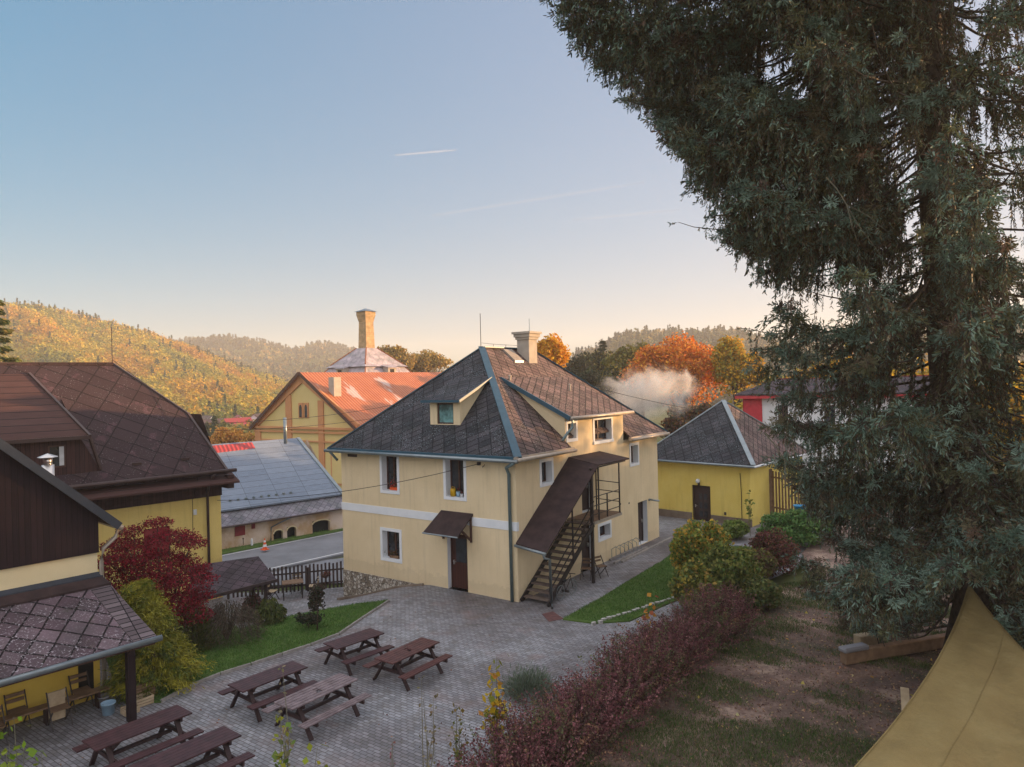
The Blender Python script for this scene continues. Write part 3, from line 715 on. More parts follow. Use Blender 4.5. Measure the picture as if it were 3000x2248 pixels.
    lp = MB().box(Hs, (-.06, .0), (11.48, 11.60), (2.04, 2.14)).tube([Hs(-.05, 11.55, 2.10), Hs(-.25, 11.62, 2.06), Hs(-.5, 11.7, 2.04)], .045, 8); lp.build('wall_lamp', M['gutter'], house, True)
    for a, z in ((8.4, 2.35), (9.3, 2.25), (7.6, 2.0), (7.3, 1.95)): MB().tube([PR(a, -.012, z), PR(a, .01, z)], .05, 8).build('wall_vent', M['steel_dark'], house)
build_house()

M['step'] = m_noise('worn_step_boards', (.10, .072, .060), (.16, .12, .10), 4, .8)
def build_stair():
    s = empty('outside_staircase', tuple(Hs(-.6, .2, 0)), 'brown outside staircase with felt canopy against the right side of the cream house', 'staircase')
    n = 13; run, rise = (3.55 - .22) / n, 2.42 / n
    for i in range(n):
        v = .22 + run * i; z = rise * (i + 1)
        MB().box(Hs, (-1.16, -.06), (v, v + run + .03), (z - .045, z)).build('step', M['step'], s)
    for u, nm in ((-1.22, 0), (-.05, 1)):
        MB().bar(Hs(u, .10, .02), Hs(u, 3.62, 2.36), .05, .20).build('stringer', M['steel_dark'], s)
    ld = MB().box(Hs, (-1.30, -.02), (3.60, 5.98), (2.36, 2.47)); ld.build('landing', M['zinc_warm'], s)
    bd = MB()
    for k in range(8): bd.box(Hs, (-1.26 + k * .155, -1.12 + k * .155), (3.62, 5.96), (2.474, 2.50))
    bd.build('landing_boards', M['wood_mid'], s)
    c = MB(); c.slab([Hs(-1.34, -.10, 2.03), Hs(-.01, -.10, 2.22), Hs(-.01, 3.78, 4.98), Hs(-1.34, 3.90, 4.72)], .06); c.build('sloping_canopy', M['brown_felt'], s)
    c = MB(); c.slab([Hs(-1.34, 3.90, 4.74), Hs(-.01, 3.78, 5.0), Hs(-.01, 6.5, 5.0), Hs(-1.40, 6.6, 4.74)], .06); c.build('landing_canopy', M['brown_felt'], s)
    MB().bar(Hs(-1.30, 3.8, 4.63), Hs(-1.34, 6.3, 4.65), .04, .05).bar(Hs(-.03, 3.9, 4.88), Hs(-.03, 6.4, 4.9), .04, .05).build('canopy_frame', M['steel_dark'], s)
    for u, v, z0, z1, w in ((-1.16, 3.60, 0, 4.62, .11), (-1.26, 4.02, 2.47, 4.64, .05), (-1.26, 5.86, 2.47, 4.66, .05), (-1.24, 4.78, 2.47, 3.46, .045), (-1.28, 1.87, 1.2, 3.36, .05), (-1.28, .22, 0, 2.0, .07), (-.12, 5.9, 2.47, 4.85, .045)):
        MB().box(Hs, (u - w / 2, u + w / 2), (v - w / 2, v + w / 2), (z0, z1)).build('post', M['steel_dark'], s)
    rl = MB()
    for z in (3.46, 3.10, 2.75):
        rl.bar(Hs(-1.26, 3.62, z), Hs(-1.26, 5.86, z), .03, .03)
    for z in (3.80, 3.40, 3.0): rl.bar(Hs(-1.26, 5.86, z - .05), Hs(-.1, 5.88, z), .03, .03)
    rl.build('railing', M['steel_dark'], s)
    hr = MB()
    for k in (.45, .85): hr.bar(Hs(-1.26, .25, .15 + k), Hs(-1.26, 3.6, 2.45 + k), .035, .035)
    hr.build('handrail', M['steel_dark'], s)
    MB().tube([Hs(.0, -.16, 2.13), Hs(-1.36, -.16, 1.97)], .055, 8).build('gutter', M['gutter'], s, True)
    MB().tube([Hs(-1.24, -.15, 1.95), Hs(-1.24, -.08, 1.80), Hs(-1.36, .08, 1.74), Hs(-1.38, .12, .18), Hs(-1.48, -.02, .04)], .05, 8).build('downpipe', M['gutter'], s, True)
build_stair()

# ---------------------------------------------------------------- small yellow house on the right
S0 = atz(2200, 1518, .5); S0.z = 0
Sm = Frame(S0, -46.7, 43.3)
def build_annex():
    h = empty('outbuilding', tuple(Sm(0, 0, -.2)), 'single-storey lemon yellow outbuilding with grey slate pyramid roof behind the cream house', 'outbuilding')
    P = lambda a, d, z: Sm(a, d, z); Q = lambda a, d, z: Sm(d, a, z)
    sc_ = .94
    w = MB(); T = 3.3
    wall(w, P, (0, 6.6), -.3, T, [(2.36, 3.52, -.22, 2.02)], .2)
    wall(w, Q, (0, 7.4), -.3, T)
    w.face([Sm(6.6, 0, -.5), Sm(6.6, 7.4, -.5), Sm(6.6, 7.4, T), Sm(6.6, 0, T)]); w.face([Sm(0, 7.4, -.5), Sm(6.6, 7.4, -.5), Sm(6.6, 7.4, T), Sm(0, 7.4, T)])
    w.build('wall', M['stucco_lemon'], h)
    MB().box(Sm, (3.54, 6.6), (-.05, .05), (-.9, .42)).box(Sm, (-.05, 2.34), (-.05, .05), (-.9, .42)).build('plinth', M['plinth'], h)
    door(h, P, 2.36, 3.52, -.22, 2.02, .18, 'door_dark', glass=[(2.62, 2.82, 1.2 - .5 * k, 1.55 - .5 * k) for k in range(3)] + [(2.92, 3.12, 1.2 - .5 * k, 1.55 - .5 * k) for k in range(3)])
    ap = hit(2092, 1173, Sm(3.3, 3.6, 0), Vector((Sm.u + Sm.v).normalized()))
    ap = Sm(3.3, 3.7, 6.75)
    e = .38; A, B, Cc, D = [Sm(u, v, 3.40) for u, v in ((-e, -e), (6.6 + e, -e), (6.6 + e, 7.4 + e), (-e, 7.4 + e))]
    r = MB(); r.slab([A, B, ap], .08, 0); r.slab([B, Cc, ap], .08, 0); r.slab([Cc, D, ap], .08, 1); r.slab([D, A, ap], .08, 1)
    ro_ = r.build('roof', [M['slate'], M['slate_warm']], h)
    f = MB()
    for q, wd in ((A, .26), (B, .16), (D, .16)): f.bar(q + Vector((0, 0, .03)), ap + Vector((0, 0, .03)), wd, .05)
    f.build('hip_flashing', M['gutter'], ro_)
    MB().tube([Sm(-e - .1, -e - .07, 3.33), Sm(6.6 + e, -e - .07, 3.36)], .065, 8).build('gutter', M['gutter'], ro_, True)
    MB().tube([Sm(-e - .07, -e - .1, 3.33), Sm(-e - .07, 7.4 + e, 3.36)], .065, 8).build('gutter', M['white_plastic'], ro_, True)
    MB().lathe(Sm(3.05, -.14, 2.28), [(0, .14), (.09, .11), (.125, .0), (.09, -.09), (0, -.12)], 12).build('wall_lamp', M['white_plastic'], h, True)
    MB().box(Sm, (3.0, 3.1), (-.08, 0), (2.0, 2.2)).tube([Sm(.55, -.03, 2.9), Sm(.5, -.03, 1.8), Sm(.5, -.03, .0)], .018, 5).build('conduit', M['steel_dark'], h)
    MB().box(Sm, (1.42, 1.54), (-.03, .02), (.5, .66)).build('wall_vent', M['steel_dark'], h)
    MB().box(Sm, (2.2, 3.7), (-.6, -.08), (-.4, -.12)).build('doorstep', M['kerb'], h)
build_annex()
# ---------------------------------------------------------------- brown-roofed house on the left
B0 = atz(653, 1730, -1.0)
Br = Frame((B0.x, B0.y, 0), 44.0 + 180.0, -46.0)      # u runs back along the front wall to the left, v away from the camera
def build_brown():
    h = empty('house', tuple(Br(0, 0, -1.2)), 'yellow house with large brown diamond-tiled roof and long dormer at the left edge', 'house')
    T = 3.34; P = lambda a, d, z: Br(a, d, z)
    w = MB(); wall(w, P, (0, 16), -1.6, T, [(2.22, 3.30, .95, 2.32)], .1)
    w.face([Br(0, 0, -1.6), Br(0, 8, -1.6), Br(0, 8, T), Br(0, 0, T)]); w.face([Br(0, 8, -1.6), Br(16, 8, -1.6), Br(16, 8, T), Br(0, 8, T)])
    w.build('wall', M['stucco_yellow'], h)
    MB().box(P, (2.24, 3.28), (.04, .09), (.97, 2.30)).build('shutter', M['red_paint'], h)
    b = MB(); b.box(Br, (-.04, 16), (-.06, .05), (T, 4.35)); b.box(Br, (-.06, .05), (.05, 8.0), (T, 4.5))
    b.face([Br(-.05, 0, 4.4), Br(-.05, 8, 4.4), Br(-.05, 5.9, 7.0), Br(-.05, 2.1, 7.0)])
    b.build('boarding', M['boards_brown'], h)
    # front slope: eave at v=-.55, ridge at v=4
    e0 = Br(0, -.62, 4.45); rd = Br(0, 4.0, 9.42)
    n = (Br.u.cross((rd - e0).normalized())).normalized()
    H = lambda px, py: hit(px, py, e0, n)
    slope = (9.42 - 4.45) / 4.62; zf = lambda v: 4.45 + (v + .62) * slope
    er, br, rr = H(672, 1393), H(550, 1211), H(329, 1064)
    def back(p):                                  # mirror of a front-slope point on the rear slope
        q = p - Br.o; return Br(q.dot(Br.u), 8.0 - q.dot(Br.v), p.z)
    r = MB()
    lf = Br(16.5, -.62, 4.45); lr = Br(16.5, 4.0, 9.42)
    e1 = Br((er - Br.o).dot(Br.u), -.62, 4.45)
    r.slab([lf, e1, br, rr, lr], .1); r.slab([back(lf), back(e1), back(br), back(rr), lr], .1); r.slab([rr, br, back(br)], .1)
    ro_ = r.build('roof', M['slate_brown'], h)
    f = MB().bar(rr, br, .14, .07).bar(br, e1, .12, .09).bar(rr, lr, .2, .07); f.build('ridge_cap', M['brown_metal'], ro_)
    p = MB(); p.slab([Br(-.45, -1.0, 4.02), Br(16.5, -1.0, 4.02), Br(16.5, -.1, 4.40), Br(-.45, -.1, 4.40)], .08)
    p.build('pent_board', M['brown_sheet'], h)
    MB().tube([Br(-.42, -.74, 4.50), Br(16, -.74, 4.52)], .085, 8).build('gutter', M['brown_metal'], ro_, True)
    MB().tube([Br(.6, -.8, 4.4), Br(.62, -.3, 3.95), Br(.64, -.12, 3.5), Br(.64, -.12, -1.1)], .06, 8).build('downpipe', M['brown_metal'], h, True)
    MB().box(Br, (-.3, -.02), (-.75, .2), (3.7, 4.3)).build('corner_box', M['boards_brown'], h)
    # long dormer
    dfront = -.15
    def Dv(px, py): q = hit(px, py, Br(0, dfront, 0), Br.v) - Br.o; return q.dot(Br.u), q.z
    aR, zR = Dv(245, 1277); aL, zL = Dv(50, 1290)
    zt = (zR + zL) / 2; top_v = 3.55; zt2 = zf(top_v) + .06
    aTR = aR + 1.05
    d = MB(); d.slab([Br(aR - .12, dfront - .25, zt), Br(15.5, dfront - .25, zt), Br(15.5, top_v, zt2), Br(aTR, top_v, zt2)], .09)
    dr = d.build('dormer_roof', M['brown_sheet'], h)
    MB().bar(Br(aR - .14, dfront - .27, zt), Br(aTR - .02, top_v, zt2 + .02), .10, .12).bar(Br(aR - .14, dfront - .27, zt - .05), Br(15.5, dfront - .27, zt - .05), .05, .14).build('verge_board', M['brown_metal'], dr)
    w = MB(); zb = zf(dfront) - .05
    wall(w, lambda a, dd, z: Br(a, dfront + dd, z), (aR + .1, 15.4), zb, zt - .08, [(aR + .62, aR + 1.22, zb + .35, zt - .3), (aR + 2.2, aR + 3.4, zb + .35, zt - .3)], .1)
    w.face([Br(aR + .1, dfront, zb), Br(aR + .1, dfront, zt - .05), Br(aR + .1, 2.6, zf(2.6))])
    q1 = hit(294, 1378, e0, n); w.face([Br(aR + .1, dfront, zt - .1), Br(aR + .1, dfront, zb), q1])
    w.build('dormer_wall', M['boards_brown'], h)
    MB().bar(Br(aR - .14, dfront - .2, zt), q1 + Vector((0, 0, .04)), .09, .10).build('cheek_trim', M['brown_metal'], h)
    PD = lambda a, dd, z: Br(a, dfront + dd, z)
    w1 = window(h, PD, aR + .62, aR + 1.22, zb + .35, zt - .3, trim=0, rev=.08, bars=0)
    MB().box(PD, (aR + .68, aR + .84), (.045, .06), (zb + .42, zt - .36)).build('curtain', M['curtain'], w1)
    window(h, PD, aR + 2.2, aR + 3.4, zb + .35, zt - .3, trim=0, rev=.08, bars=1)
    # snow hooks and small patches
    k = MB()
    for px, py in ((388, 1364), (530, 1350)):
        q = H(px, py); k.bar(q + Vector((0, 0, .05)), q + Br.u * -.35 + Vector((0, 0, .05)), .08, .10)
    k.build('snow_guard', M['brown_metal'], ro_)
    # lightning protection
    c = MB(); pts = [H(329, 1064) + Vector((0, 0, .1)), H(440, 1140), H(500, 1245), H(535, 1320), H(558, 1375)]
    c.tube([q + Vector((0, 0, .06)) for q in pts], .012, 4)
    c.tube([Br(1.25, -.75, 4.5), Br(1.3, -.12, 3.3), Br(1.32, -.1, 1.2)], .012, 4)
    c.tube([rr, rr + Vector((0, 0, 1.65))], .016, 5)
    c.build('lightning_rod', M['steel_dark'], ro_)
    MB().box(P, (1.1, 1.24), (-.05, 0), (2.62, 2.86)).build('wall_socket', M['white_plastic'], h)
build_brown()

# ---------------------------------------------------------------- near building with lean-to, left foreground
W0 = atz(295, 2041, 0)
Nr = Frame(W0, 41.0 + 180.0, -49.0)
def build_near():
    h = empty('house', tuple(Nr(0, 0, 0)), 'cream building with dark boarded gable and slate lean-to roof in the lower left corner', 'house')
    P = lambda a, d, z: Nr(a, d, z)
    w = MB(); T = 4.45
    w.face([P(0, 0, 3.2), P(9, 0, 3.2), P(9, 0, 3.9), P(0, 0, 3.9)], 0)
    w.face([P(0, 0, 0), P(9, 0, 0), P(9, 0, 3.2), P(0, 0, 3.2)], 1)
    w.face([P(0, 0, 0), P(0, 7, 0), P(0, 7, T), P(0, 0, T)], 0)
    w.face([P(0, 7, 0), P(9, 7, 0), P(9, 7, T), P(0, 7, T)], 0)
    w.build('wall', [M['stucco_pale'], M['stucco_deep']], h)
    tanv = (6.82 - 4.5) / (2.1 + .40)
    zg = lambda u: 4.50 + (u + .40) * tanv
    b = MB(); ap = 5.2
    b.solid([P(-.02, -.07, 3.86), P(9, -.07, 3.86), P(9, -.07, zg(ap) - (9 - ap) * tanv), P(ap, -.07, zg(ap)), P(-.02, -.07, zg(-.02))],
            [P(-.02, .02, 3.86), P(9, .02, 3.86), P(9, .02, zg(ap) - (9 - ap) * tanv), P(ap, .02, zg(ap)), P(-.02, .02, zg(-.02))])
    b.build('gable_boarding', M['boards_dark'], h)
    r = MB(); r.slab([P(-.42, -.35, zg(-.42) + .10), P(-.42, 7.3, zg(-.42) + .10), P(ap, 7.3, zg(ap) + .1), P(ap, -.35, zg(ap) + .1)], .10)
    r.slab([P(ap, -.35, zg(ap) + .1), P(ap, 7.3, zg(ap) + .10), P(10, 7.3, zg(ap) - (10 - ap) * tanv), P(10, -.35, zg(ap) - (10 - ap) * tanv)], .10)
    ro_ = r.build('roof', M['slate_brown'], h)
    MB().bar(P(-.44, -.37, zg(-.44) + .06), P(ap, -.37, zg(ap) + .06), .05, .20).build('verge_board', M['navy'], ro_)
    MB().tube([P(-.5, -.3, 4.47), P(-.5, 7.2, 4.5)], .075, 8).build('gutter', M['zinc_warm'], ro_, True)
    MB().tube([P(-.5, -.12, 4.4), P(-.42, -.10, 4.2), P(-.12, -.08, 3.95), P(-.07, -.08, 3.6), P(-.07, -.10, .0)], .055, 8).build('downpipe', M['zinc_warm'], h, True)
    # flue
    fp = aty(141, 1405, 20.2)
    k = MB().tube([fp - Vector((0, 0, .9)), fp + Vector((0, 0, .42))], .16, 14)
    fl = k.build('flue', M['bright_metal'], h, True)
    MB().tube([fp + Vector((0, 0, .42)), fp + Vector((0, 0, .62))], .115, 12).build('flue_neck', M['bright_metal'], fl, True)
    MB().lathe(fp + Vector((0, 0, .64)), [(.26, 0), (.25, .015), (0, .11)], 14).build('rain_cap', M['bright_metal'], fl, True)
    # lean-to
    PP = lambda a, d, z: Nr(a, -d, z)              # d outward from the wall
    sl = MB(); sl.slab([PP(-.12, 0, 3.22), PP(9, 0, 3.22), PP(9, 2.35, 1.98), PP(-.50, 2.35, 1.98)], .10)
    l = sl.build('lean_to_roof', M['slate_near'], h)
    MB().slab([PP(.0, .0, 3.30), PP(9, .0, 3.30), PP(9, .42, 3.075), PP(-.18, .42, 3.075)], .05).build('flashing', M['brown_felt'], l)
    MB().slab([PP(-.04, .012, 3.34), PP(9, .012, 3.34), PP(9, .14, 3.25), PP(-.08, .14, 3.25)], .04).build('head_flashing', M['navy'], l)
    MB().slab([PP(-.14, .42, 3.02), PP(.32, .42, 3.02), PP(.02, 2.36, 2.00), PP(-.52, 2.36, 2.00)], .03).build('verge_tiles', m_vt, l)
    MB().tube([PP(-.62, 2.43, 1.93), PP(9, 2.43, 1.90)], .075, 8).build('gutter', M['gutter'], l, True)
    MB().bar(PP(-.5, 2.33, 1.86), PP(9, 2.33, 1.86), .05, .14).build('fascia', M['wood_brown'], l)
    MB().box(PP, (-.06, .12), (2.06, 2.24), (0, 1.90)).build('post', M['boards_dark'], h)
    MB().box(PP, (.16, .52), (-.3, .012), (.1, 3.0)).build('doorway', M['dark_gap'], h)
    MB().bar(PP(.03, .02, 1.93), PP(.03, 2.3, 1.8), .1, .14).bar(PP(-.4, 2.14, 1.84), PP(9, 2.14, 1.84), .12, .12).build('beam', M['boards_dark'], h)
m_vt = m_boards('verge_slate_courses', (0.11, 0.085, 0.095), (0.20, 0.16, 0.175), 0.16, (0.012, 0.01, 0.012), 'h', 0.6, 0.5, 0.014)
build_near()

# ---------------------------------------------------------------- barn with grey sheet roof
Q0 = atz(651, 1605, -2.35)
Bn = Frame((Q0.x, Q0.y, 0), 47.0, -43.0)
def build_barn():
    h = empty('barn', tuple(Bn(0, 0, -2.6)), 'low old barn with grey sheet roof, red roof strip and arched openings across the road', 'barn')
    P = lambda a, d, z: Bn(a, d, z)
    w = MB()
    ops = [(3.55, 4.25, -2.6, -1.80), (4.55, 5.25, -2.6, -1.72), (6.5, 7.9, -2.6, -1.60)]
    wall(w, P, (-6, 9.0), -3.2, -.80, ops, .3)
    w.face([P(9.0, 0, -3.2), P(9.0, 11, -3.2), P(9.0, 11, -.8), P(9.0, 5.5, 4.0), P(9.0, 0, -.8)])
    w.face([P(-6, 0, -3.2), P(-6, 11, -3.2), P(-6, 11, -.8), P(-6, 5.5, 4.0), P(-6, 0, -.8)])
    w.face([P(-6, 11, -3.2), P(9, 11, -3.2), P(9, 11, -.8), P(-6, 11, -.8)])
    w.build('wall', M['old_plaster'], h)
    for a0, a1, z0, z1 in ops:
        MB().face([P(a0, .28, z0), P(a1, .28, z0), P(a1, .28, z1), P(a0, .28, z1)]).build('opening', M['dark_gap'], h)
        arch = MB(); c = (a0 + a1) / 2; hw = (a1 - a0) / 2 + .02; pts = []
        for k in range(9):
            t = math.pi * k / 8; pts.append((c + hw * math.cos(t), z1 - .22 + .26 * math.sin(t)))
        for (x0, y0), (x1, y1) in zip(pts, pts[1:]): arch.bar(P(x0, -.02, y0), P(x1, -.02, y1), .05, .09)
        arch.build('arch', M['stucco_pale'], h)
    MB().box(P, (.85, 1.55), (-.03, .02), (-1.75, -1.10)).build('shutter', M['red_paint'], h)
    MB().box(P, (2.0, 2.25), (-.03, .02), (-1.42, -1.05)).build('shutter', M['red_paint'], h)
    r = MB(); zt = 4.15
    r.slab([P(-7, -.55, -.85), P(9.15, -.55, -.85), P(9.3, .75, -.05), P(-7, .75, -.05)], .08)
    r.build('lower_roof', M['pale_slate_grey'], h)
    r = MB(); r.slab([P(-7, .45, .05), P(9.25, .45, .05), P(8.2, 5.5, zt), P(-7, 5.5, zt)], .1)
    r.slab([P(-7, 11.4, -.8), P(8.9, 11.4, -.8), P(8.2, 5.5, zt), P(-7, 5.5, zt)], .1)
    ro_ = r.build('roof', M['grey_sheet'], h)
    MB().bar(P(9.28, .42, .06), P(8.22, 5.5, zt + .02), .30, .07).build('verge_flashing', M['gutter'], ro_)
    # hip face towards the right
    MB().slab([P(9.3, .5, .0), P(9.6, 10.8, -.6), P(8.2, 5.5, zt)], .1).build('end_roof', M['pale_slate_grey'], h)
    e0, e1 = P(0, .45, .05), P(0, 5.5, zt); n = Bn.u.cross((e1 - e0).normalized()).normalized()
    q = [hit(x, y, e0 + Vector((0, 0, .02)), n) for x, y in ((600, 1308), (738, 1296), (748, 1313), (632, 1327), (600, 1331))]
    MB().slab([q[0], q[1], q[2], q[3], q[4]], .02).build('red_strip', M['red_sheet'], ro_)
    MB().tube([P(-7, -.63, -.92), P(9.1, -.63, -.90)], .06, 8).build('gutter', M['brown_metal'], ro_, True)
    MB().tube([P(4.6, -.6, -.95), P(4.0, -.2, -1.25), P(3.35, -.12, -1.5), P(3.3, -.1, -2.5)], .05, 8).build('downpipe', M['gutter'], h, True)
    k = MB()
    for i in range(9): k.box(P, (.9 + i * .55, 1.05 + i * .55), (.95, 1.05), (.42, .62))
    k.build('snow_guard', M['gutter'], ro_)
    v = aty(836, 1285, Bn(4.5, 5.5, 0).y)
    MB().tube([v - Vector((0, 0, .4)), v + Vector((0, 0, 1.6))], .14, 8).build('vent_pipe', M['gutter'], ro_, True)
M['pale_slate_grey'] = m_slate('grey_mottled_slate', (0.095, 0.10, 0.115), (0.16, 0.165, 0.18), (0.04, 0.04, 0.045), 0.35, 45, 0.6, (0.34, 0.34, 0.35))
build_barn()

# ---------------------------------------------------------------- brewery with red roof, kiln tower with chimney
Gp = aty(887, 1090.6, 76)
By = Frame((Gp.x, Gp.y, 0), -55.0, 35.0)
def build_brewery():
    h = empty('brewery_building', tuple(By(0, 0, -3)), 'large ochre and yellow gabled building with red metal roof behind the barn', 'building')
    P = lambda a, d, z: By(a, d, z)
    hw, ze, zr = 8.55, 3.75, 9.6
    w = MB()
    out = [P(-hw, 0, -3.5), P(hw, 0, -3.5), P(hw, 0, ze), P(0, 0, zr), P(-hw, 0, ze)]
    w.face(out)
    w.face([P(-hw, 0, -3.5), P(-hw, 34, -3.5), P(-hw, 34, ze), P(-hw, 0, ze)]); w.face([P(hw, 0, -3.5), P(hw, 34, -3.5), P(hw, 34, ze), P(hw, 0, ze)])
    w.face([P(-hw, 34, -3.5), P(hw, 34, -3.5), P(hw, 34, ze), P(0, 34, zr), P(-hw, 34, ze)])
    w.build('wall', M['stucco_brew'], h)
    o = MB()
    for a0, a1 in ((2.0, 2.95), (-3.3, -2.45)): o.box(P, (a0, a1), (-.14, .02), (-3.4, 7.4 if a0 > 0 else 6.8))
    o.box(P, (7.55, 8.55), (-.14, .02), (-3.4, 3.6)); o.box(P, (-8.55, -7.6), (-.14, .02), (-3.4, 3.6))
    o.build('pilaster', M['stucco_brew2'], h)
    c = MB()
    for z0, z1, d in ((3.72, 3.95, .28), (3.30, 3.5, .2), (2.35, 2.5, .18)): c.box(P, (-8.62, 8.62), (-d, .02), (z0, z1))
    c.bar(P(8.5, -.1, 4.05), P(0, -.1, 9.95 - .75), .2, .75, up=Vector((0, 0, 1))); c.bar(P(-8.5, -.1, 4.05), P(0, -.1, 9.95 - .75), .2, .75)
    c.build('cornice', M['stucco_brew2'], h)
    for a in (-.55, .35):
        f = MB(); f.box(P, (a - .32, a + .42), (-.10, .0), (4.92, 6.55)); wdw = f.build('window', M['stucco_brew2'], h)
        pts = [(a - .15, 5.0), (a + .25, 5.0), (a + .25, 6.05), (a + .17, 6.28), (a + .05, 6.36), (a - .07, 6.28), (a - .15, 6.05)]
        MB().solid([P(x, -.13, z) for x, z in pts], [P(x, -.10, z) for x, z in pts]).build('pane', M['glass'], wdw)
    for a0, a1 in ((-6.6, -4.3), (3.2, 5.6)):
        f = MB(); f.box(P, (a0, a1), (-.12, 0), (-2.0, 1.9)); wd = f.build('window', M['stucco_brew2'], h)
        MB().box(P, (a0 + .22, a1 - .22), (-.15, -.121), (-1.8, 1.68)).build('pane', M['stucco_brew'], wd)
    r = MB(); ev = .45
    sl = (zr - ze) / hw
    r.slab([P(-hw - ev, -.5, ze - ev * sl + .25), P(-hw - ev, 34.5, ze - ev * sl + .25), P(0, 34.5, zr + .25), P(0, -.5, zr + .25)], .2)
    r.slab([P(hw + ev, -.5, ze - ev * sl + .25), P(hw + ev, 34.5, ze - ev * sl + .25), P(0, 34.5, zr + .25), P(0, -.5, zr + .25)], .2)
    ro_ = r.build('roof', M['red_roof'], h)
    MB().bar(P(-hw - ev, -.55, ze - ev * sl + .18), P(0, -.55, zr + .18), .08, .34).bar(P(hw + ev, -.55, ze - ev * sl + .18), P(0, -.55, zr + .18), .08, .34).build('verge_board', M['wood_brown'], ro_)
    zz = lambda a: zr + .25 - abs(a) * sl
    MB().box(P, (-3.9, -3.05), (.9, 1.9), (5.0, zz(3.9) + 2.05)).build('chimney', M['chimney'], ro_)
    MB().box(P, (3.9, 4.8), (3.0, 4.0), (5.0, zz(4.8) + 2.3)).build('chimney', M['chimney'], ro_)
    for i in range(4):
        v = 15.5 + i * 2.0
        MB().box(P, (-5.35, -4.8), (v, v + .35), (5.5, zz(5.0) + .75)).build('roof_vent', M['white_plastic'] if i else M['chimney'], ro_)
    s = MB()
    s.bar(P(-6.0, 13.5, zz(6.0) + .35), P(-6.0, 21.5, zz(6.0) + .35), .12, .12)
    for i in range(9): s.bar(P(-5.9, 13.6 + i * .95, zz(5.9) + .1), P(-6.1, 14.1 + i * .95, zz(6.1) + .5), .10, .16)
    s.build('snow_guard', M['steel_dark'], ro_)
build_brewery()
def build_kiln():
    c = aty(1076, 1090, 100); o = Vector((c.x, c.y, 0))
    K = Frame(o, -54.0, 36.0); P = lambda a, d, z: K(a, d, z)
    h = empty('kiln_tower', tuple(K(0, 0, -3)), 'malt kiln tower with pale stepped pyramid roof and tall ochre brick chimney', 'tower')
    def ring(r_, z): return [P(-r_, -r_, z), P(r_, -r_, z), P(r_, r_, z), P(-r_, r_, z)]
    MB().solid(ring(5.3, -3.5), ring(5.3, 7.9)).build('wall', M['stucco_brew'], h)
    r = MB(); r.solid(ring(5.9, 8.0), ring(3.7, 10.9)); r.solid(ring(4.1, 10.9), ring(3.6, 11.2)); r.solid(ring(3.6, 11.2), ring(1.0, 13.6))
    ro_ = r.build('roof', M['pale_slate'], h)
    f = MB()
    for sx, sy in ((-1, -1), (1, -1), (-1, 1)): f.bar(P(3.6 * sx, 3.6 * sy, 11.25), P(1.0 * sx, 1.0 * sy, 13.65), .16, .12); f.bar(P(5.9 * sx, 5.9 * sy, 8.05), P(3.7 * sx, 3.7 * sy, 10.95), .16, .12)
    f.build('hip_flashing', M['red_roof'], ro_)
    for a, d in ((0, -1), (-1, 0)):
        q = lambda x, y, z: P(x, -y, z) if d else P(-y, x, z)
        w = MB(); w.box(q, (-.75, .75), (3.9, 5.0), (9.2, 10.8)); dm = w.build('dormer', M['chimney'], ro_)
        MB().box(q, (-.38, .38), (5.0, 5.03), (9.4, 10.5)).build('opening', M['dark_gap'], dm)
        MB().slab([q(-.95, 5.2, 10.75), q(.95, 5.2, 10.75), q(.95, 3.5, 11.15), q(-.95, 3.5, 11.15)], .1).build('dormer_roof', M['pale_slate'], dm)
    k = MB(); k.solid(ring(.82, 13.3), ring(.72, 17.3)); k.solid(ring(.72, 17.3), ring(.95, 18.3)); k.solid(ring(.95, 18.3), ring(.95, 18.75))
    ch = k.build('chimney', M['brick_chimney'], h)
    MB().solid(ring(1.2, 18.78), ring(.1, 19.25)).build('cap', M['gutter'], ch)
build_kiln()

# ---------------------------------------------------------------- white house with red trim behind the spruce
def build_white():
    o = aty(2180, 1200, 52); F = Frame((o.x, o.y, 0), 124.0, 34.0); P = lambda a, d, z: F(a, d, z)
    h = empty('house', tuple(F(0, 0, -.2)), 'white house with bright red trim and dark slate roof half hidden by the spruce', 'house')
    zt = aty(2180, 1168, 52).z
    w = MB(); wall(w, P, (0, 14), -.4, zt, [(2.4, 3.1, zt - 1.9, zt - .5), (5.5, 6.2, zt - 1.9, zt - .5)], .15)
    w.face([P(0, 0, -.4), P(0, 9, -.4), P(0, 9, zt), P(0, 0, zt)])
    w.build('wall', M['white_wall'], h)
    MB().box(P, (-.05, 1.3), (-.08, .02), (zt - 2.0, zt)).box(P, (-.06, .02), (-.08, 1.2), (zt - 2.0, zt)).build('corner_panel', M['red_bright'], h)
    MB().box(P, (-.5, 14.5), (-.55, .2), (zt, zt + .32)).build('fascia', M['red_bright'], h)
    r = MB(); zr = aty(2180, 1113, 55).z
    r.slab([P(-.5, -.6, zt + .33), P(14.5, -.6, zt + .33), P(13.5, 3.5, zr), P(1.5, 3.5, zr)], .1); r.slab([P(-.5, -.6, zt + .33), P(-.5, 9, zt + .33), P(1.5, 3.5, zr)], .1)
    ro_ = r.build('roof', M['slate_dark'], h)
    MB().bar(P(1.5, 3.5, zr), P(13.5, 3.5, zr), .2, .1).build('ridge_cap', M['red_paint'], ro_)
    window(h, P, 2.4, 3.1, zt - 1.9, zt - .5, trim=.08, rev=.1); window(h, P, 5.5, 6.2, zt - 1.9, zt - .5, trim=.08, rev=.1)
build_white()
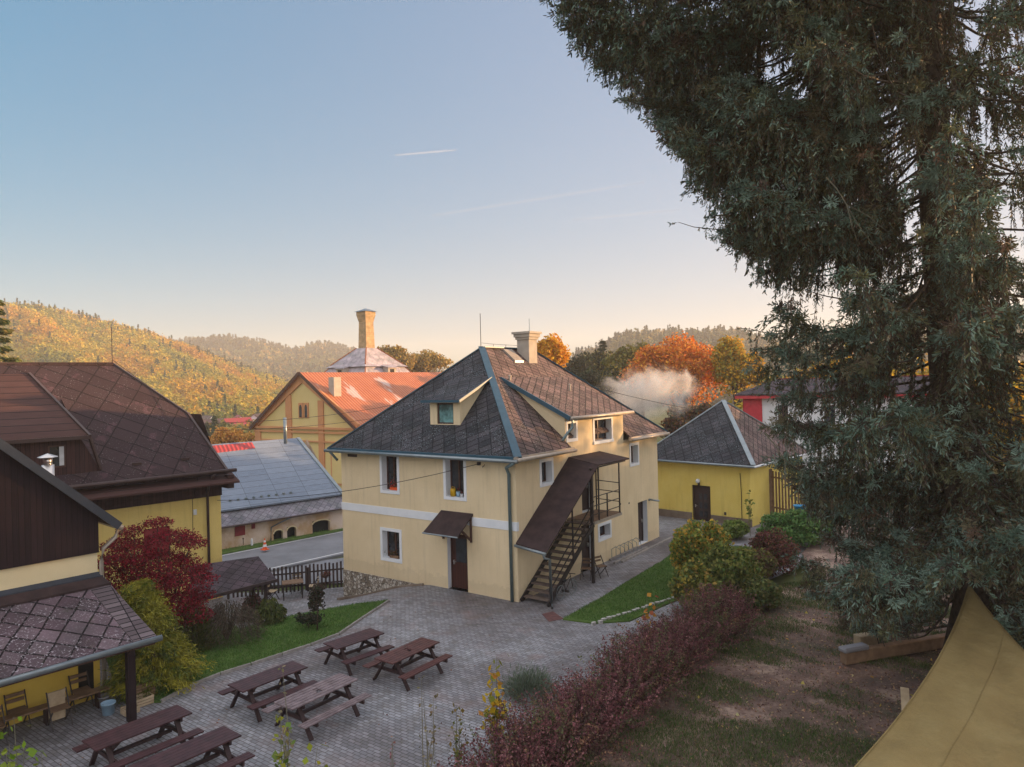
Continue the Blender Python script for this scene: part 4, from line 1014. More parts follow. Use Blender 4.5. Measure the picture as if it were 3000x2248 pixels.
# pale shed wall seen through the lower gap of the spruce
def build_shed():
    o = aty(2730, 1560, 33); F = Frame((o.x, o.y, 0), 100.0, 10.0); P = lambda a, d, z: F(a, d, z)
    h = empty('garden_shed', tuple(F(0, 0, 0)), 'white rendered garden building seen through the gap low in the spruce', 'shed')
    MB().box(P, (0, 3.0), (0, 3.0), (0, 2.9)).build('wall', M['white_wall'], h)
    MB().slab([P(-.3, -.3, 2.92), P(3.3, -.3, 2.92), P(3.3, 3.3, 3.6), P(-.3, 3.3, 3.6)], .1).build('roof', M['slate_dark'], h)
build_shed()
# ---------------------------------------------------------------- picnic tables
def local(u, v, z): return Vector((u, v, z))
def make_table(wood, hole, gap):
    t = empty('picnic_table', (0, 0, 0))
    L, W = 1.86, .72
    tb = MB(); n = 6; sw = W / n
    for i in range(n):
        u0 = -W / 2 + i * sw + gap / 2; u1 = u0 + sw - gap
        if hole and i in (2, 3):
            tb.box(local, (u0, u1), (-L / 2, -.06), (.715, .75)).box(local, (u0, u1), (.06, L / 2), (.715, .75))
        else: tb.box(local, (u0, u1), (-L / 2, L / 2), (.715, .75))
    tb.build('tabletop', wood, t, bevel=.004)
    for s in (-1, 1):
        b = MB(); bw = .27 / 3
        for i in range(3):
            u0 = s * .69 - .135 + i * bw + gap / 2; b.box(local, (u0, u0 + bw - gap), (-L / 2 - .02, L / 2 + .02), (.42, .455))
        b.build('bench', wood, t, bevel=.004)
    for v in (-.66, .66):
        for s in (-1, 1):
            MB().bar(Vector((s * .16, v, .71)), Vector((s * .66, v, .0)), .045, .095, up=Vector((0, 1, 0))).build('leg', M['wood_table_leg'], t)
        MB().box(local, (-.82, .82), (v + .025, v + .07), (.33, .42)).build('crossbeam', M['wood_table_leg'], t)
        MB().box(local, (-.34, .34), (v + .025, v + .07), (.625, .714)).build('crossbeam', M['wood_table_leg'], t)
        sg = -1 if v > 0 else 1
        MB().bar(Vector((0, v + .04, .38)), Vector((0, v + sg * .42, .70)), .045, .07).build('brace', M['wood_table_leg'], t)
    MB().box(local, (-.035, .035), (-.64, .64), (.34, .41)).build('stretcher', M['wood_table_leg'], t)
    return t
M['wood_table_leg'] = m_noise('dark_table_leg', (0.026, 0.014, 0.015), (0.050, 0.027, 0.028), 5, 0.6, 0.2, 0.004, 60)
def build_tables():
    plain = make_table(M['wood_table'], False, .006)
    holed = make_table(M['wood_red'], True, .012)
    grey = make_table(M['wood_grey'], True, .020)
    g = 'picnic tables standing on the paved courtyard'
    spots = [(plain, -4.80, 20.62, 43, .88, 'dark brown picnic table farthest back, nearest the strip of lawn and the house'),
             (holed, -3.08, 19.60, 36, 1.0, 'reddish brown picnic table with parasol hole, rightmost of the six, nearest the hedge'),
             (plain, -6.43, 18.07, 39, 1.0, 'dark brown picnic table beside the lawn, left of the pale weathered one'),
             (grey, -4.92, 17.12, 36, 1.06, 'picnic table with pale weathered slatted top and parasol hole in the middle of the courtyard'),
             (plain, -8.40, 15.50, 38, 1.1, 'dark picnic table in front of the lean-to post at the lower left'),
             (plain, -6.85, 14.40, 38, 1.1, 'dark picnic table cut by the bottom edge of the photo')]
    used = set()
    for src, x, y, a, k, lab in spots:
        t = src if id(src) not in used else copy_tree(src)
        used.add(id(src))
        t.location = (x, y, .004); t.rotation_euler = (0, 0, -R(a)); t.scale = (1, k, 1)
        tag(t, lab, 'picnic table', g)
build_tables()

# ---------------------------------------------------------------- folding chairs, benches, tubs and crates
def folding_chair(loc, rz, label, group, mat='wood_mid', panel=None, folded=False):
    c = empty('folding_chair', loc, label, 'chair', group, rz)
    sx = .04 if folded else 1.0
    rzm = Matrix.Rotation(rz, 4, 'Z')
    def add(name, mb, m):
        o0 = Vector(c.location)
        mb.v = [rzm @ v + o0 - o0 for v in mb.v] if False else mb.v
        o = mb_local(mb, name, m, c); return o
    seat = MB()
    for i in range(4): seat.box(local, (-.2, .2), (-.19 + i * .095, -.115 + i * .095), (.43, .45))
    add('seat', seat, M[mat])
    b = MB().box(local, (-.2, .2), (.19, .215), (.72, .80)).box(local, (-.2, .2), (.20, .225), (.58, .66))
    if panel: b.box(local, (-.18, .18), (.17, .185), (.10, .80))
    add('backrest', b, M[panel or mat])
    for s in (-1, 1):
        add('leg', MB().bar(Vector((s * .21, -.24, 0)), Vector((s * .21, .22, .82)), .025, .03), M['steel_dark'])
        add('leg', MB().bar(Vector((s * .19, .26, 0)), Vector((s * .19, -.18, .44)), .025, .03), M['steel_dark'])
    return c
def mb_local(mb, name, mat, parent):
    """build in the parent's own axes (parent may be rotated)"""
    me = bpy.data.meshes.new(name); me.from_pydata([tuple(v) for v in mb.v], [], mb.f); me.materials.append(mat)
    uv = me.uv_layers.new(name='UVMap')
    o = bpy.data.objects.new(name, me); C.objects.link(o); o.parent = parent; return o
def build_seating():
    PP = lambda a, d, z: Nr(a, -d, z)
    rz = math.atan2(Nr.v.y, Nr.v.x) - math.pi / 2          # chairs face away from the wall
    g = 'folding chairs leaning by the yellow wall under the lean-to'
    b = empty('bench', tuple(PP(1.2, .62, 0)), 'long weathered plank bench along the yellow wall under the lean-to', 'bench')
    MB().box(PP, (-.02, 2.9), (.48, .78), (.42, .46)).build('seat', M['wood_mid'], b)
    for a in (.25, 1.4, 2.6): MB().box(PP, (a, a + .06), (.50, .76), (0, .42)).build('leg', M['wood_table_leg'], b)
    labs = ['brown slatted folding chair nearest the doorway at the right end of the bench', 'folding chair with a pale board leaning on its front, between two brown ones', 'brown folding chair left of the one with the pale board', 'brown folding chair cut by the left edge of the photo']
    for i, (a, d, pan) in enumerate(((.55, .28, None), (1.25, 1.0, 'wood_pale'), (1.95, .32, None), (2.55, .9, None))):
        p = PP(a, d, 0); folding_chair(tuple(p), rz, labs[i], g, 'wood_mid', pan)
    # tubs
    def tub(loc, r, h, mat, label, handle=True):
        t = empty('bucket', tuple(loc), label, 'bucket')
        MB().lathe(loc, [(0, .004), (r * .82, .004), (r, h), (r * 1.06, h), (r * 1.06, h - .03), (r * .97, h - .03), (r * .80, .03), (0, .03)], 16).build('body', M[mat], t, True)
        pts = [loc + Vector((r * 1.05 * math.cos(q), r * .6 * math.sin(q) * .3, h - .02 - abs(math.sin(q)) * .10)) for q in [math.pi * k / 8 for k in range(9)]]
        MB().tube(pts, .006, 5).build('handle', M['steel_dark'], t)
    q = Vector((*G(318, 2092), .004)); tub(q, .165, .29, 'blue_plastic', 'pale blue and white paint bucket beside the lean-to post')
    q = Vector((*G(306, 2070), .004)); tub(q, .15, .28, 'grey_plastic', 'grey bucket standing behind the pale blue one')
    # crates
    def crate(px, py, z0, rz_, lab, mat='wood_pale', s=(.5, .34, .22)):
        q = Vector((*G(px, py), z0)); F = Frame(q, rz_, rz_ + 90); c = empty('wooden_crate', tuple(q), lab, 'crate', 'wooden crates beside the lean-to post')
        m = MB()
        for k in range(3):
            z = .01 + k * s[2] / 3
            for v in (0, s[1]): m.box(F, (0, s[0]), (v, v + .012), (z, z + s[2] / 3 - .015))
            for u in (0, s[0]): m.box(F, (u, u + .012), (.013, s[1] - .001), (z, z + s[2] / 3 - .015))
        m.build('side_slat', M[mat], c)
        m = MB()
        for u in (.014, s[0] - .04):
            for v in (.014, s[1] - .03): MB().box(F, (u, u + .025), (v, v + .025), (.0, s[2])).build('corner_post', M[mat], c)
        MB().box(F, (.02, s[0] - .02), (.02, s[1] - .02), (.012, .03)).build('base', M['wood_mid'], c)
    crate(375, 2070, .004, 40, 'pale slatted crate on the paving right of the lean-to post'); crate(352, 2092, .004, 40, 'low pale crate nearest the lean-to post', s=(.35, .3, .16))
    crate(382, 2050, .23, 44, 'brown crate on top, against the golden cypress', 'wood_mid'); crate(382, 2050, .004, 44, 'brown crate under the upper brown one', 'wood_mid')
    # things under and beside the stair
    for v, u, r_, lab in ((4.0, -.62, -20, 'folding chair with pinkish slats under the outside staircase'), (4.6, -.95, 35, 'folding chair beside the stair column by the house wall')):
        folding_chair(tuple(Hs(u, v, 0)), R(r_), lab, 'folding chairs under the outside staircase', 'wood_mid')
build_seating()

def build_bicycle():
    o = Hs(-1.0, 1.35, 0); F = Frame(o, 125.5 - 180 + 90, 125.5)      # u along the house wall
    F = Frame(o, 35.5, 125.5); P = lambda u, v, z: F(u, v, z)
    b = empty('bicycle', tuple(o), 'small bicycle with white tyres leaning under the outside staircase', 'bicycle')
    def wheel(u):
        c = P(u, .25, .30)
        ring = [c + F.u * (.27 * math.cos(t)) + Vector((0, 0, .27 * math.sin(t))) for t in [2 * math.pi * k / 20 for k in range(21)]]
        w = MB().tube(ring, .013, 6).build('wheel', M['gutter'], b, True)
        s = MB()
        for k in range(0, 20, 2): s.tube([c, ring[k]], .003, 3)
        s.tube([c - F.v * .04, c + F.v * .04], .02, 6); s.build('spokes', M['gutter'], w)
    wheel(-.42); wheel(.48)
    f = MB()
    for p, q in ((P(-.42, .25, .30), P(-.05, .25, .28)), (P(-.05, .25, .28), P(-.15, .25, .68)), (P(-.42, .25, .30), P(-.13, .25, .60)), (P(-.05, .25, .28), P(.32, .25, .66)), (P(-.13, .25, .60), P(.30, .25, .74)), (P(.48, .25, .30), P(.29, .25, .85))):
        f.tube([p, q], .014, 6)
    f.build('frame', M['steel_dark'], b)
    MB().tube([P(.27, .0, .88), P(.29, .25, .86), P(.27, .5, .88)], .014, 6).build('handlebar', M['black'], b)
    MB().box(P, (-.28, -.05), (.18, .32), (.68, .73)).build('saddle', M['black'], b)
    MB().tube([P(-.05, .12, .28), P(-.05, .38, .28)], .05, 8).build('crank', M['steel_dark'], b)
    k = empty('bicycle_rack', tuple(Hs(-.35, 8.2, 0)), 'grey metal bicycle rack of hoops along the house wall before the far door', 'bicycle rack')
    for i in range(6):
        v = 7.2 + i * .42; m = MB()
        m.tube([Hs(-.12, v, .12), Hs(-.12, v, .50), Hs(-.3, v + .05, .62), Hs(-.5, v + .1, .5), Hs(-.55, v + .1, .12)], .014, 5); m.build('hoop', M['gutter'], k)
    MB().box(Hs, (-.60, -.50), (6.6, 10.0), (0.02, .10)).box(Hs, (-.16, -.08), (7.0, 9.8), (0.02, .10)).build('base_rail', M['kerb'], k)
build_bicycle()

# drain cover, kerbs and edging
M['kerb_pale'] = m_noise('pale_edging_stone', (.36, .34, .32), (.5, .48, .46), 6)
def build_edges():
    p = [G(1588, 1800), G(1620, 1792), G(1652, 1814), G(1608, 1822)]
    tag(MB().slab([Vector((x, y, .012)) for x, y in p], .03).build('drain_cover', m_noise('rusty_grate', (.09, .04, .04), (.15, .07, .065), 8)), 'rusty rectangular drain cover in the paving by the lawn corner', 'drain cover')
    line = lawn_l[:9]
    e = MB()
    for a, b in zip(line, line[1:]):
        n = max(1, int((Vector(a) - Vector(b)).length / .8))
        for i in range(n):
            p, q = Vector(a).lerp(Vector(b), (i + .02) / n), Vector(a).lerp(Vector(b), (i + .98) / n)
            e.bar((p.x, p.y, ground_h(*p) + .03), (q.x, q.y, ground_h(*q) + .03), .06, .10)
    tag(e.build('kerb', M['kerb']), kind='structure')
    rng = random.Random(4)
    s = MB(); a, b = Vector(G(1742, 1832)), Vector(G(2010, 1745))
    for k in range(21):
        p = a.lerp(b, k / 20); r_ = rng.uniform(.07, .12)
        F = Frame((p.x + rng.uniform(-.04, .04), p.y, ground_h(*p)), rng.uniform(0, 90), rng.uniform(0, 90) + 90)
        F = Frame(F.o, 60 + rng.uniform(-12, 12), 150)
        s.box(F, (-.075, .075), (-.05, .05), (0, .09 + rng.uniform(0, .04)))
    tag(s.build('kerb', M['kerb_pale']), kind='structure')
    c = MB().bar((*G(1850, 1610), .04), (*G(1790, 1640), .04), .12, .08)
    s = MB(); s.box(Hs, (-.78, -.66), (7.0, 12.6), (0, .09)); tag(s.build('kerb', M['kerb']), kind='structure')
    # raised edge below the stone plinth
    m = MB(); pts = [Hs(9.4, -.55, 0), Hs(7.5, -.6, 0), Hs(6.0, -.45, 0), Hs(4.6, -.2, 0)]
    pts = [Vector((p.x, p.y, ground_h(p.x, p.y) + .04)) for p in pts]
    for a, b in zip(pts, pts[1:]): m.bar(a, b, .12, .10)
    tag(m.build('kerb', M['plinth']), kind='structure')
build_edges()

# ---------------------------------------------------------------- picket fence, slate shelter and garden table by the road
FN = [atz(1012, 1700, -1.25), atz(860, 1725, -1.25), atz(700, 1760, -1.25)]
def build_fence():
    a, b = Vector((-8.0, 33.0, 0)), Vector((-13.0, 31.6, 0))
    f = empty('picket_fence', (a.x, a.y, -1.2), 'dark brown picket fence along the road between the cream house and the slate shelter', 'fence')
    L = (b - a).length; d = (b - a).normalized(); n = int(L / .175)
    th = lambda p: Vector((p.x, p.y, ground_h(p.x, p.y)))
    for i in range(n):
        p = th(a + d * (i * .175 + .05)); hh = 1.24 + .03 * math.sin(i * 1.7)
        MB().bar(p + Vector((0, 0, .06)), p + Vector((0, 0, hh)), .085, .022, up=Vector((-d.y, d.x, 0))).build('picket', M['fence'], f)
    for z in (.32, .90): MB().bar(th(a) + Vector((0, .04, z)), th(b) + Vector((0, .04, z)), .03, .07).build('rail', M['fence'], f)
    for i in range(4):
        p = th(a + d * (L * i / 3.0)) + Vector((0, .07, 0)); MB().bar(p, p + Vector((0, 0, 1.1)), .09, .09).build('post', M['fence'], f)
    # white gate-like strip of paint on far kerb is the road marking; hanging flower basket
    q = th(a + d * .9) + Vector((.0, -.15, .72))
    fb = empty('flower_basket', tuple(q), 'flower basket with withered reddish plants hung on the picket fence near the house', 'flower basket')
    MB().lathe(q, [(0, -.12), (.12, -.10), (.18, .03), (.0, .04)], 10).build('basket', M['wood_brown'], fb)
    rng = np.random.default_rng(3); P = np.array(q) + np.array([0, 0, .07]) + rng.normal(0, .09, (160, 3)) * np.array([1.2, .8, .6])
    quads('flowers', leaves(rng, P, .07), palette(rng, 160, [(.16, .07, .04), (.10, .08, .04), (.22, .05, .06)]), M['leaf'], fb)
    # shelter with slate roof
    s0 = aty(505 * 1.356, 1690, 27.5); F = Frame((s0.x, s0.y, 0), 50.0, -40.0)
    top = [hit(x, y, Vector((0, 27.3, 0)), Vector((0, 1, 0))) for x, y in ()]
    g = lambda px, py, y: aty(px, py, y)
    A_, B_, C_, D_ = g(652, 1740, 26.4), g(812, 1700, 27.9), g(757, 1630, 29.3), g(652, 1645, 28.4)
    zl = min(A_.z, B_.z)
    r = empty('shelter', (B_.x - .6, B_.y, ground_h(B_.x, B_.y)), 'small open shelter with dark diamond-slate roof beside the picket fence', 'shelter')
    A2_ = A_ + (A_ - B_) * .5; D2_ = D_ + (D_ - C_) * .9
    rf = MB().slab([A2_, B_, C_, D2_], .08).build('roof', M['slate_dark'], r)
    MB().bar(B_, A2_, .06, .10).build('fascia', M['fence'], rf)
    for k in (.12, .95):
        p = B_.lerp(A2_, k) + (C_ - B_) * .12; gz = ground_h(p.x, p.y)
        MB().bar((p.x, p.y, gz), (p.x, p.y, p.z), .12, .12, up=Vector((0, 1, 0))).build('post', M['fence'], r)
        p = C_.lerp(D2_, k) - (C_ - B_) * .12; gz = ground_h(p.x, p.y)
        MB().bar((p.x, p.y, gz), (p.x, p.y, p.z), .12, .12, up=Vector((0, 1, 0))).build('post', M['fence'], r)
    # garden table and chairs by the fence
    q = atz(858, 1735, -1.05); gz = ground_h(q.x, q.y)
    t = empty('garden_table', (q.x, q.y, gz), 'small pale garden table in front of the picket fence', 'table')
    F = Frame((q.x, q.y, gz), 70, 160)
    MB().box(F, (-.45, .45), (-.35, .35), (.70, .73)).build('tabletop', M['wood_mid'], t)
    for u in (-.4, .4):
        for v in (-.3, .3): MB().box(F, (u - .02, u + .02), (v - .02, v + .02), (0, .70)).build('leg', M['steel_dark'], t)
    for du, dv, rz, lab in ((-.9, .1, 80, 'garden chair left of the small table by the picket fence'), (.9, .0, -80, 'garden chair right of the small table by the picket fence'), (.2, -.8, 10, 'garden chair in front of the small table by the picket fence')):
        p = F(du, dv, 0); p.z = ground_h(p.x, p.y)
        folding_chair(tuple(p), R(rz), lab, 'chairs around the small garden table', 'wood_pale')
build_fence()

# traffic cone, marker post on the verge
def build_cone():
    q = atz(776, 1611, -2.40); s = empty('traffic_cone', tuple(q), 'orange and white striped traffic cone on the verge by the road', 'traffic cone')
    MB().box(Frame(q, 30, 120), (-.2, .2), (-.2, .2), (0, .05)).build('base', M['orange_plastic'], s)
    c = MB(); zs = [.05, .2, .36, .5, .62, .75]; rs = [.16, .13, .10, .075, .05, .025]
    for i in range(5): c.lathe(q, [(rs[i], zs[i]), (rs[i + 1], zs[i + 1])], 12, i % 2)
    c.build('cone', [M['orange_plastic'], M['white_plastic']], s, True)
    q = atz(738, 1598, -2.35)
    m = MB().box(Frame(q, 30, 120), (-.05, .05), (-.05, .05), (0, .45)); tag(m.build('marker_post', M['white_plastic']), 'short white marker post on the verge left of the cone', 'marker post')
    q = atz(713, 1597, -2.35)
    m = MB().tube([q, q + Vector((0, 0, .42))], .02, 5).lathe(q + Vector((0, 0, .42)), [(0, -.05), (.07, 0), (0, .08)], 6); tag(m.build('stake', M['wood_brown']), 'thin brown stake on the verge left of the white marker', 'stake')
    q = atz(967, 1549, -2.4)
    tag(MB().tube([q, q + Vector((0, 0, 1.9))], .04, 6).build('post', M['steel_dark']), 'thin bare post on the verge in front of the barn', 'post')
build_cone()

# window sill things
def build_sills():
    rng = np.random.default_rng(8)
    p = PL(6.50, .20, 3.69); f = empty('flower_box', tuple(p), 'red geraniums in a pot on the upper left window sill', 'flower pot')
    MB().box(Frame(p, HU, HV), (-.25, .2), (-.07, .07), (0, .12)).build('planter', M['orange_plastic'], f)
    P = np.array(p) + np.array([0, 0, .22]) + rng.normal(0, .07, (260, 3)) * np.array([1.7, 1.2, 1.0])
    quads('flowers', leaves(rng, P, .05), palette(rng, 260, [(.45, .02, .03), (.5, .04, .03), (.05, .10, .03)]), M['leaf'], f)
    p = PL(3.12, .08, 3.69); w = empty('watering_can', tuple(p), 'yellow watering can on the sill of the upper right window', 'watering can')
    MB().lathe(p, [(0, .0), (.11, .0), (.115, .26), (.09, .30), (0, .30)], 14).build('body', M['yellow_plastic'], w, True)
    MB().tube([p + Vector((-.1, 0, .22)), p + Vector((-.03, 0, .38)), p + Vector((.08, 0, .34))], .014, 6).build('handle', M['yellow_plastic'], w)
    for k, (a, mat, r_, h_, lab) in enumerate(((2.86, 'blue_plastic', .08, .2, 'pale blue pot beside the yellow watering can'), (2.68, 'white_plastic', .06, .13, 'small white pot at the right end of the same sill'))):
        p = PL(a, .08, 3.69); w = empty('flower_pot', tuple(p), lab, 'flower pot', 'pots on the upper right window sill')
        MB().lathe(p, [(0, 0), (r_ * .8, 0), (r_, h_), (r_ * .8, h_ - .01), (0, h_ - .02)], 12).build('pot', M[mat], w, True)
        P = np.array(p) + np.array([0, 0, h_ + .05]) + rng.normal(0, .035, (60, 3)); quads('foliage', leaves(rng, P, .05), palette(rng, 60, [(.03, .08, .03), (.3, .03, .05)]), M['leaf'], w)
    p = PL(6.6, .12, .80); f = empty('flower_pot', tuple(p), 'orange plants in a pot behind the ground-floor window', 'flower pot')
    MB().box(Frame(p, HU, HV), (-.35, .15), (-.05, .05), (0, .10)).build('pot', M['wood_mid'], f)
    P = np.array(p) + np.array([0, 0, .2]) + rng.normal(0, .06, (150, 3)) * np.array([2, 1.2, 1]); quads('foliage', leaves(rng, P, .06), palette(rng, 150, [(.20, .06, .02), (.08, .09, .03)]), M['leaf'], f)
build_sills()

# overhead cables
def cable(p, q, sag, r_, label):
    p, q = Vector(p), Vector(q); pts = [p.lerp(q, k / 14) - Vector((0, 0, sag * 4 * (k / 14) * (1 - k / 14))) for k in range(15)]
    tag(MB().tube(pts, r_, 5).build('overhead_cable', M['cable']), label, 'cable', 'overhead cables')
cable(Br(.5, -.8, 3.25), Hs(1.68, -.12, 5.05), .35, .012, 'black cable from the brown-roofed house to the front of the cream house')
cable(aty(560, 1242, 44), aty(1250, 1165, 62), .5, .018, 'upper thin cable crossing in front of the brewery gable')
cable(aty(560, 1262, 44), aty(1260, 1195, 62), .5, .018, 'lower thin cable crossing in front of the brewery gable')
cable(aty(1725, 1130, 38), aty(2150, 1215, 50), .2, .015, 'thin cable from the cream house roof towards the right, through the steam')

# timber beam seesaw and sail post
def build_beam():
    a, b = atz(2470, 1935, .2), atz(2790, 1880, .2)
    s = empty('timber_beam', (a.x, a.y, .07), 'heavy square timber beam lying on the bare soil under the spruce', 'beam')
    MB().bar((a.x, a.y, .27), (b.x, b.y, .27), .24, .34).build('beam', M['wood_mid'], s, bevel=.02)
    d = (b - a).normalized(); n = Vector((-d.y, d.x, 0))
    c = a + d * .05; MB().bar((c.x - d.x * .1, c.y - d.y * .1, .49), (c.x + d.x * .75, c.y + d.y * .75, .50), .30, .14).build('end_pad', M['grey_plastic'], s, bevel=.04)
    c = a + d * 1.35; h = MB()
    for k in (-.1, .1): h.tube([Vector((c.x, c.y, .44)) + n * k, Vector((c.x, c.y, .80)) + n * k - d * .1, Vector((c.x, c.y, .95)) + n * k * .3 - d * .12], .014, 6)
    h.build('handle', M['steel_dark'], s)
    q = atz(2535, 1890, .07); F = Frame(q, 75, 165)
    bl = empty('timber_block', tuple(q), 'pale cut timber block behind the beam', 'block'); MB().box(F, (-.3, .38), (-.15, .15), (0, .32)).build('block', M['wood_pale'], bl, bevel=.02)
    q = atz(2655, 2100, .07); F = Frame(q, 30, 120)
    pl_ = MB().bar(q, q + Vector((.25, .5, .45)), .18, .05); tag(pl_.build('plank', M['wood_pale']), 'pale plank end sticking out beside the tan shade sail', 'plank')
build_beam()

def build_sail():
    T = aty(2838, 1712, 17.6); Lc = aty(2330, 2420, 9.6); Rc = aty(3420, 2250, 11.5)
    n = 44; V = {}; mb = MB(); cen = (T + Lc + Rc) / 3
    def P(a, b):                                       # barycentric: T + a(L-T) + b(R-T), a+b<=1
        c = 1 - a - b
        p = T * c + Lc * a + Rc * b
        pull = 0.30 * 4 * a * c * (1 - b) ** 2
        w1, w2, w3 = a * c, b * c, a * b                # edges curve inwards
        e1 = (cen - (T + Lc) / 2); e2 = (cen - (T + Rc) / 2); e3 = cen - (Lc + Rc) / 2
        p = p + e1 * (0.95 * w1 * (1 - b * 2 if b < .5 else 0)) + e2 * (0.60 * w2 * (1 - a * 2 if a < .5 else 0)) + e3 * (0.4 * w3 * (1 - c * 2 if c < .5 else 0))
        p.z -= .5 * (a * c + b * c + a * b) * .4
        p.z += (.030 * math.sin(7 * a + 11 * b + 2 * math.sin(9 * b)) + .018 * math.sin(26 * a - 9 * b + 3 * math.sin(6 * b)) + .012 * math.sin(31 * b + 13 * a)) * min(1, 8 * min(a, b, c) + .2)
        return p
    for i in range(n + 1):
        for j in range(n + 1 - i): V[i, j] = len(mb.v); mb.v.append(P(i / n, j / n))
    for i in range(n):
        for j in range(n - i):
            mb.f.append([V[i, j], V[i + 1, j], V[i, j + 1]]); mb.m.append(0)
            if i + j < n - 1: mb.f.append([V[i + 1, j], V[i + 1, j + 1], V[i, j + 1]]); mb.m.append(0)
    s = empty('shade_sail', tuple(T), 'tan triangular shade sail stretched from the spruce in the lower right corner', 'shade sail')
    o = mb.build('cloth', M['cloth_tan'], s, True)
    md = o.modifiers.new('thick', 'SOLIDIFY'); md.thickness = .006
    MB().tube([P(i / n, 0) for i in range(n + 1)], .013, 5).tube([P(0, i / n) for i in range(n + 1)], .013, 5).build('hem', M['cloth_tan'], s, True)
    for bb in (.30,): MB().tube([P(i / n, bb) + Vector((0, 0, .006)) for i in range(int(n * (1 - bb)) + 1)], .005, 4).build('seam', M['cloth_tan'], s, True)
    MB().tube([T, T + Vector((.55, .6, .35))], .01, 5).build('rope', M['white_plastic'], s)
build_sail()

# slatted gate and blue tub right of the outbuilding
def build_gate():
    a = aty(2258, 1490, 40.0); b = aty(2420, 1490, 36.5); za, zb = .35, aty(2300, 1385, 39).z
    g = empty('wooden_gate', (a.x, a.y, 0), 'brown slatted wooden gate with diagonal brace right of the yellow outbuilding', 'gate')
    d = b - a; d.z = 0; n = 17
    for i in range(n + 1):
        p = a + d * (i / n); MB().bar((p.x, p.y, za), (p.x, p.y, zb), .11, .03, up=Vector((-d.y, d.x, 0)).normalized()).build('slat', M['wood_mid'], g)
    for z in (za + .4, zb - .35): MB().bar((a.x, a.y - .03, z), (b.x, b.y - .03, z), .03, .10).build('rail', M['wood_mid'], g)
    MB().bar((a.x + d.x * .25, a.y + d.y * .25 - .06, zb - .3), (a.x + d.x, a.y + d.y - .06, za + .4), .03, .10).build('brace', M['wood_mid'], g)
    MB().bar((a.x, a.y, -.4), (a.x, a.y, zb + .1), .2, .2, up=Vector((0, 1, 0))).build('post', M['wood_mid'], g)
    q = aty(2325, 1470, 34.5)
    t = empty('tub', (q.x, q.y, q.z - .3), 'bright blue plastic tub in front of the brown slatted gate', 'tub')
    c = Vector((q.x + .3, q.y, q.z - .45)); MB().lathe(c, [(0, 0), (.22, 0), (.29, .26), (.32, .26), (.30, .23), (.24, .03), (0, .03)], 14).build('body', M['blue_tub'], t, True)
    MB().lathe(c, [(0, -c.z), (.22, -c.z), (.22, -.001), (0, -.001)], 10).build('stand', M['wood_mid'], t)
build_gate()
# ---------------------------------------------------------------- vegetation
GOLD = [(.62, .30, .035), (.55, .22, .02), (.48, .30, .04), (.60, .36, .06)]
OLIVE = [(.16, .15, .03), (.20, .17, .035), (.11, .12, .03)]
DARK = [(.025, .040, .018), (.035, .050, .022), (.030, .036, .018)]
def limbs(mb, base, top, ends, r0, rng, m=0):
    base = Vector(base); top = Vector(top)
    mid = base.lerp(top, .55) + Vector((rng.normal() * .06, rng.normal() * .06, 0)) * (top - base).length * .3
    mb.tube([base, mid, top], [r0, r0 * .7, r0 * .25], 8, m)
    for e in ends:
        e = Vector(e); t = rng.uniform(.3, .85); s = base.lerp(mid, min(1, t * 1.6)) if t < .6 else mid.lerp(top, (t - .6) / .4)
        k = s.lerp(e, .5) + Vector((0, 0, .08 * (e - s).length))
        mb.tube([s, k, e], [r0 * .32, r0 * .2, r0 * .05], 5, m)
def broadleaf(name, loc, h, rad, crown_z, n, leaf, pal, label, cat, group=None, seed=1, w=None, nl=16, lr=.42, r0=.18, bark='bark', aspect=.7, low=-.5, fill=.2, mat='leaf', shape=None):
    rng = np.random.default_rng(seed)
    t = empty(name, loc, label, cat, group)
    c = np.array(loc) + np.array([0, 0, crown_z]); P, L, li = lumpy(rng, c, rad, n, nl, lr, low, fill)
    if shape is not None: P = shape(P)
    P = P[P[:, 2] > loc[2] + .05]
    mb = MB(); limbs(mb, loc, (loc[0], loc[1], loc[2] + crown_z + rad[2] * .55), L, r0, rng); mb.build('trunk', M[bark], t, True)
    quads('crown', leaves(rng, P, leaf, aspect), palette(rng, len(P), pal, w), M[mat], t)
    return t
def ptop(px, py, y): return aty(px, py, y)

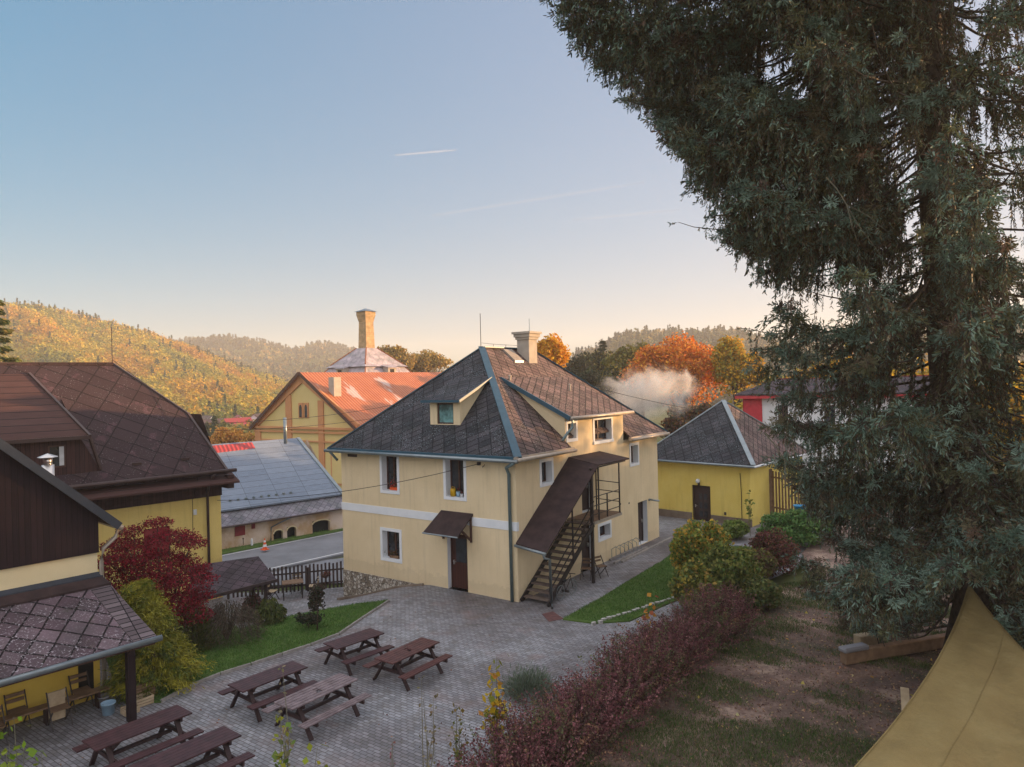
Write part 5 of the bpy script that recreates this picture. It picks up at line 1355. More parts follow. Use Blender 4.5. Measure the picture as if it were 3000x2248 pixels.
def build_garden_plants():
    z = lambda p: (p[0], p[1], ground_h(p[0], p[1]) + .04)
    # japanese maple
    c = aty(470, 1690, 22.5); loc = z(c)
    rng = np.random.default_rng(11)
    t = empty('maple', loc, 'crimson japanese maple against the yellow wall of the brown-roofed house', 'tree')
    cols = [(.24, .012, .028), (.14, .014, .022), (.34, .016, .038), (.09, .035, .026)]
    mb = MB(); VV = []; CC = []
    spots = [(470, 1640, 22.6, 1.25, .55), (380, 1620, 22.2, .9, .5), (540, 1690, 22.3, 1.0, .45), (345, 1700, 21.8, .75, .6), (575, 1740, 22.4, .6, .4), (500, 1570, 23.0, .9, .35), (430, 1760, 21.7, .9, .4), (360, 1590, 22.6, .7, .3), (385, 1555, 22.6, .45, .25), (560, 1590, 22.8, .55, .25), (590, 1665, 22.5, .35, .2), (460, 1530, 22.9, .5, .2), (560, 1800, 22.0, .7, .4), (360, 1800, 21.6, .7, .5), (440, 1700, 22.2, 1.0, .6), (520, 1760, 22.0, .9, .5), (330, 1650, 22.0, .6, .5)]
    for px, py, y, r_, rz in spots:
        q = aty(px, py, y); n = int(2500 * r_ * r_)
        P = unit(rng.normal(size=(n, 3))) * rng.uniform(.2, 1, (n, 1)) ** .5; P[:, 2] *= .55
        dr = P * np.array([r_, r_, rz]); dr[:, 2] -= .18 * (dr[:, 0] ** 2 + dr[:, 1] ** 2)
        VV.append(leaves(rng, np.array(q) + dr + rng.normal(0, .05, dr.shape), .10, .35)); CC.append(palette(rng, n, cols, [.35, .3, .2, .15]))
        s = Vector(loc); mb.tube([s, s.lerp(q, .5) + Vector((0, 0, .25)), q], [.07, .04, .012], 6)
    mb.build('trunk', M['bark'], t, True); quads('crown', np.concatenate(VV), np.concatenate(CC), M['leaf'], t)
    # golden thread cypress: drooping tufts on a cone
    c = atz(475, 2040, 0); loc = (c.x - .45, c.y + .6, .04)
    t = empty('cypress', loc, 'golden green weeping cypress at the corner of the lean-to, in front of the maple', 'conifer')
    rng = np.random.default_rng(12); tufts = []
    topz = aty(425, 1700, loc[1]).z
    for k in range(260):
        f = rng.uniform() ** .8; zz = topz * (1 - f * .97); a = rng.uniform(0, 2 * math.pi); rr = (.12 + .78 * f ** .8) * rng.uniform(.6, 1.02) * (1 + .22 * math.sin(a * 3 + f * 9) + .12 * math.sin(f * 23))
        lean = -.55 * (1 - f)
        tufts.append((loc[0] + lean * .6 + rr * math.cos(a) * 1.02, loc[1] + rr * math.sin(a), loc[2] + zz))
    VV = []; CC = []
    for q in tufts:
        n = 170; tip = np.array(q); out = unit((tip - np.array([loc[0], loc[1], tip[2] + .2]))[None])[0]
        s = rng.uniform(0, 1, n); sp = rng.normal(0, .5, (n, 3)) * s[:, None] * .33
        P = tip + out * (s * .26)[:, None] + sp * np.array([1, 1, .4]); P[:, 2] += .10 * s - .18 * s ** 2
        ax = unit(np.tile(np.array([out[0], out[1], -.5]), (n, 1)) + rng.normal(0, .5, (n, 3))); VV.append(leaves(rng, P, .13, .16, axis=unit(ax)))
        base = np.array([(.21, .20, .022), (.29, .26, .028), (.10, .13, .022)][rng.choice(3, p=[.45, .3, .25])]); CC.append(np.clip(base * (1 + rng.normal(0, .22, (n, 1))), .01, 1))
    MB().tube([loc, (loc[0] - .2, loc[1], topz * .9)], [.09, .02], 6).build('trunk', M['bark'], t, True)
    quads('crown', np.concatenate(VV), np.concatenate(CC), M['needle'], t)
    # dark weeping larch-like bush, low juniper, small dark sapling
    def mound(name, c, rad, n, pal, label, cat, seed, leaf=.09, asp=.12, droop=.5, bare=40, mat='leaf', bark='bark'):
        rng = np.random.default_rng(seed); loc = z(c); t = empty(name, loc, label, cat)
        P = unit(rng.normal(size=(n, 3))) * rng.uniform(.25, 1.0, (n, 1)) ** .4; P[:, 2] = abs(P[:, 2])
        nb = rng.normal(0, .35, (n, 1)); lum = 1 + .16 * np.sin(P[:, :1] * 9 + seed) * np.cos(P[:, 1:2] * 8)
        P = P * lum * np.array(rad) + np.array(loc)
        ax = unit(np.stack([P[:, 0] - loc[0], P[:, 1] - loc[1], -droop * np.ones(n)], 1))
        quads('crown', leaves(rng, P, leaf, asp, axis=ax), palette(rng, n, pal), M[mat], t)
        mb = MB()
        for k in range(bare):
            a = rng.uniform(0, 6.28); q = Vector((math.cos(a) * rad[0] * rng.uniform(.5, 1.05), math.sin(a) * rad[1] * rng.uniform(.5, 1.05), 0)); s = Vector(loc)
            hh = rad[2] * rng.uniform(.55, 1.0); mb.tube([s, s + q * .35 + Vector((0, 0, hh)), s + q * .8 + Vector((0, 0, hh * .75)), s + q + Vector((0, 0, hh * .2))], [.016, .012, .008, .004], 4)
        mb.build('stems', M[bark], t)
        return t
    mound('weeping_bush', atz(665, 1880, 0), (1.25, 1.0, 1.25), 9000, [(.12, .09, .065), (.085, .07, .055), (.15, .105, .07), (.06, .07, .035)], 'dark brown weeping bush behind the lawn, right of the golden cypress', 'bush', 21, bare=90)
    mound('juniper', atz(560, 1905, 0), (.8, .8, 1.35), 6000, [(.10, .12, .03), (.07, .09, .03), (.14, .14, .04)], 'olive green juniper between the cypress and the dark weeping bush', 'bush', 22, leaf=.12, asp=.2, droop=-.6, bare=10)
    mound('green_bush', atz(790, 1850, -.3), (.55, .5, .75), 2600, [(.09, .12, .03), (.12, .13, .035), (.05, .07, .02)], 'small yellowish green bush right of the weeping bush, below the shelter', 'bush', 23, leaf=.13, asp=.4, bare=10)
    mound('flower_shrub', atz(742, 1790, -.6), (.6, .45, 1.0), 2400, [(.10, .06, .05), (.06, .06, .03), (.16, .05, .05)], 'thin reddish shrub under the edge of the slate shelter', 'bush', 24, leaf=.12, asp=.4, bare=20)
    c = atz(930, 1852, 0)
    broadleaf('young_tree', z(c), 1.6, (.36, .36, .62), .98, 900, .10, [(.045, .04, .03), (.07, .045, .035), (.035, .045, .022)], 'small dark sapling standing on the lawn in front of the stone plinth', 'tree', None, 31, nl=10, r0=.03, lr=.5)
    broadleaf('young_tree', z(atz(905, 1845, 0)), .7, (.5, .38, .28), .30, 700, .10, [(.03, .045, .022), (.05, .05, .03)], 'low spreading shrub at the foot of the small dark sapling', 'bush', None, 32, nl=8, r0=.02, lr=.5)
    # barberry hedge: one continuous strip of arching stems
    cols = [(.19, .070, .078), (.135, .055, .060), (.29, .13, .135), (.14, .092, .065), (.14, .15, .065), (.26, .14, .085)]
    line_ = [Vector(atz(px, py, 1.0)[:2]) for px, py in ((1330, 2330), (1480, 2235), (1620, 2120), (1745, 2020), (1860, 1935), (1965, 1860), (2065, 1790), (2150, 1748))]
    seg = [(line_[i + 1] - line_[i]).length for i in range(len(line_) - 1)]; tot = sum(seg)
    rng = np.random.default_rng(41); t = empty('hedge', (line_[3].x, line_[3].y, .05), 'long purple barberry hedge running diagonally between the paved courtyard and the bare soil', 'hedge'); VV = []; CC = []; mb = MB()
    for s in range(3300):
        dd = rng.uniform(0, tot); i = 0
        while i < len(seg) - 1 and dd > seg[i]: dd -= seg[i]; i += 1
        tn_ = (line_[i + 1] - line_[i]).normalized(); c0 = line_[i] + tn_ * dd; nn_ = Vector((-tn_.y, tn_.x))
        o = rng.normal(0, .38); hh = (1.02 + .13 * math.sin(c0.x * 2.1 + 1) + .10 * math.sin(c0.y * 3.3)) * (1.08 - .42 * min(1, abs(o) / .9) ** 2) * rng.uniform(.62, 1.30)
        b0 = Vector((c0.x + nn_.x * o * .55, c0.y + nn_.y * o * .55, .05)); e = Vector((c0.x + nn_.x * o * 1.5 + rng.normal() * .12, c0.y + nn_.y * o * 1.5 + rng.normal() * .12, .05 + hh))
        md = b0.lerp(e, .55) + Vector((rng.normal() * .05, rng.normal() * .05, .12))
        if s % 3 == 0: mb.tube([b0, md, e], [.010, .007, .003], 3, cap=False)
        n = 46; f = rng.uniform(.12, 1.05, n)[:, None]; B0, MD, E_ = map(np.array, (b0, md, e))
        P = (1 - f) ** 2 * B0 + 2 * f * (1 - f) * MD + f ** 2 * E_ + rng.normal(0, .035, (n, 3)); VV.append(leaves(rng, P, .055, .6))
        zone = math.sin(c0.x * 1.3 + c0.y * .9); pr = np.array([.32, .24, .16, .12, .09, .07]) if zone < .5 else np.array([.2, .2, .08, .2, .24, .08]); pr = pr / pr.sum()
        cb = np.array(cols[rng.choice(6, p=pr)]); CC.append(np.clip(cb * (1 + rng.normal(0, .3, (n, 1))), .004, 1))
    mb.build('stems', M['bark'], t); quads('crown', np.concatenate(VV), np.concatenate(CC), M['leaf'], t)
    # yellow-leaved sapling, umbel plants and other stems
    def stem_plant(name, px, py, y, zb, spread, nst, nleaf, leaf, pal, label, seed, asp=.75, w=None, cat='plant', whorl=False, r_=.012):
        rng = np.random.default_rng(seed); tp = aty(px, py, y); loc = (tp.x, tp.y, zb); t = empty(name, loc, label, cat); mb = MB(); VV = []; H = tp.z - zb; stt = []
        for s in range(nst):
            a = rng.uniform(0, 6.28); o = spread * rng.uniform(.1, 1) if s else 0; e = Vector((tp.x + math.cos(a) * o, tp.y + math.sin(a) * o, zb + H * (rng.uniform(.55, .95) if s else 1)))
            b0 = Vector(loc); md = b0.lerp(e, .5) + Vector((rng.normal() * .04, rng.normal() * .04, 0)); mb.tube([b0, md, e], [r_, r_ * .8, r_ * .3], 4)
            n = max(3, nleaf // nst); f = rng.uniform(.25, 1.02, n)[:, None]; P = np.array(b0.lerp(md, .3)) * (1 - f) ** 2 + 2 * f * (1 - f) * np.array(md) + f ** 2 * np.array(e); VV.append(P + rng.normal(0, leaf * .55, P.shape))
        P = np.concatenate(VV); mb.build('stems', M['bark_grey'], t); quads('foliage', leaves(rng, P, leaf, asp), palette(rng, len(P), pal, w), M['leaf'], t); return t
    YL = [(.55, .36, .02), (.62, .44, .03), (.20, .22, .03), (.35, .17, .03)]
    stem_plant('maple_sapling', 1455, 1925, 15.2, .05, .38, 7, 150, .17, YL, 'young sapling with bright yellow leaves at the courtyard side of the hedge', 51, w=[.35, .25, .25, .15], cat='sapling')
    stem_plant('rose_shoot', 1895, 1740, 20.5, .05, .3, 4, 46, .17, [(.50, .24, .03), (.60, .33, .05), (.35, .10, .04)], 'orange-yellow rose shoot on the lawn edge behind the hedge', 52)
    stem_plant('elder_sapling', 1338, 2065, 14.2, .05, .25, 4, 80, .10, [(.14, .16, .03), (.22, .17, .04)], 'thin green and brown sapling rising from the near end of the hedge', 53, cat='sapling')
    stem_plant('flowering_shoot', 820, 2075, 11.5, 1.0, .10, 4, 60, .13, [(.20, .27, .02), (.30, .30, .03), (.12, .18, .03)], 'tall green shoot in the foreground between the two nearest rows of tables', 54)
    stem_plant('leafy_shoot', 930, 2190, 11.2, .8, .45, 6, 90, .15, [(.22, .24, .02), (.16, .20, .03)], 'low yellow-green leafy branch at the bottom edge right of the tall shoot', 55)
    stem_plant('leafy_shoot', 40, 2100, 10.0, .8, .25, 8, 190, .13, [(.16, .27, .02), (.24, .30, .03)], 'bright green leafy shoot in the lower left corner', 56)
    stem_plant('leafy_shoot', 120, 2200, 10.4, .8, .35, 6, 120, .12, [(.16, .27, .02), (.24, .30, .03)], 'bright green leafy shoot right of the corner one, below the bench', 57)
    stem_plant('barberry_shoot', 1150, 2170, 13.2, .05, .10, 3, 60, .06, cols[:3], 'single arching purple barberry shoot on the paving side, bottom edge', 58)
    stem_plant('dry_umbel', 826, 1945, 11.8, 1.0, .05, 2, 40, .10, [(.22, .20, .10), (.28, .22, .12)], 'dry pale seed head above the tall green shoot', 59)
    stem_plant('dry_umbel', 1235, 1990, 12.6, .6, .22, 4, 70, .08, [(.25, .20, .11), (.20, .17, .09)], 'dry brown umbels in front of the pale weathered table', 60)
    # lavender
    rng = np.random.default_rng(61); c = atz(1550, 2010, .3); loc = (c.x, c.y, .05); t = empty('lavender', loc, 'grey green lavender bush between the yellow sapling and the hedge', 'bush')
    n = 5200; d = unit(rng.normal(size=(n, 3))); d[:, 2] = abs(d[:, 2]); wv = 1 + .22 * np.sin(d[:, :1] * 7 + 1) * np.cos(d[:, 1:2] * 6) + rng.normal(0, .12, (n, 1)); P = np.array(loc) + d * wv * rng.uniform(.25, 1, (n, 1)) ** .6 * np.array([.72, .62, .66])
    quads('foliage', leaves(rng, P, .14, .10, axis=unit(d + [0, 0, .6])), palette(rng, n, [(.15, .19, .13), (.20, .23, .18), (.11, .15, .09)]), M['leaf'], t)
    # shrubs on the right
    S = [('shrub', 2050, 1505, 27.5, (1.45, 1.2, 1.6), 10000, .15, [(.20, .26, .05), (.30, .30, .06), (.12, .18, .04), (.52, .32, .05)], 'yellow-green shrub with a few golden leaves at the path edge', 71),
         ('shrub', 2130, 1590, 25.6, (1.5, 1.1, 1.5), 9000, .15, [(.10, .15, .04), (.17, .21, .05), (.24, .24, .06)], 'dark green leafy shrub behind the far end of the hedge', 72),
         ('shrub', 2260, 1545, 28.5, (1.5, 1.1, 1.35), 11000, .10, [(.17, .06, .055), (.11, .045, .045), (.22, .09, .06), (.09, .09, .035)], 'brownish purple shrub in front of the spruce, right of the green ones', 73),
         ('shrub', 2330, 1495, 33.5, (2.2, 1.3, 1.25), 11000, .15, [(.11, .22, .06), (.16, .28, .08), (.08, .16, .05)], 'fresh green elder bush below the slatted gate', 74),
         ('shrub', 2035, 1640, 24.6, (1.0, .8, 1.1), 5000, .15, [(.16, .20, .05), (.24, .25, .06), (.10, .14, .04), (.40, .30, .06)], 'low yellow-green shrub at the lawn end, in front of the taller golden one', 78),
         ('shrub', 2195, 1600, 27.6, (1.2, 1.0, 1.3), 6500, .13, [(.12, .12, .045), (.17, .09, .06), (.20, .20, .06)], 'mixed green and bronze shrub between the dark green and the purple one', 79),
         ('shrub', 2150, 1520, 35.5, (.9, .8, .9), 2500, .16, [(.18, .25, .06), (.24, .30, .08)], 'pale green shrub in front of the outbuilding wall', 75),
         ('shrub', 2230, 1690, 24.5, (.9, .8, 1.1), 5500, .13, [(.08, .12, .04), (.14, .17, .05), (.19, .18, .06)], 'dark shrub at the foot of the purple one, facing the bare soil', 76)]
    for nm, px, py, y, rad_, n, lf, pal, lab, sd in S:
        tp = aty(px, py, y); rz = rad_[2]; zb = 0.0; hh = tp.z
        broadleaf(nm, (tp.x, tp.y, zb), hh, (rad_[0], rad_[1], hh * .56), hh * .46, n, lf, pal, lab, 'shrub', None, sd, nl=30, r0=.04, lr=.30, fill=.28)
    stem_plant('hop_shoot', 2195, 1440, 35.0, .2, .2, 3, 50, .2, [(.13, .17, .03), (.2, .2, .04)], 'tall green shoot against the corner of the yellow outbuilding', 77)
build_garden_plants()

# ---------------------------------------------------------------- grass blades and fallen leaves
def scatter(name, poly, n, h, pal, mat, off, seed, asp=.14, up=1.0, size=None, mask=None):
    rng = np.random.default_rng(seed); poly = [Vector(p) for p in poly]
    xs = [p.x for p in poly]; ys = [p.y for p in poly]
    P = np.stack([rng.uniform(min(xs), max(xs), n * 3), rng.uniform(min(ys), max(ys), n * 3)], 1)
    ins = np.zeros(len(P), bool); j = len(poly) - 1
    for i in range(len(poly)):
        a, b = poly[i], poly[j]
        c = ((a.y > P[:, 1]) != (b.y > P[:, 1])) & (P[:, 0] < (b.x - a.x) * (P[:, 1] - a.y) / ((b.y - a.y) if b.y != a.y else 1e-9) + a.x)
        ins ^= c; j = i
    P = P[ins]
    if mask is not None: P = P[mask(P[:, 0], P[:, 1], rng)]
    P = P[:n]; n = len(P)
    Z = np.array([ground_h(x, y) for x, y in P]) + off
    P3 = np.stack([P[:, 0], P[:, 1], Z + h * .45 * up], 1)
    if up: V = leaves(rng, P3, h, asp, axis=unit(np.array([0, 0, 1.0]) + rng.normal(0, .35, (n, 3))))
    else:
        V = leaves(rng, P3, size, .7, nrm=np.tile([0, 0, 1.0], (n, 1)), flat=.75)
    o = quads(name, V, palette(rng, n, pal), M[mat]); tag(o, kind='stuff'); return o
GR = [(.055, .15, .022), (.08, .19, .03), (.045, .115, .02), (.12, .18, .045)]
tag(scatter('grass', lawn_l, 60000, .07, GR, 'leaf', .05, 81), 'short green grass of the lawns', 'grass')
tag(scatter('grass', lawn_r, 45000, .07, GR, 'leaf', .05, 82), 'short green grass of the lawns', 'grass')
vis = [(-1.3, 12), (-1.1, 13.8), G(1560, 2130), G(1760, 1990), G(1905, 1880), G(2040, 1790), G(2130, 1745), (11, 27.5), (16, 27), (16, 20), (12, 12)]
def patch(x, y, rng):
    v = np.sin(x * 1.9 + 1.3 * np.sin(y * 1.3)) + np.sin(y * 2.3 + x * .7) + .8 * np.sin(x * 5.1 + y * 4.3) + rng.normal(0, .7, len(x))
    near = (y < 16.5) * 1.3 + (x < 6.5) * .9 + (y > 20.5) * .8 - ((x > 6) & (y < 19.5) & (y > 15.5)) * .6
    return v + near > 1.0
tag(scatter('grass_tufts', vis, 120000, .10, [(.065, .125, .028), (.085, .145, .038), (.16, .15, .07), (.05, .095, .022)], 'leaf', .07, 83, .12, mask=patch), 'sparse grass tufts on the bare garden soil', 'grass')
tag(scatter('fallen_leaves', vis, 16000, .03, [(.30, .17, .10), (.42, .29, .16), (.17, .09, .06), (.11, .06, .05)], 'leaf', .075, 84, up=0, size=.07), 'small brown fallen leaves and litter on the bare soil', 'leaves')
tag(scatter('fallen_leaves', vis, 240, .04, [(.55, .42, .10), (.6, .5, .25), (.45, .25, .05)], 'leaf', .085, 85, up=0, size=.11), 'bright yellow fallen leaves on the bare soil', 'leaves')
vg = [road_pt(-24, road_far), road_pt(30, road_far), road_pt(30, road_far + 1.2), road_pt(-24, road_far + 1.2)]
vg2 = [road_pt(-24, road_far + 2.15), road_pt(30, road_far + 2.15), road_pt(30, road_far + 4.4), road_pt(-24, road_far + 4.4)]
VGR = [(.15, .29, .04), (.20, .34, .06), (.11, .22, .04)]
tag(scatter('grass', vg, 14000, .14, VGR, 'leaf', .24, 86), 'bright green roadside grass', 'grass'); tag(scatter('grass', vg2, 26000, .16, VGR, 'leaf', .32, 87), 'bright green roadside grass', 'grass')
sheet('pavement', [(-24, 33.2), (-6.8, 33.8), (-4, 40), (-10, 45), (-24, 38.0)], .03, M['asphalt'], .8)
def paverleaf(x, y, rng): return rng.uniform(size=len(x)) < .5
tag(scatter('fallen_leaves', [(-12, 12), (2, 12), (2, 25), (-8, 27), (-12, 20)], 260, .0, [(.2, .08, .05), (.3, .14, .06), (.12, .05, .05)], 'leaf', .012, 89, up=0, size=.06), 'few small fallen leaves on the paving', 'leaves')
# ---------------------------------------------------------------- the big spruce
def build_spruce():
    rng = np.random.default_rng(5)
    base = atz(2880, 1915, .05); base = Vector((12.0, 18.9, .05))
    p0 = aty(2866, 1716, 18.6); p1 = aty(2780, 1100, 18.0); p2 = aty(2745, 560, 17.6); p3 = aty(2705, 0, 17.2); p4 = aty(2670, -420, 17.0); p5 = aty(2655, -800, 16.9)
    sp = empty('spruce', tuple(base), 'huge blue-green spruce with drooping branches filling the right side of the photo', 'tree')
    tp = [base, p0, p1, p2, p3, p4, p5]; tr = [.62, .50, .44, .40, .34, .26, .14]
    MB().tube(tp, tr, 14).build('trunk', M['bark'], sp, True)
    TZ = np.array([p.z for p in tp]); TX = np.array([p.x for p in tp]); TY = np.array([p.y for p in tp])
    # reach to the left as seen in the photo: height -> length
    HZ = np.array([1.4, 2.2, 3.2, 4.6, 5.6, 6.6, 7.8, 9.2, 10.2, 11.4, 12.6, 13.6, 14.8, 16.0, 17.4, 19, 22])
    RL = np.array([3.8, 5.2, 5.6, 5.0, 5.0, 5.5, 5.5, 5.2, 5.2, 5.9, 6.2, 6.6, 7.8, 9.4, 10.4, 10.6, 9.0])
    BY_ = np.array([-600, 0, 100, 200, 285, 330, 400, 500, 560, 600, 640, 690, 720, 800, 880, 940, 1000, 1050, 1130, 1200, 1300, 1400, 1500, 1600, 1630, 1700, 1760, 1850, 3000])
    BX_ = np.array([1500, 1610, 1660, 1700, 1800, 1900, 1940, 2010, 2000, 1975, 1985, 2080, 2140, 2190, 2215, 2150, 2180, 2205, 2150, 2270, 2230, 2320, 2340, 2300, 2270, 2300, 2400, 2500, 2600])
    LX_ = np.array([2200, 2270, 2400, 2450, 2560, 2700, 2770, 2800, 2885, 2915, 2960, 3100, 3600]); LY_ = np.array([1600, 1680, 1790, 1830, 1860, 1850, 1800, 1700, 1690, 1830, 1870, 1950, 1980])
    def proj(p):
        X, Y, Z = p[0], p[1], p[2] - CAMH
        if Y < 1.5: return -1e5, 0
        a, b_ = X / Y * FPX, -Z / Y * FPX
        return 1500 + a * cr + b_ * sr, 1124 - a * sr + b_ * cr
    def outside(p, m=0):
        px, py = proj(p); return px < np.interp(py, BY_, BX_) + m or (px > 2150 and py > np.interp(px, LX_, LY_))
    bv = MB(); mains = []
    nb = 185
    def gap(p):
        w = p[0] * .83 - p[1] * .55; return math.sin(w * 3.1 + 1.2 * math.sin(p[2] * .45)) + .7 * math.sin(w * 7.3 + p[2] * .8 + 1) + .6 * math.sin(p[2] * 1.1 + w)
    for i in range(nb + 32):
        h = 1.7 + (i / nb) ** .92 * 19.0 + rng.normal(0, .12) if i < nb else rng.uniform(14.5, 20.5)
        az = i * 2.39996 + rng.normal(0, .25)
        if i >= nb or (h > 12.5 and i % 3 == 0): az = math.pi + rng.uniform(-.75, .75)
        tx, ty = np.interp(h, TZ, TX), np.interp(h, TZ, TY)
        d = np.array([math.cos(az), math.sin(az), 0])
        L0 = 11.0 if h > 12 else 7.5
        L = np.interp(h, [1, 5, 12, 20], [5.0, 4.8, 5.2, 6.0]) * rng.uniform(.75, 1.05)
        if d[0] < -.35: L = L0
        if d[1] < -.2: L = min(L, 5.8 if d[0] < -.35 else 4.0)
        s = np.linspace(0, 1, 12)[:, None]
        drf = rng.uniform(.16, .30); marg = abs(rng.normal(0, 70)); 
        for _ in range(40):
            tipp = np.array([tx, ty, h]) + d * L + np.array([0, 0, L * (-drf * 1.15 + .10)])
            if not outside(tipp, marg): break
            L *= .94
        if L < 1.2: continue
        drp = drf * L
        P = np.array([tx, ty, h]) + d * L * s + np.array([0, 0, 1]) * (-drp * np.sin(s * math.pi * .62) * 1.25 + rng.uniform(-.25, .35) * np.sin(s * math.pi) + .10 * L * s ** 3)
        P += np.cumsum(rng.normal(0, .030, P.shape) * (s > 0), 0)
        mains.append((P, L, d)); bv.tube(P, list(.034 * (1 - s[:, 0]) + .009), 5)
    SEG = []; TUF = []; tx0 = lambda z: float(np.interp(z, TZ, TX))
    for P, L, d in mains:
        side = np.array([-d[1], d[0], 0]); n = int(L * 29); up = P[0, 2] > 8.5; thin = (.58 if P[0, 2] < 12 else .34) if (up and d[0] > -.8) else 1.0; bk_ = .5 if (d[1] > .2 and P[0, 2] > 7) else 1.0
        f = rng.uniform(.10, 1.0, n)
        for t in f:
            k = t * 11; i0 = min(10, int(k)); q = P[i0] * (1 - (k - i0)) + P[i0 + 1] * (k - i0)
            sg = 1 if rng.uniform() < .5 else -1
            kind = rng.uniform()
            if rng.uniform() > (max(thin, .85) if t < .45 else bk_ * (thin if t < .75 else .4 + .6 * thin)): continue
            if kind < .36: dd = d * rng.uniform(.4, .9) + side * sg * rng.uniform(.5, 1.0) + np.array([0, 0, rng.uniform(-.3, .1)]); ln = rng.uniform(.4, 1.0) * (1.15 - t * .7) * min(1.25, L / 5) + .15; dr = .6
            elif kind < .92: dd = d * .12 + side * sg * rng.uniform(0, .25) + np.array([0, 0, -1.0]); ln = rng.uniform(.4, 1.7) * (1.2 - .65 * t); dr = .1
            else: dd = d * .6 + side * sg * .3 + np.array([0, 0, .2]); ln = rng.uniform(.2, .45); dr = .3
            dd = dd / np.linalg.norm(dd)
            if P[0, 2] > 6.5 and q[0] - tx0(q[2]) > -4.2 and gap(q) > .80: continue
            mj = rng.normal(0, 26)
            if outside(q + dd * ln + np.array([0, 0, -ln * dr]), mj): ln *= .45
            if outside(q + dd * ln + np.array([0, 0, -ln * dr]), mj): continue
            SEG.append((q, dd, ln, dr, t, kind))
        nt_ = int(L * 10 * (.65 if thin < 1 else 1) * bk_)
        for t in rng.uniform(.30, 1.0, nt_) ** .8:
            k = t * 11; i0 = min(10, int(k)); q = P[i0] * (1 - (k - i0)) + P[i0 + 1] * (k - i0)
            w_ = (1.1 - t) * .75 + .10
            q = q + side * rng.normal(0, 1) * w_ * .8 + d * rng.normal(0, .15) + np.array([0, 0, -abs(rng.normal(0, 1)) * w_ * .7 + .08])
            if outside(q, 12 + rng.normal(0, 22)) or (P[0, 2] > 6.5 and q[0] - tx0(q[2]) > -4.2 and gap(q) > .75): continue
            TUF.append((q, d * .8 + side * rng.normal(0, .6) + np.array([0, 0, -.25]), t))
        dd = d + np.array([0, 0, .12]); SEG.append((P[-1], dd / np.linalg.norm(dd), .3, .1, 1, 0))
    A = np.array([s[0] for s in SEG]); D = np.array([s[1] for s in SEG]); LN = np.array([s[2] for s in SEG]); DR = np.array([s[3] for s in SEG]); T = np.array([s[4] for s in SEG]); K = np.array([s[5] for s in SEG])
    # thin woody twigs as flat ribbons following the curve
    ns = len(SEG)
    def curve(a, dv, ln, dr, t): return a + dv * (ln * t)[:, None] + np.array([0, 0, -1.0]) * (ln * dr * t * t)[:, None]
    # shoots: herringbone pairs
    per = np.maximum(4, (LN * 30).astype(int)); idx = np.repeat(np.arange(ns), per)
    t = rng.uniform(.08, 1.0, len(idx)); q = curve(A[idx], D[idx], LN[idx], DR[idx], t)
    tan = unit(D[idx] + np.array([0, 0, -1.0]) * (2 * DR[idx] * t)[:, None])
    rnd = unit(np.cross(tan, rng.normal(size=tan.shape)))
    hang = (K[idx] > .5) & (K[idx] < .92)
    ax = unit(tan * np.where(hang, 1.2, .9)[:, None] + rnd * rng.uniform(.45, .95, (len(idx), 1)) + np.array([0, 0, .10]))
    sl = rng.uniform(.06, .135, len(idx)) * np.where(hang, .95, 1.15)
    th = sl * np.where(hang, .19, .27) * rng.uniform(.8, 1.2, len(idx))
    b = unit(np.cross(ax, rng.normal(size=ax.shape))); c = np.cross(ax, b)
    S = q; E = q + ax * sl[:, None]; Mi = q + ax * (sl * .45)[:, None]
    saus = lambda S, E, b, w: np.stack([S, S + (E - S) * .22 + b * w * .5, S + (E - S) * .80 + b * w * .42, E, S + (E - S) * .80 - b * w * .42, S + (E - S) * .22 - b * w * .5], 1)
    th = th[:, None] * .85; V1 = saus(S, E, b, th); V2 = saus(S, E, c, th)
    blue = np.array([(.155, .225, .180), (.21, .29, .235), (.12, .185, .135)]); olive = np.array([(.135, .140, .070), (.105, .110, .062), (.15, .128, .078)]); br = np.array([(.11, .072, .055), (.14, .088, .06), (.075, .056, .046)])
    r_ = rng.uniform(size=len(idx)); tipn = np.clip(T[idx] * .75 + t * .4 - .25, 0, 1)
    segc = rng.uniform(size=ns)[idx]
    pb = np.where(hang, .22, .50) * (.35 + .9 * tipn); w1 = r_ < pb; w3 = r_ > 1 - np.where(hang, .38, .16) * (1.3 - tipn)
    ci = rng.integers(0, 3, len(idx)); col = olive[ci]; col[w1] = blue[ci[w1]]; col[w3] = br[ci[w3]]
    col = np.clip(col * (.72 + .6 * segc)[:, None] * (1 + rng.normal(0, .15, (len(idx), 1))), .006, 1)
    # dense tufts of short fat shoots on the outer branches
    TQ = np.array([t_[0] for t_ in TUF]); TD = unit(np.array([t_[1] for t_ in TUF])); nt2 = len(TQ); kk = 54; ti = np.repeat(np.arange(nt2), kk)
    rd = unit(rng.normal(size=(nt2 * kk, 3)) + TD[ti] * .8); off = rng.uniform(0, .20, (nt2 * kk, 1)); S2 = TQ[ti] + TD[ti] * rng.uniform(-.18, .22, (nt2 * kk, 1)) + rd * off * .6
    l2 = rng.uniform(.07, .135, nt2 * kk)[:, None]; E2 = S2 + rd * l2; M2 = S2 + rd * l2 * .5; b2 = unit(np.cross(rd, rng.normal(size=rd.shape))); c2_ = np.cross(rd, b2); w2_ = l2 * .115
    V3 = np.concatenate([saus(S2, E2, b2, w2_ * 1.7), saus(S2, E2, c2_, w2_ * 1.7)])
    tc_ = rng.uniform(size=nt2); tb = np.where((tc_ < .55)[:, None], blue[rng.integers(0, 3, nt2)], np.where((tc_ < .85)[:, None], olive[rng.integers(0, 3, nt2)] * 1.1, br[rng.integers(0, 3, nt2)])) * rng.uniform(.7, 1.35, (nt2, 1))
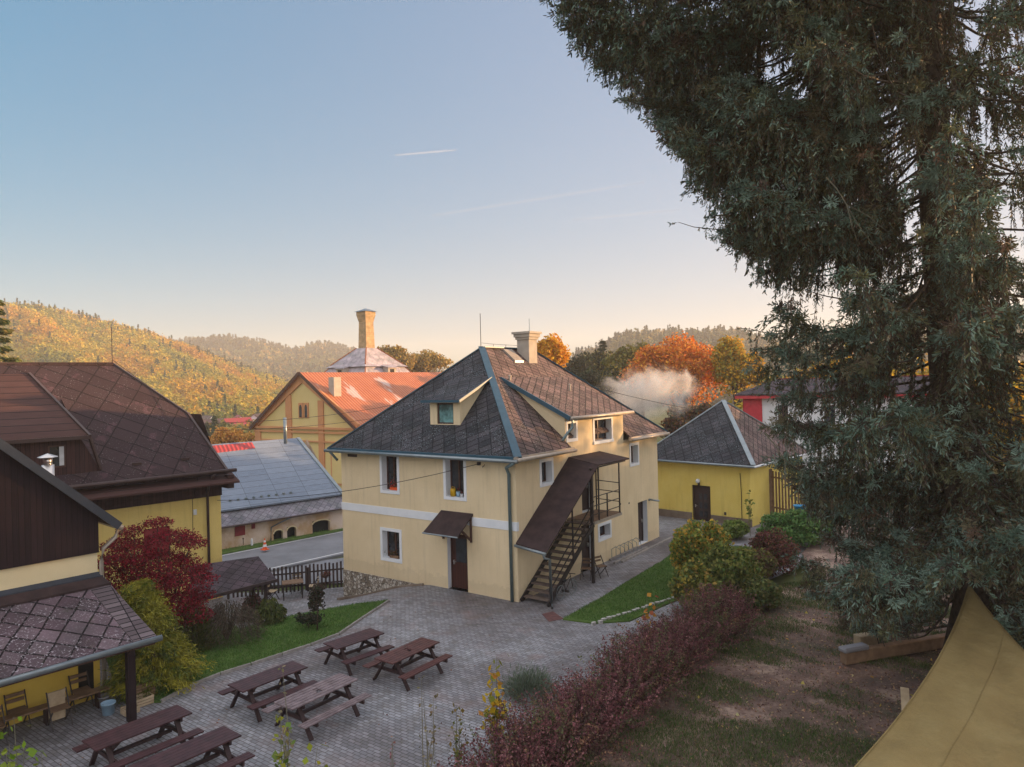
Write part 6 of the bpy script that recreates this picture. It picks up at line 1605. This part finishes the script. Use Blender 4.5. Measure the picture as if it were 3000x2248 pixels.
    C3 = np.clip(tb[ti] * (1 + rng.normal(0, .14, (nt2 * kk, 1))), .006, 1); C3 = np.concatenate([C3, C3])
    Vt = []
    for k in range(3):
        t0, t1 = np.full(ns, k / 3), np.full(ns, (k + 1) / 3); a0 = curve(A, D, LN, DR, t0); a1 = curve(A, D, LN, DR, t1); wv = unit(np.cross(D, rng.normal(size=D.shape))) * .006
        am = (a0 + a1) / 2; Vt.append(np.stack([a0 - wv, a0 + wv, am + wv, a1 + wv, a1 - wv, am - wv], 1))
    VT = np.concatenate(Vt); CT = np.tile(np.array([.05, .038, .030]), (len(VT), 1))
    bv.build('branches', M['bark'], sp, True)
    quads('crown', np.concatenate([V1, V2, V3, VT]), np.concatenate([col, col, C3, CT]), M['needle'], sp)
    # bare pale twigs hanging near the trunk
    tw = MB()
    for (px, py, y, n) in ((2690, 300, 16.2, 7), (2780, 380, 16.0, 8), (2720, 40, 16.0, 5), (2560, 180, 16.2, 4), (2480, 600, 15.4, 4), (2550, 1720, 15.5, 4), (2300, 1350, 15.8, 3)):
        s = aty(px - 60, py - 80, y); e = aty(px, py, y); tw.tube([s, s.lerp(e, .5) + Vector((0, 0, .06)), e], [.016, .013, .010], 5)
        for k in range(n):
            x_ = e + Vector((rng.normal() * .45, rng.normal() * .2, -rng.uniform(.4, 1.3))); tw.tube([e, e.lerp(x_, .45) + Vector((rng.normal() * .1, 0, .08)), x_], [.009, .007, .003], 4)
        tw.build('dead_twigs', M['bark_grey'], sp); tw = MB()
build_spruce()

# ---------------------------------------------------------------- conifers and autumn trees further off
def conifer(name, loc, h, r_, n, pal, label, cat, group, seed, leaf=.35, low=.08, mat='needle', tiers=26, branchy=9):
    rng = np.random.default_rng(seed); t = empty(name, loc, label, cat, group); loc = np.array(loc)
    VV = []; mb = MB().tube([loc, loc + [0, 0, h]], [h * .018 + .05, .02], 7); cnt = n // (tiers * branchy)
    for i in range(tiers):
        f = i / tiers; z_ = h * (low + (1 - low) * f); R_ = r_ * (1 - f) ** .85 + .15
        for k in range(branchy):
            a = rng.uniform(0, 6.28); L = R_ * rng.uniform(.65, 1.08); s = rng.uniform(.1, 1, cnt)[:, None]; d = np.array([math.cos(a), math.sin(a), 0]); sd = np.array([-d[1], d[0], 0])
            P = loc + [0, 0, z_] + d * L * s + np.array([0, 0, -1.0]) * (L * .28 * s - L * .16 * s ** 3) + sd * rng.normal(0, .16, (cnt, 1)) * L * (1.1 - s) + rng.normal(0, leaf * .25, (cnt, 3)) * [1, 1, .7]
            VV.append(leaves(rng, P, leaf, .35, axis=np.tile(unit((d + [0, 0, -.45])[None]), (cnt, 1))))
            e = loc + [0, 0, z_] + d * L * .95 + [0, 0, -L * .13]; mb.tube([loc + [0, 0, z_], e], [.05, .01], 4, cap=False)
    V = np.concatenate(VV); mb.build('trunk', M['bark'], t); quads('crown', V, palette(rng, len(V), pal), M[mat], t); return t
def build_mid_trees():
    c = aty(-20, 1000, 48); conifer('conifer', (c.x, c.y, -2.5), aty(-10, 858, 48).z + 2.5, 4.3, 16000, [(.10, .12, .03), (.06, .09, .03), (.16, .14, .03)], 'sunlit conifer at the left edge above the brown roof', 'conifer', None, 91, .42)
    OR = [(.72, .25, .03), (.66, .18, .025), (.75, .34, .04), (.42, .14, .03)]; YE = [(.62, .36, .03), (.55, .30, .02), (.36, .30, .05), (.24, .22, .04)]; GB = [(.34, .24, .07), (.42, .27, .07), (.25, .19, .06)]
    def T(px, ytop, ybot, y, wpx, n, leaf, pal, label, seed, zb=0., group='autumn trees behind the houses', nl=26, lr=.34, low=-.35, fill=.12, r0=.3):
        tp = aty(px, ytop, y); bt = aty(px, ybot, y); rx = wpx / 2060 * y / 2; rz = (tp.z - bt.z) / 2
        broadleaf('autumn_tree', (tp.x, tp.y, zb), 0, (rx, rx * .8, rz), bt.z + rz - zb, n, leaf, pal, label, 'tree', group, seed, nl=nl, lr=lr, r0=r0, low=low, fill=fill, aspect=.75)
    T(1612, 975, 1120, 62, 118, 9000, .24, [(.66, .33, .02), (.60, .24, .02), (.7, .42, .04)], 'small orange and yellow tree right behind the chimney of the cream house', 101, lr=.42)
    T(1995, 968, 1225, 74, 360, 36000, .30, OR, 'large round orange-red tree behind the steam', 102, nl=44, lr=.27)
    T(2150, 985, 1190, 70, 170, 15000, .28, YE, 'yellow tree between the orange one and the spruce', 103, nl=26)
    T(1140, 1015, 1110, 125, 150, 9000, .42, GB, 'hazy golden tree immediately right of the kiln tower', 104, lr=.4); T(1250, 1030, 1110, 130, 150, 8000, .42, GB, 'hazy golden tree right of the kiln tower, above the red roof', 105, lr=.4)
    T(660, 1250, 1330, 90, 120, 5000, .35, [(.62, .30, .06), (.66, .36, .08), (.55, .26, .05)], 'bright orange tree above the red strip of the barn roof', 106, zb=-5, lr=.42); T(735, 1258, 1330, 95, 90, 4000, .35, [(.62, .32, .08), (.6, .38, .08)], 'orange tree at the left corner of the brewery gable', 107, zb=-5, lr=.42)
    T(1760, 1160, 1290, 66, 300, 16000, .28, [(.10, .06, .05), (.14, .08, .05), (.08, .07, .03), (.20, .10, .04)], 'brownish bushes below the steam, left part', 108, nl=30, r0=.15, low=-.8); T(2050, 1190, 1300, 60, 260, 14000, .28, [(.12, .06, .05), (.22, .10, .03), (.08, .07, .03)], 'dark reddish bushes below the large orange tree', 109, nl=30, r0=.15, low=-.8)
    # dark mixed wood left of the big orange tree
    for i, (px, py, y, w, pal) in enumerate(((1690, 1035, 96, 130, DARK), (1762, 1018, 100, 120, DARK + OLIVE), (1825, 1008, 92, 130, OLIVE), (1730, 1075, 84, 150, DARK), (1810, 1060, 80, 120, DARK + OLIVE), (1880, 1000, 105, 110, OLIVE), (1670, 1095, 80, 120, OLIVE))):
        T(px, py, py + 150, y, w, 7000, .4, pal, ['dark green tree at the left end of the wood behind the cream house', 'dark tree with olive leaves in the middle of the wood', 'olive tree at the upper edge of the wood, left of the large orange one', 'dark tree low in the wood above the house hip', 'dark tree low in the wood behind the steam', 'olive tree partly behind the large orange one', 'olive bush-like tree at the lower left of the wood'][i], 110 + i, group='dark trees of the wood', lr=.36)
    conifer('conifer', tuple(aty(1768, 1100, 100)[:2]) + (0,), aty(1768, 992, 100).z, 2.6, 4000, DARK, 'small pointed fir sticking out of the wood', 'conifer', None, 120, .5)
    # trees right of the frame and behind the spruce: they keep the evening sun off the courtyard
    rng = np.random.default_rng(130); k = 0
    spots = [(24, 62, 9, 4.5), (31, 66, 11, 5), (33, 58, 9.5, 4.2), (39, 62, 9.5, 4.8), (36, 54, 9, 4.5), (48, 66, 10, 5), (28, 52, 7.5, 3.5), (43, 60, 9, 4.5),
             (52, 58, 9, 5.2), (56, 52, 12.5, 5.5), (54, 45, 13.5, 5.2), (58, 40, 17, 6), (52, 35, 17, 5.6), (57, 29, 17.5, 6), (63, 50, 14, 6), (64, 43, 17, 6.5), (51, 26, 16, 5.5), (59, 20, 16, 6), (50, 40, 13.5, 4.6), (50, 48, 11.5, 4.8)]
    for x, y, h, r_ in spots:
        pal = YE if k < 8 else OLIVE + GOLD
        broadleaf('autumn_tree', (x, y, 0), h, (r_, r_, h * .5), h * .52, 6500, .42, pal, ['yellow tree seen through the spruce, nearest the white house', 'tall yellow tree behind the white house roof', 'yellow tree behind the middle of the spruce', 'far yellow tree behind the spruce trunk', 'yellow tree low behind the spruce branches', 'far yellow tree at the right edge behind the spruce', 'low yellow tree beside the white house', 'yellow tree behind the right half of the spruce'][k] if k < 8 else 'olive and gold tree of the row beyond the right edge of the frame', 'tree', 'yellow trees behind the spruce' if k < 8 else 'trees of the row beyond the right edge', 131 + k, nl=22, lr=.45, r0=.3, low=-.9)
        k += 1
build_mid_trees()

# ---------------------------------------------------------------- hills and far forest
def hill(name, crest, Y0, Y1, z0, tx0, tx1, drop, prof=1.25):
    """crest: photo outline of the hill top; terrain rises from Y0 to the crest at Y1 and falls behind it"""
    cx_ = [(c[0] - 1500) / FPX for c in crest]; cz = [aty(c[0], c[1], Y1).z - drop for c in crest]
    def hz(tx, Y):
        zc = np.interp(tx, cx_, cz); s = (Y - Y0) / (Y1 - Y0)
        wob = 1 + .10 * math.sin(tx * 23 + Y * .013) * math.sin(Y * .021 + tx * 9)
        if s <= 1: t = max(0., s) ** prof; t = t * (1 + .25 * (1 - t)) * (wob if s < .85 else 1); return z0 + (zc - z0) * min(1.0, t)
        return zc - (zc - z0) * min(1, (s - 1) * .8)
    mb = MB(); NX, NY = 70, 34
    for j in range(NY + 1):
        Y = Y0 * .9 + (Y1 * 1.5 - Y0 * .9) * j / NY
        for i in range(NX + 1):
            tx = tx0 + (tx1 - tx0) * i / NX; mb.v.append(Vector((tx * Y, Y, hz(tx, Y))))
    for j in range(NY):
        for i in range(NX):
            a = j * (NX + 1) + i; mb.f.append([a, a + 1, a + NX + 2, a + NX + 1]); mb.m.append(0)
    tag(mb.build(name, M['hillside'], smooth=True), kind='structure'); return hz
def forest(hz, tx0, tx1, Ya, Yb, n, k, r_, leaf, palf, seed, h=7.0, confrac=.2, keep=None):
    rng = np.random.default_rng(seed); Y = rng.uniform(Ya, Yb, n); tx = rng.uniform(tx0, tx1, n)
    if keep is not None: m = keep(tx, Y, rng); Y, tx = Y[m], tx[m]; n = len(Y)
    Zg = np.array([hz(a, b) for a, b in zip(tx, Y)]); con = rng.uniform(size=n) < confrac(tx, Y) if callable(confrac) else rng.uniform(size=n) < confrac
    hh = h * rng.uniform(.7, 1.25, n); rr = r_ * rng.uniform(.7, 1.3, n)
    i = np.repeat(np.arange(n), k); d = unit(rng.normal(size=(n * k, 3))); rad = rng.uniform(.55, 1.0, (n * k, 1))
    ph = rng.uniform(0, 6, n)[i]; lum = 1 + .22 * np.sin(d[:, 0] * 5 + ph) * np.cos(d[:, 1] * 4 + ph * 2)
    q = d * rad * lum[:, None]; X = np.empty((n * k, 3))
    cf = con[i]; f = rng.uniform(0, 1, n * k)
    f = f ** 1.5; qx = np.where(cf, d[:, 0] * (1 - f) * .62, q[:, 0]); qy = np.where(cf, d[:, 1] * (1 - f) * .62, q[:, 1]); qz = np.where(cf, f * 1.2, .55 + q[:, 2] * .48)
    X[:, 0] = (tx * Y)[i] + qx * rr[i]; X[:, 1] = Y[i] + qy * rr[i]; X[:, 2] = Zg[i] + qz * hh[i]
    V = leaves(rng, X, leaf, .8, nrm=unit(d + [0, 0, .4]), flat=.88)
    base = palf(rng, n, con, tx, Y); col = np.clip(base[i] * (1 + rng.normal(0, .06, (n * k, 1))), .004, .9)
    o = quads('forest', V, col, M['far_leaf']); tag(o, kind='stuff'); return o
def autumn(rng, n, con, tx, Y):
    g = np.array([(.46, .27, .022), (.46, .22, .022), (.38, .29, .03), (.23, .22, .03), (.12, .14, .025), (.44, .34, .035), (.32, .17, .025)])
    zn = np.sin(tx * 41 + 2 * np.sin(Y * .031)) + np.sin(Y * .052 + tx * 17) + .9 * rng.normal(0, 1, n)
    order = np.array([4, 3, 3, 2, 5, 0, 0, 1, 6]); p = g[order[np.clip(((zn + 3) / 6 * 9).astype(int), 0, 8)]]; p = p * (1 + rng.normal(0, .10, (n, 1))); dk = np.array([(.050, .070, .028)]) * (1 + rng.normal(0, .2, (n, 1)))
    return np.where(con[:, None], dk, p)
def mixed(rng, n, con, tx, Y):
    g = np.array([(.16, .15, .045), (.28, .20, .05), (.11, .12, .04), (.36, .22, .05)]); p = g[rng.choice(4, n, p=[.35, .2, .3, .15])] * (1 + rng.normal(0, .15, (n, 1))); dk = np.array([(.040, .055, .026)]) * (1 + rng.normal(0, .2, (n, 1)))
    return np.where(con[:, None], dk, p)
def build_hills():
    c1 = [(-900, 830), (-300, 850), (0, 880), (120, 886), (200, 905), (326, 935), (450, 968), (540, 997), (650, 1045), (760, 1085), (840, 1112), (950, 1140), (1100, 1165), (1300, 1180)]
    h1 = hill('hill', c1, 225, 450, -5.5, -1.1, -.10, 8.0)
    tag(forest(h1, -1.0, -.18, 225, 462, 9500, 110, 3.9, 1.15, autumn, 201, 6.8, confrac=lambda tx, Y: .03 + .22 * (Y > 432) + .10 * (np.sin(tx * 31 + Y * .03) > .7), keep=lambda tx, Y, rng: (Y > 300 + 60 * np.sin(tx * 14)) | (rng.uniform(size=len(Y)) < .35)), 'golden autumn forest covering the sunlit hill on the left', 'forest')
    c2 = [(300, 1040), (420, 1006), (480, 1002), (542, 995), (600, 989), (650, 985), (700, 992), (760, 1000), (820, 1013), (862, 1022), (905, 1012), (950, 1005), (1000, 1013), (1040, 1025), (1100, 1052), (1200, 1085), (1400, 1098), (1700, 1105)]
    h2 = hill('hill', c2, 480, 900, -6, -.75, .05, 8.0)
    tag(forest(h2, -.70, .05, 490, 915, 6500, 60, 6.0, 3.0, mixed, 202, 9.0, confrac=lambda tx, Y: .30 + .45 * (Y > 780)), 'hazy darker forest on the hills in the middle distance', 'forest')
    c3 = [(1300, 1120), (1500, 1085), (1640, 1050), (1700, 1022), (1760, 1000), (1800, 978), (1840, 964), (1880, 958), (1960, 956), (2050, 958), (2100, 952), (2150, 954), (2220, 975), (2320, 990), (2450, 960), (2700, 920), (3000, 900), (3600, 880)]
    h3 = hill('hill', c3, 260, 560, -4, -.05, 1.0, 10.0)
    tag(forest(h3, 0.0, .95, 270, 575, 5200, 60, 4.2, 2.0, mixed, 203, 8.0, confrac=.6), 'dark conifer forest on the ridge at the right', 'forest')
    # hazy far ground cover and hedges in the valley
    rng = np.random.default_rng(204)
    flat = lambda tx, Y: ground_h(tx * Y, Y)
    tag(forest(flat, -.75, -.05, 120, 235, 330, 120, 3.4, 1.2, mixed, 205, 4.5, .1), 'scattered trees and thickets on the valley floor at the left', 'forest')
    # village in the valley
    vs = [(560, 1262, 190), (600, 1240, 225), (645, 1228, 240), (700, 1250, 205), (745, 1205, 262), (760, 1240, 215), (720, 1222, 245), (792, 1190, 275), (590, 1285, 170), (690, 1275, 180)]
    labs = ['red-roofed white house lowest in the valley at the left', 'pale house with grey roof left in the valley village', 'small white house in the middle of the valley village', 'white house with red roof right of the middle of the village', 'pale house high in the village at the foot of the hill', 'white house close to the brewery gable', 'grey-roofed house in the upper village', 'farthest small white house up the slope', 'house with dark roof just above the brown house eave', 'pale house just above the orange tree']
    for i, (px, py, y) in enumerate(vs):
        c = aty(px, py, y); gz = ground_h(c.x, c.y) if y < 225 else h1(c.x / c.y, y); F = Frame((c.x, c.y, 0), -50 + 17 * i % 60, 40 + 17 * i % 60)
        h = empty('village_house', (c.x, c.y, gz), labs[i], 'house', 'houses of the village in the valley')
        w, d, hh = 4 + i % 3, 3.2, 3.0
        F = Frame((c.x, c.y, 0), -60 + 11 * i, 30 + 11 * i)
        MB().box(F, (-w, w), (-d, d), (gz - 1, gz + hh)).face([F(-w, -d, gz + hh), F(-w, d, gz + hh), F(-w, 0, gz + hh + 2.6)]).face([F(w, -d, gz + hh), F(w, d, gz + hh), F(w, 0, gz + hh + 2.6)]).build('wall', M['white_wall'], h)
        r = MB()
        for s in (-1, 1): r.slab([F(-w - .3, s * (d + .4), gz + hh - .25), F(w + .3, s * (d + .4), gz + hh - .25), F(w + .3, 0, gz + hh + 2.75), F(-w - .3, 0, gz + hh + 2.75)], .15)
        r.build('roof', M[['red_paint', 'slate_warm', 'slate_dark'][i % 3]], h)
        for s in (-1, 1):
            MB().box(F, (s * w * .5 - .5, s * w * .5 + .5), (-d - .05, -d + .02), (gz + 1.0, gz + 2.2)).build('window', M['glass'], h)
build_hills()

# ---------------------------------------------------------------- sky: contrails
def contrail(p, q, r0, r1, label, dens):
    m, nt, b = newmat('contrail_ice'); b.inputs['Base Color'].default_value = (.9, .9, .9, 1); b.inputs['Roughness'].default_value = 1; b.inputs['Specular IOR Level'].default_value = 0
    tl = nt.nodes.new('ShaderNodeBsdfTranslucent'); tl.inputs[0].default_value = (.9, .9, .9, 1); x1 = nt.nodes.new('ShaderNodeMixShader'); x1.inputs[0].default_value = .6; tr = nt.nodes.new('ShaderNodeBsdfTransparent'); x2 = nt.nodes.new('ShaderNodeMixShader'); x2.inputs[0].default_value = dens
    nt.links.new(b.outputs[0], x1.inputs[1]); nt.links.new(tl.outputs[0], x1.inputs[2]); nt.links.new(tr.outputs[0], x2.inputs[1]); nt.links.new(x1.outputs[0], x2.inputs[2]); nt.links.new(x2.outputs[0], nt.nodes['Material Output'].inputs[0])
    n = 12; pts = [p.lerp(q, i / n) for i in range(n + 1)]
    tag(MB().tube(pts, [r0 + (r1 - r0) * math.sin(math.pi * min(1, (i / n) * .8 + .2) * .55) * (1 if i < n - 2 else .4) for i in range(n + 1)], 8).build('contrail', m, smooth=True), label, 'contrail', 'contrails in the sky')
contrail(aty(1160, 455, 5200), aty(1335, 440, 7000), 4, 10, 'short bright contrail in the middle of the sky', .09)
contrail(aty(1270, 632, 5000), aty(1885, 535, 8000), 8, 15, 'long faint contrail left of the spruce', .035)
contrail(aty(1680, 645, 5400), aty(1990, 615, 7800), 7, 12, 'lower faint contrail ending at the spruce', .035)

# ---------------------------------------------------------------- steam behind the houses
def build_steam():
    m, nt, b = newmat('steam'); nt.nodes.remove(b)
    v = nt.nodes.new('ShaderNodeVolumePrincipled'); v.inputs['Color'].default_value = (1, .96, .92, 1); v.inputs['Anisotropy'].default_value = .1
    tc = nt.nodes.new('ShaderNodeTexCoord'); n = nt.nodes.new('ShaderNodeTexNoise'); n.inputs['Scale'].default_value = .55; n.inputs['Detail'].default_value = 6; n.inputs['Roughness'].default_value = .62; n.inputs['Distortion'].default_value = 1.2
    nt.links.new(tc.outputs['Object'], n.inputs['Vector'])
    g = nt.nodes.new('ShaderNodeTexGradient'); g.gradient_type = 'SPHERICAL'; mp = nt.nodes.new('ShaderNodeMapping'); mp.inputs['Scale'].default_value = (1 / 5.9, 1 / 3.4, 1 / 3.6)
    nt.links.new(tc.outputs['Object'], mp.inputs[0]); nt.links.new(mp.outputs[0], g.inputs[0])
    a = nt.nodes.new('ShaderNodeMath'); a.operation = 'ADD'; nt.links.new(n.outputs['Fac'], a.inputs[0])
    g2 = nt.nodes.new('ShaderNodeMath'); g2.operation = 'MULTIPLY'; g2.inputs[1].default_value = .75; nt.links.new(g.outputs['Fac'], g2.inputs[0]); nt.links.new(g2.outputs[0], a.inputs[1])
    r = nt.nodes.new('ShaderNodeMapRange'); r.inputs['From Min'].default_value = .82; r.inputs['From Max'].default_value = 1.12; r.inputs['To Min'].default_value = 0; r.inputs['To Max'].default_value = 1.6
    nt.links.new(a.outputs[0], r.inputs['Value']); nt.links.new(r.outputs[0], v.inputs['Density'])
    nt.links.new(v.outputs[0], nt.nodes['Material Output'].inputs['Volume'])
    c = aty(1900, 1150, 52); mb = MB(); F = Frame((0, 0, 0), 90, 0)
    ring = []
    mb.lathe(Vector((0, 0, 0)), [(0, -3.3), (2.4, -2.9), (4.2, -2.0), (5.4, -.6), (5.6, .3), (4.8, 1.7), (3.2, 2.7), (0, 3.3)], 20)
    o = mb.build('steam', m, smooth=True); o.scale = (1, .55, 1); o.location = c
    tag(o, 'warm lit cloud of steam drifting behind the cream house', 'steam', kind='stuff')
build_steam()
# ---------------------------------------------------------------- haze
def build_haze(dens=.00052):
    m, nt, b = newmat('haze_air'); nt.nodes.remove(b)
    v = nt.nodes.new('ShaderNodeVolumePrincipled'); v.inputs['Color'].default_value = (1, .975, .95, 1); v.inputs['Density'].default_value = dens; v.inputs['Anisotropy'].default_value = .1
    nt.links.new(v.outputs[0], nt.nodes['Material Output'].inputs['Volume'])
    F = Frame((0, 0, 0), 90, 0); o = MB().box(F, (-1100, 1100), (-300, 1400), (-9.5, 92)).build('haze', m)
    tag(o, 'thin evening haze over the valley', 'haze', kind='stuff')
build_haze()
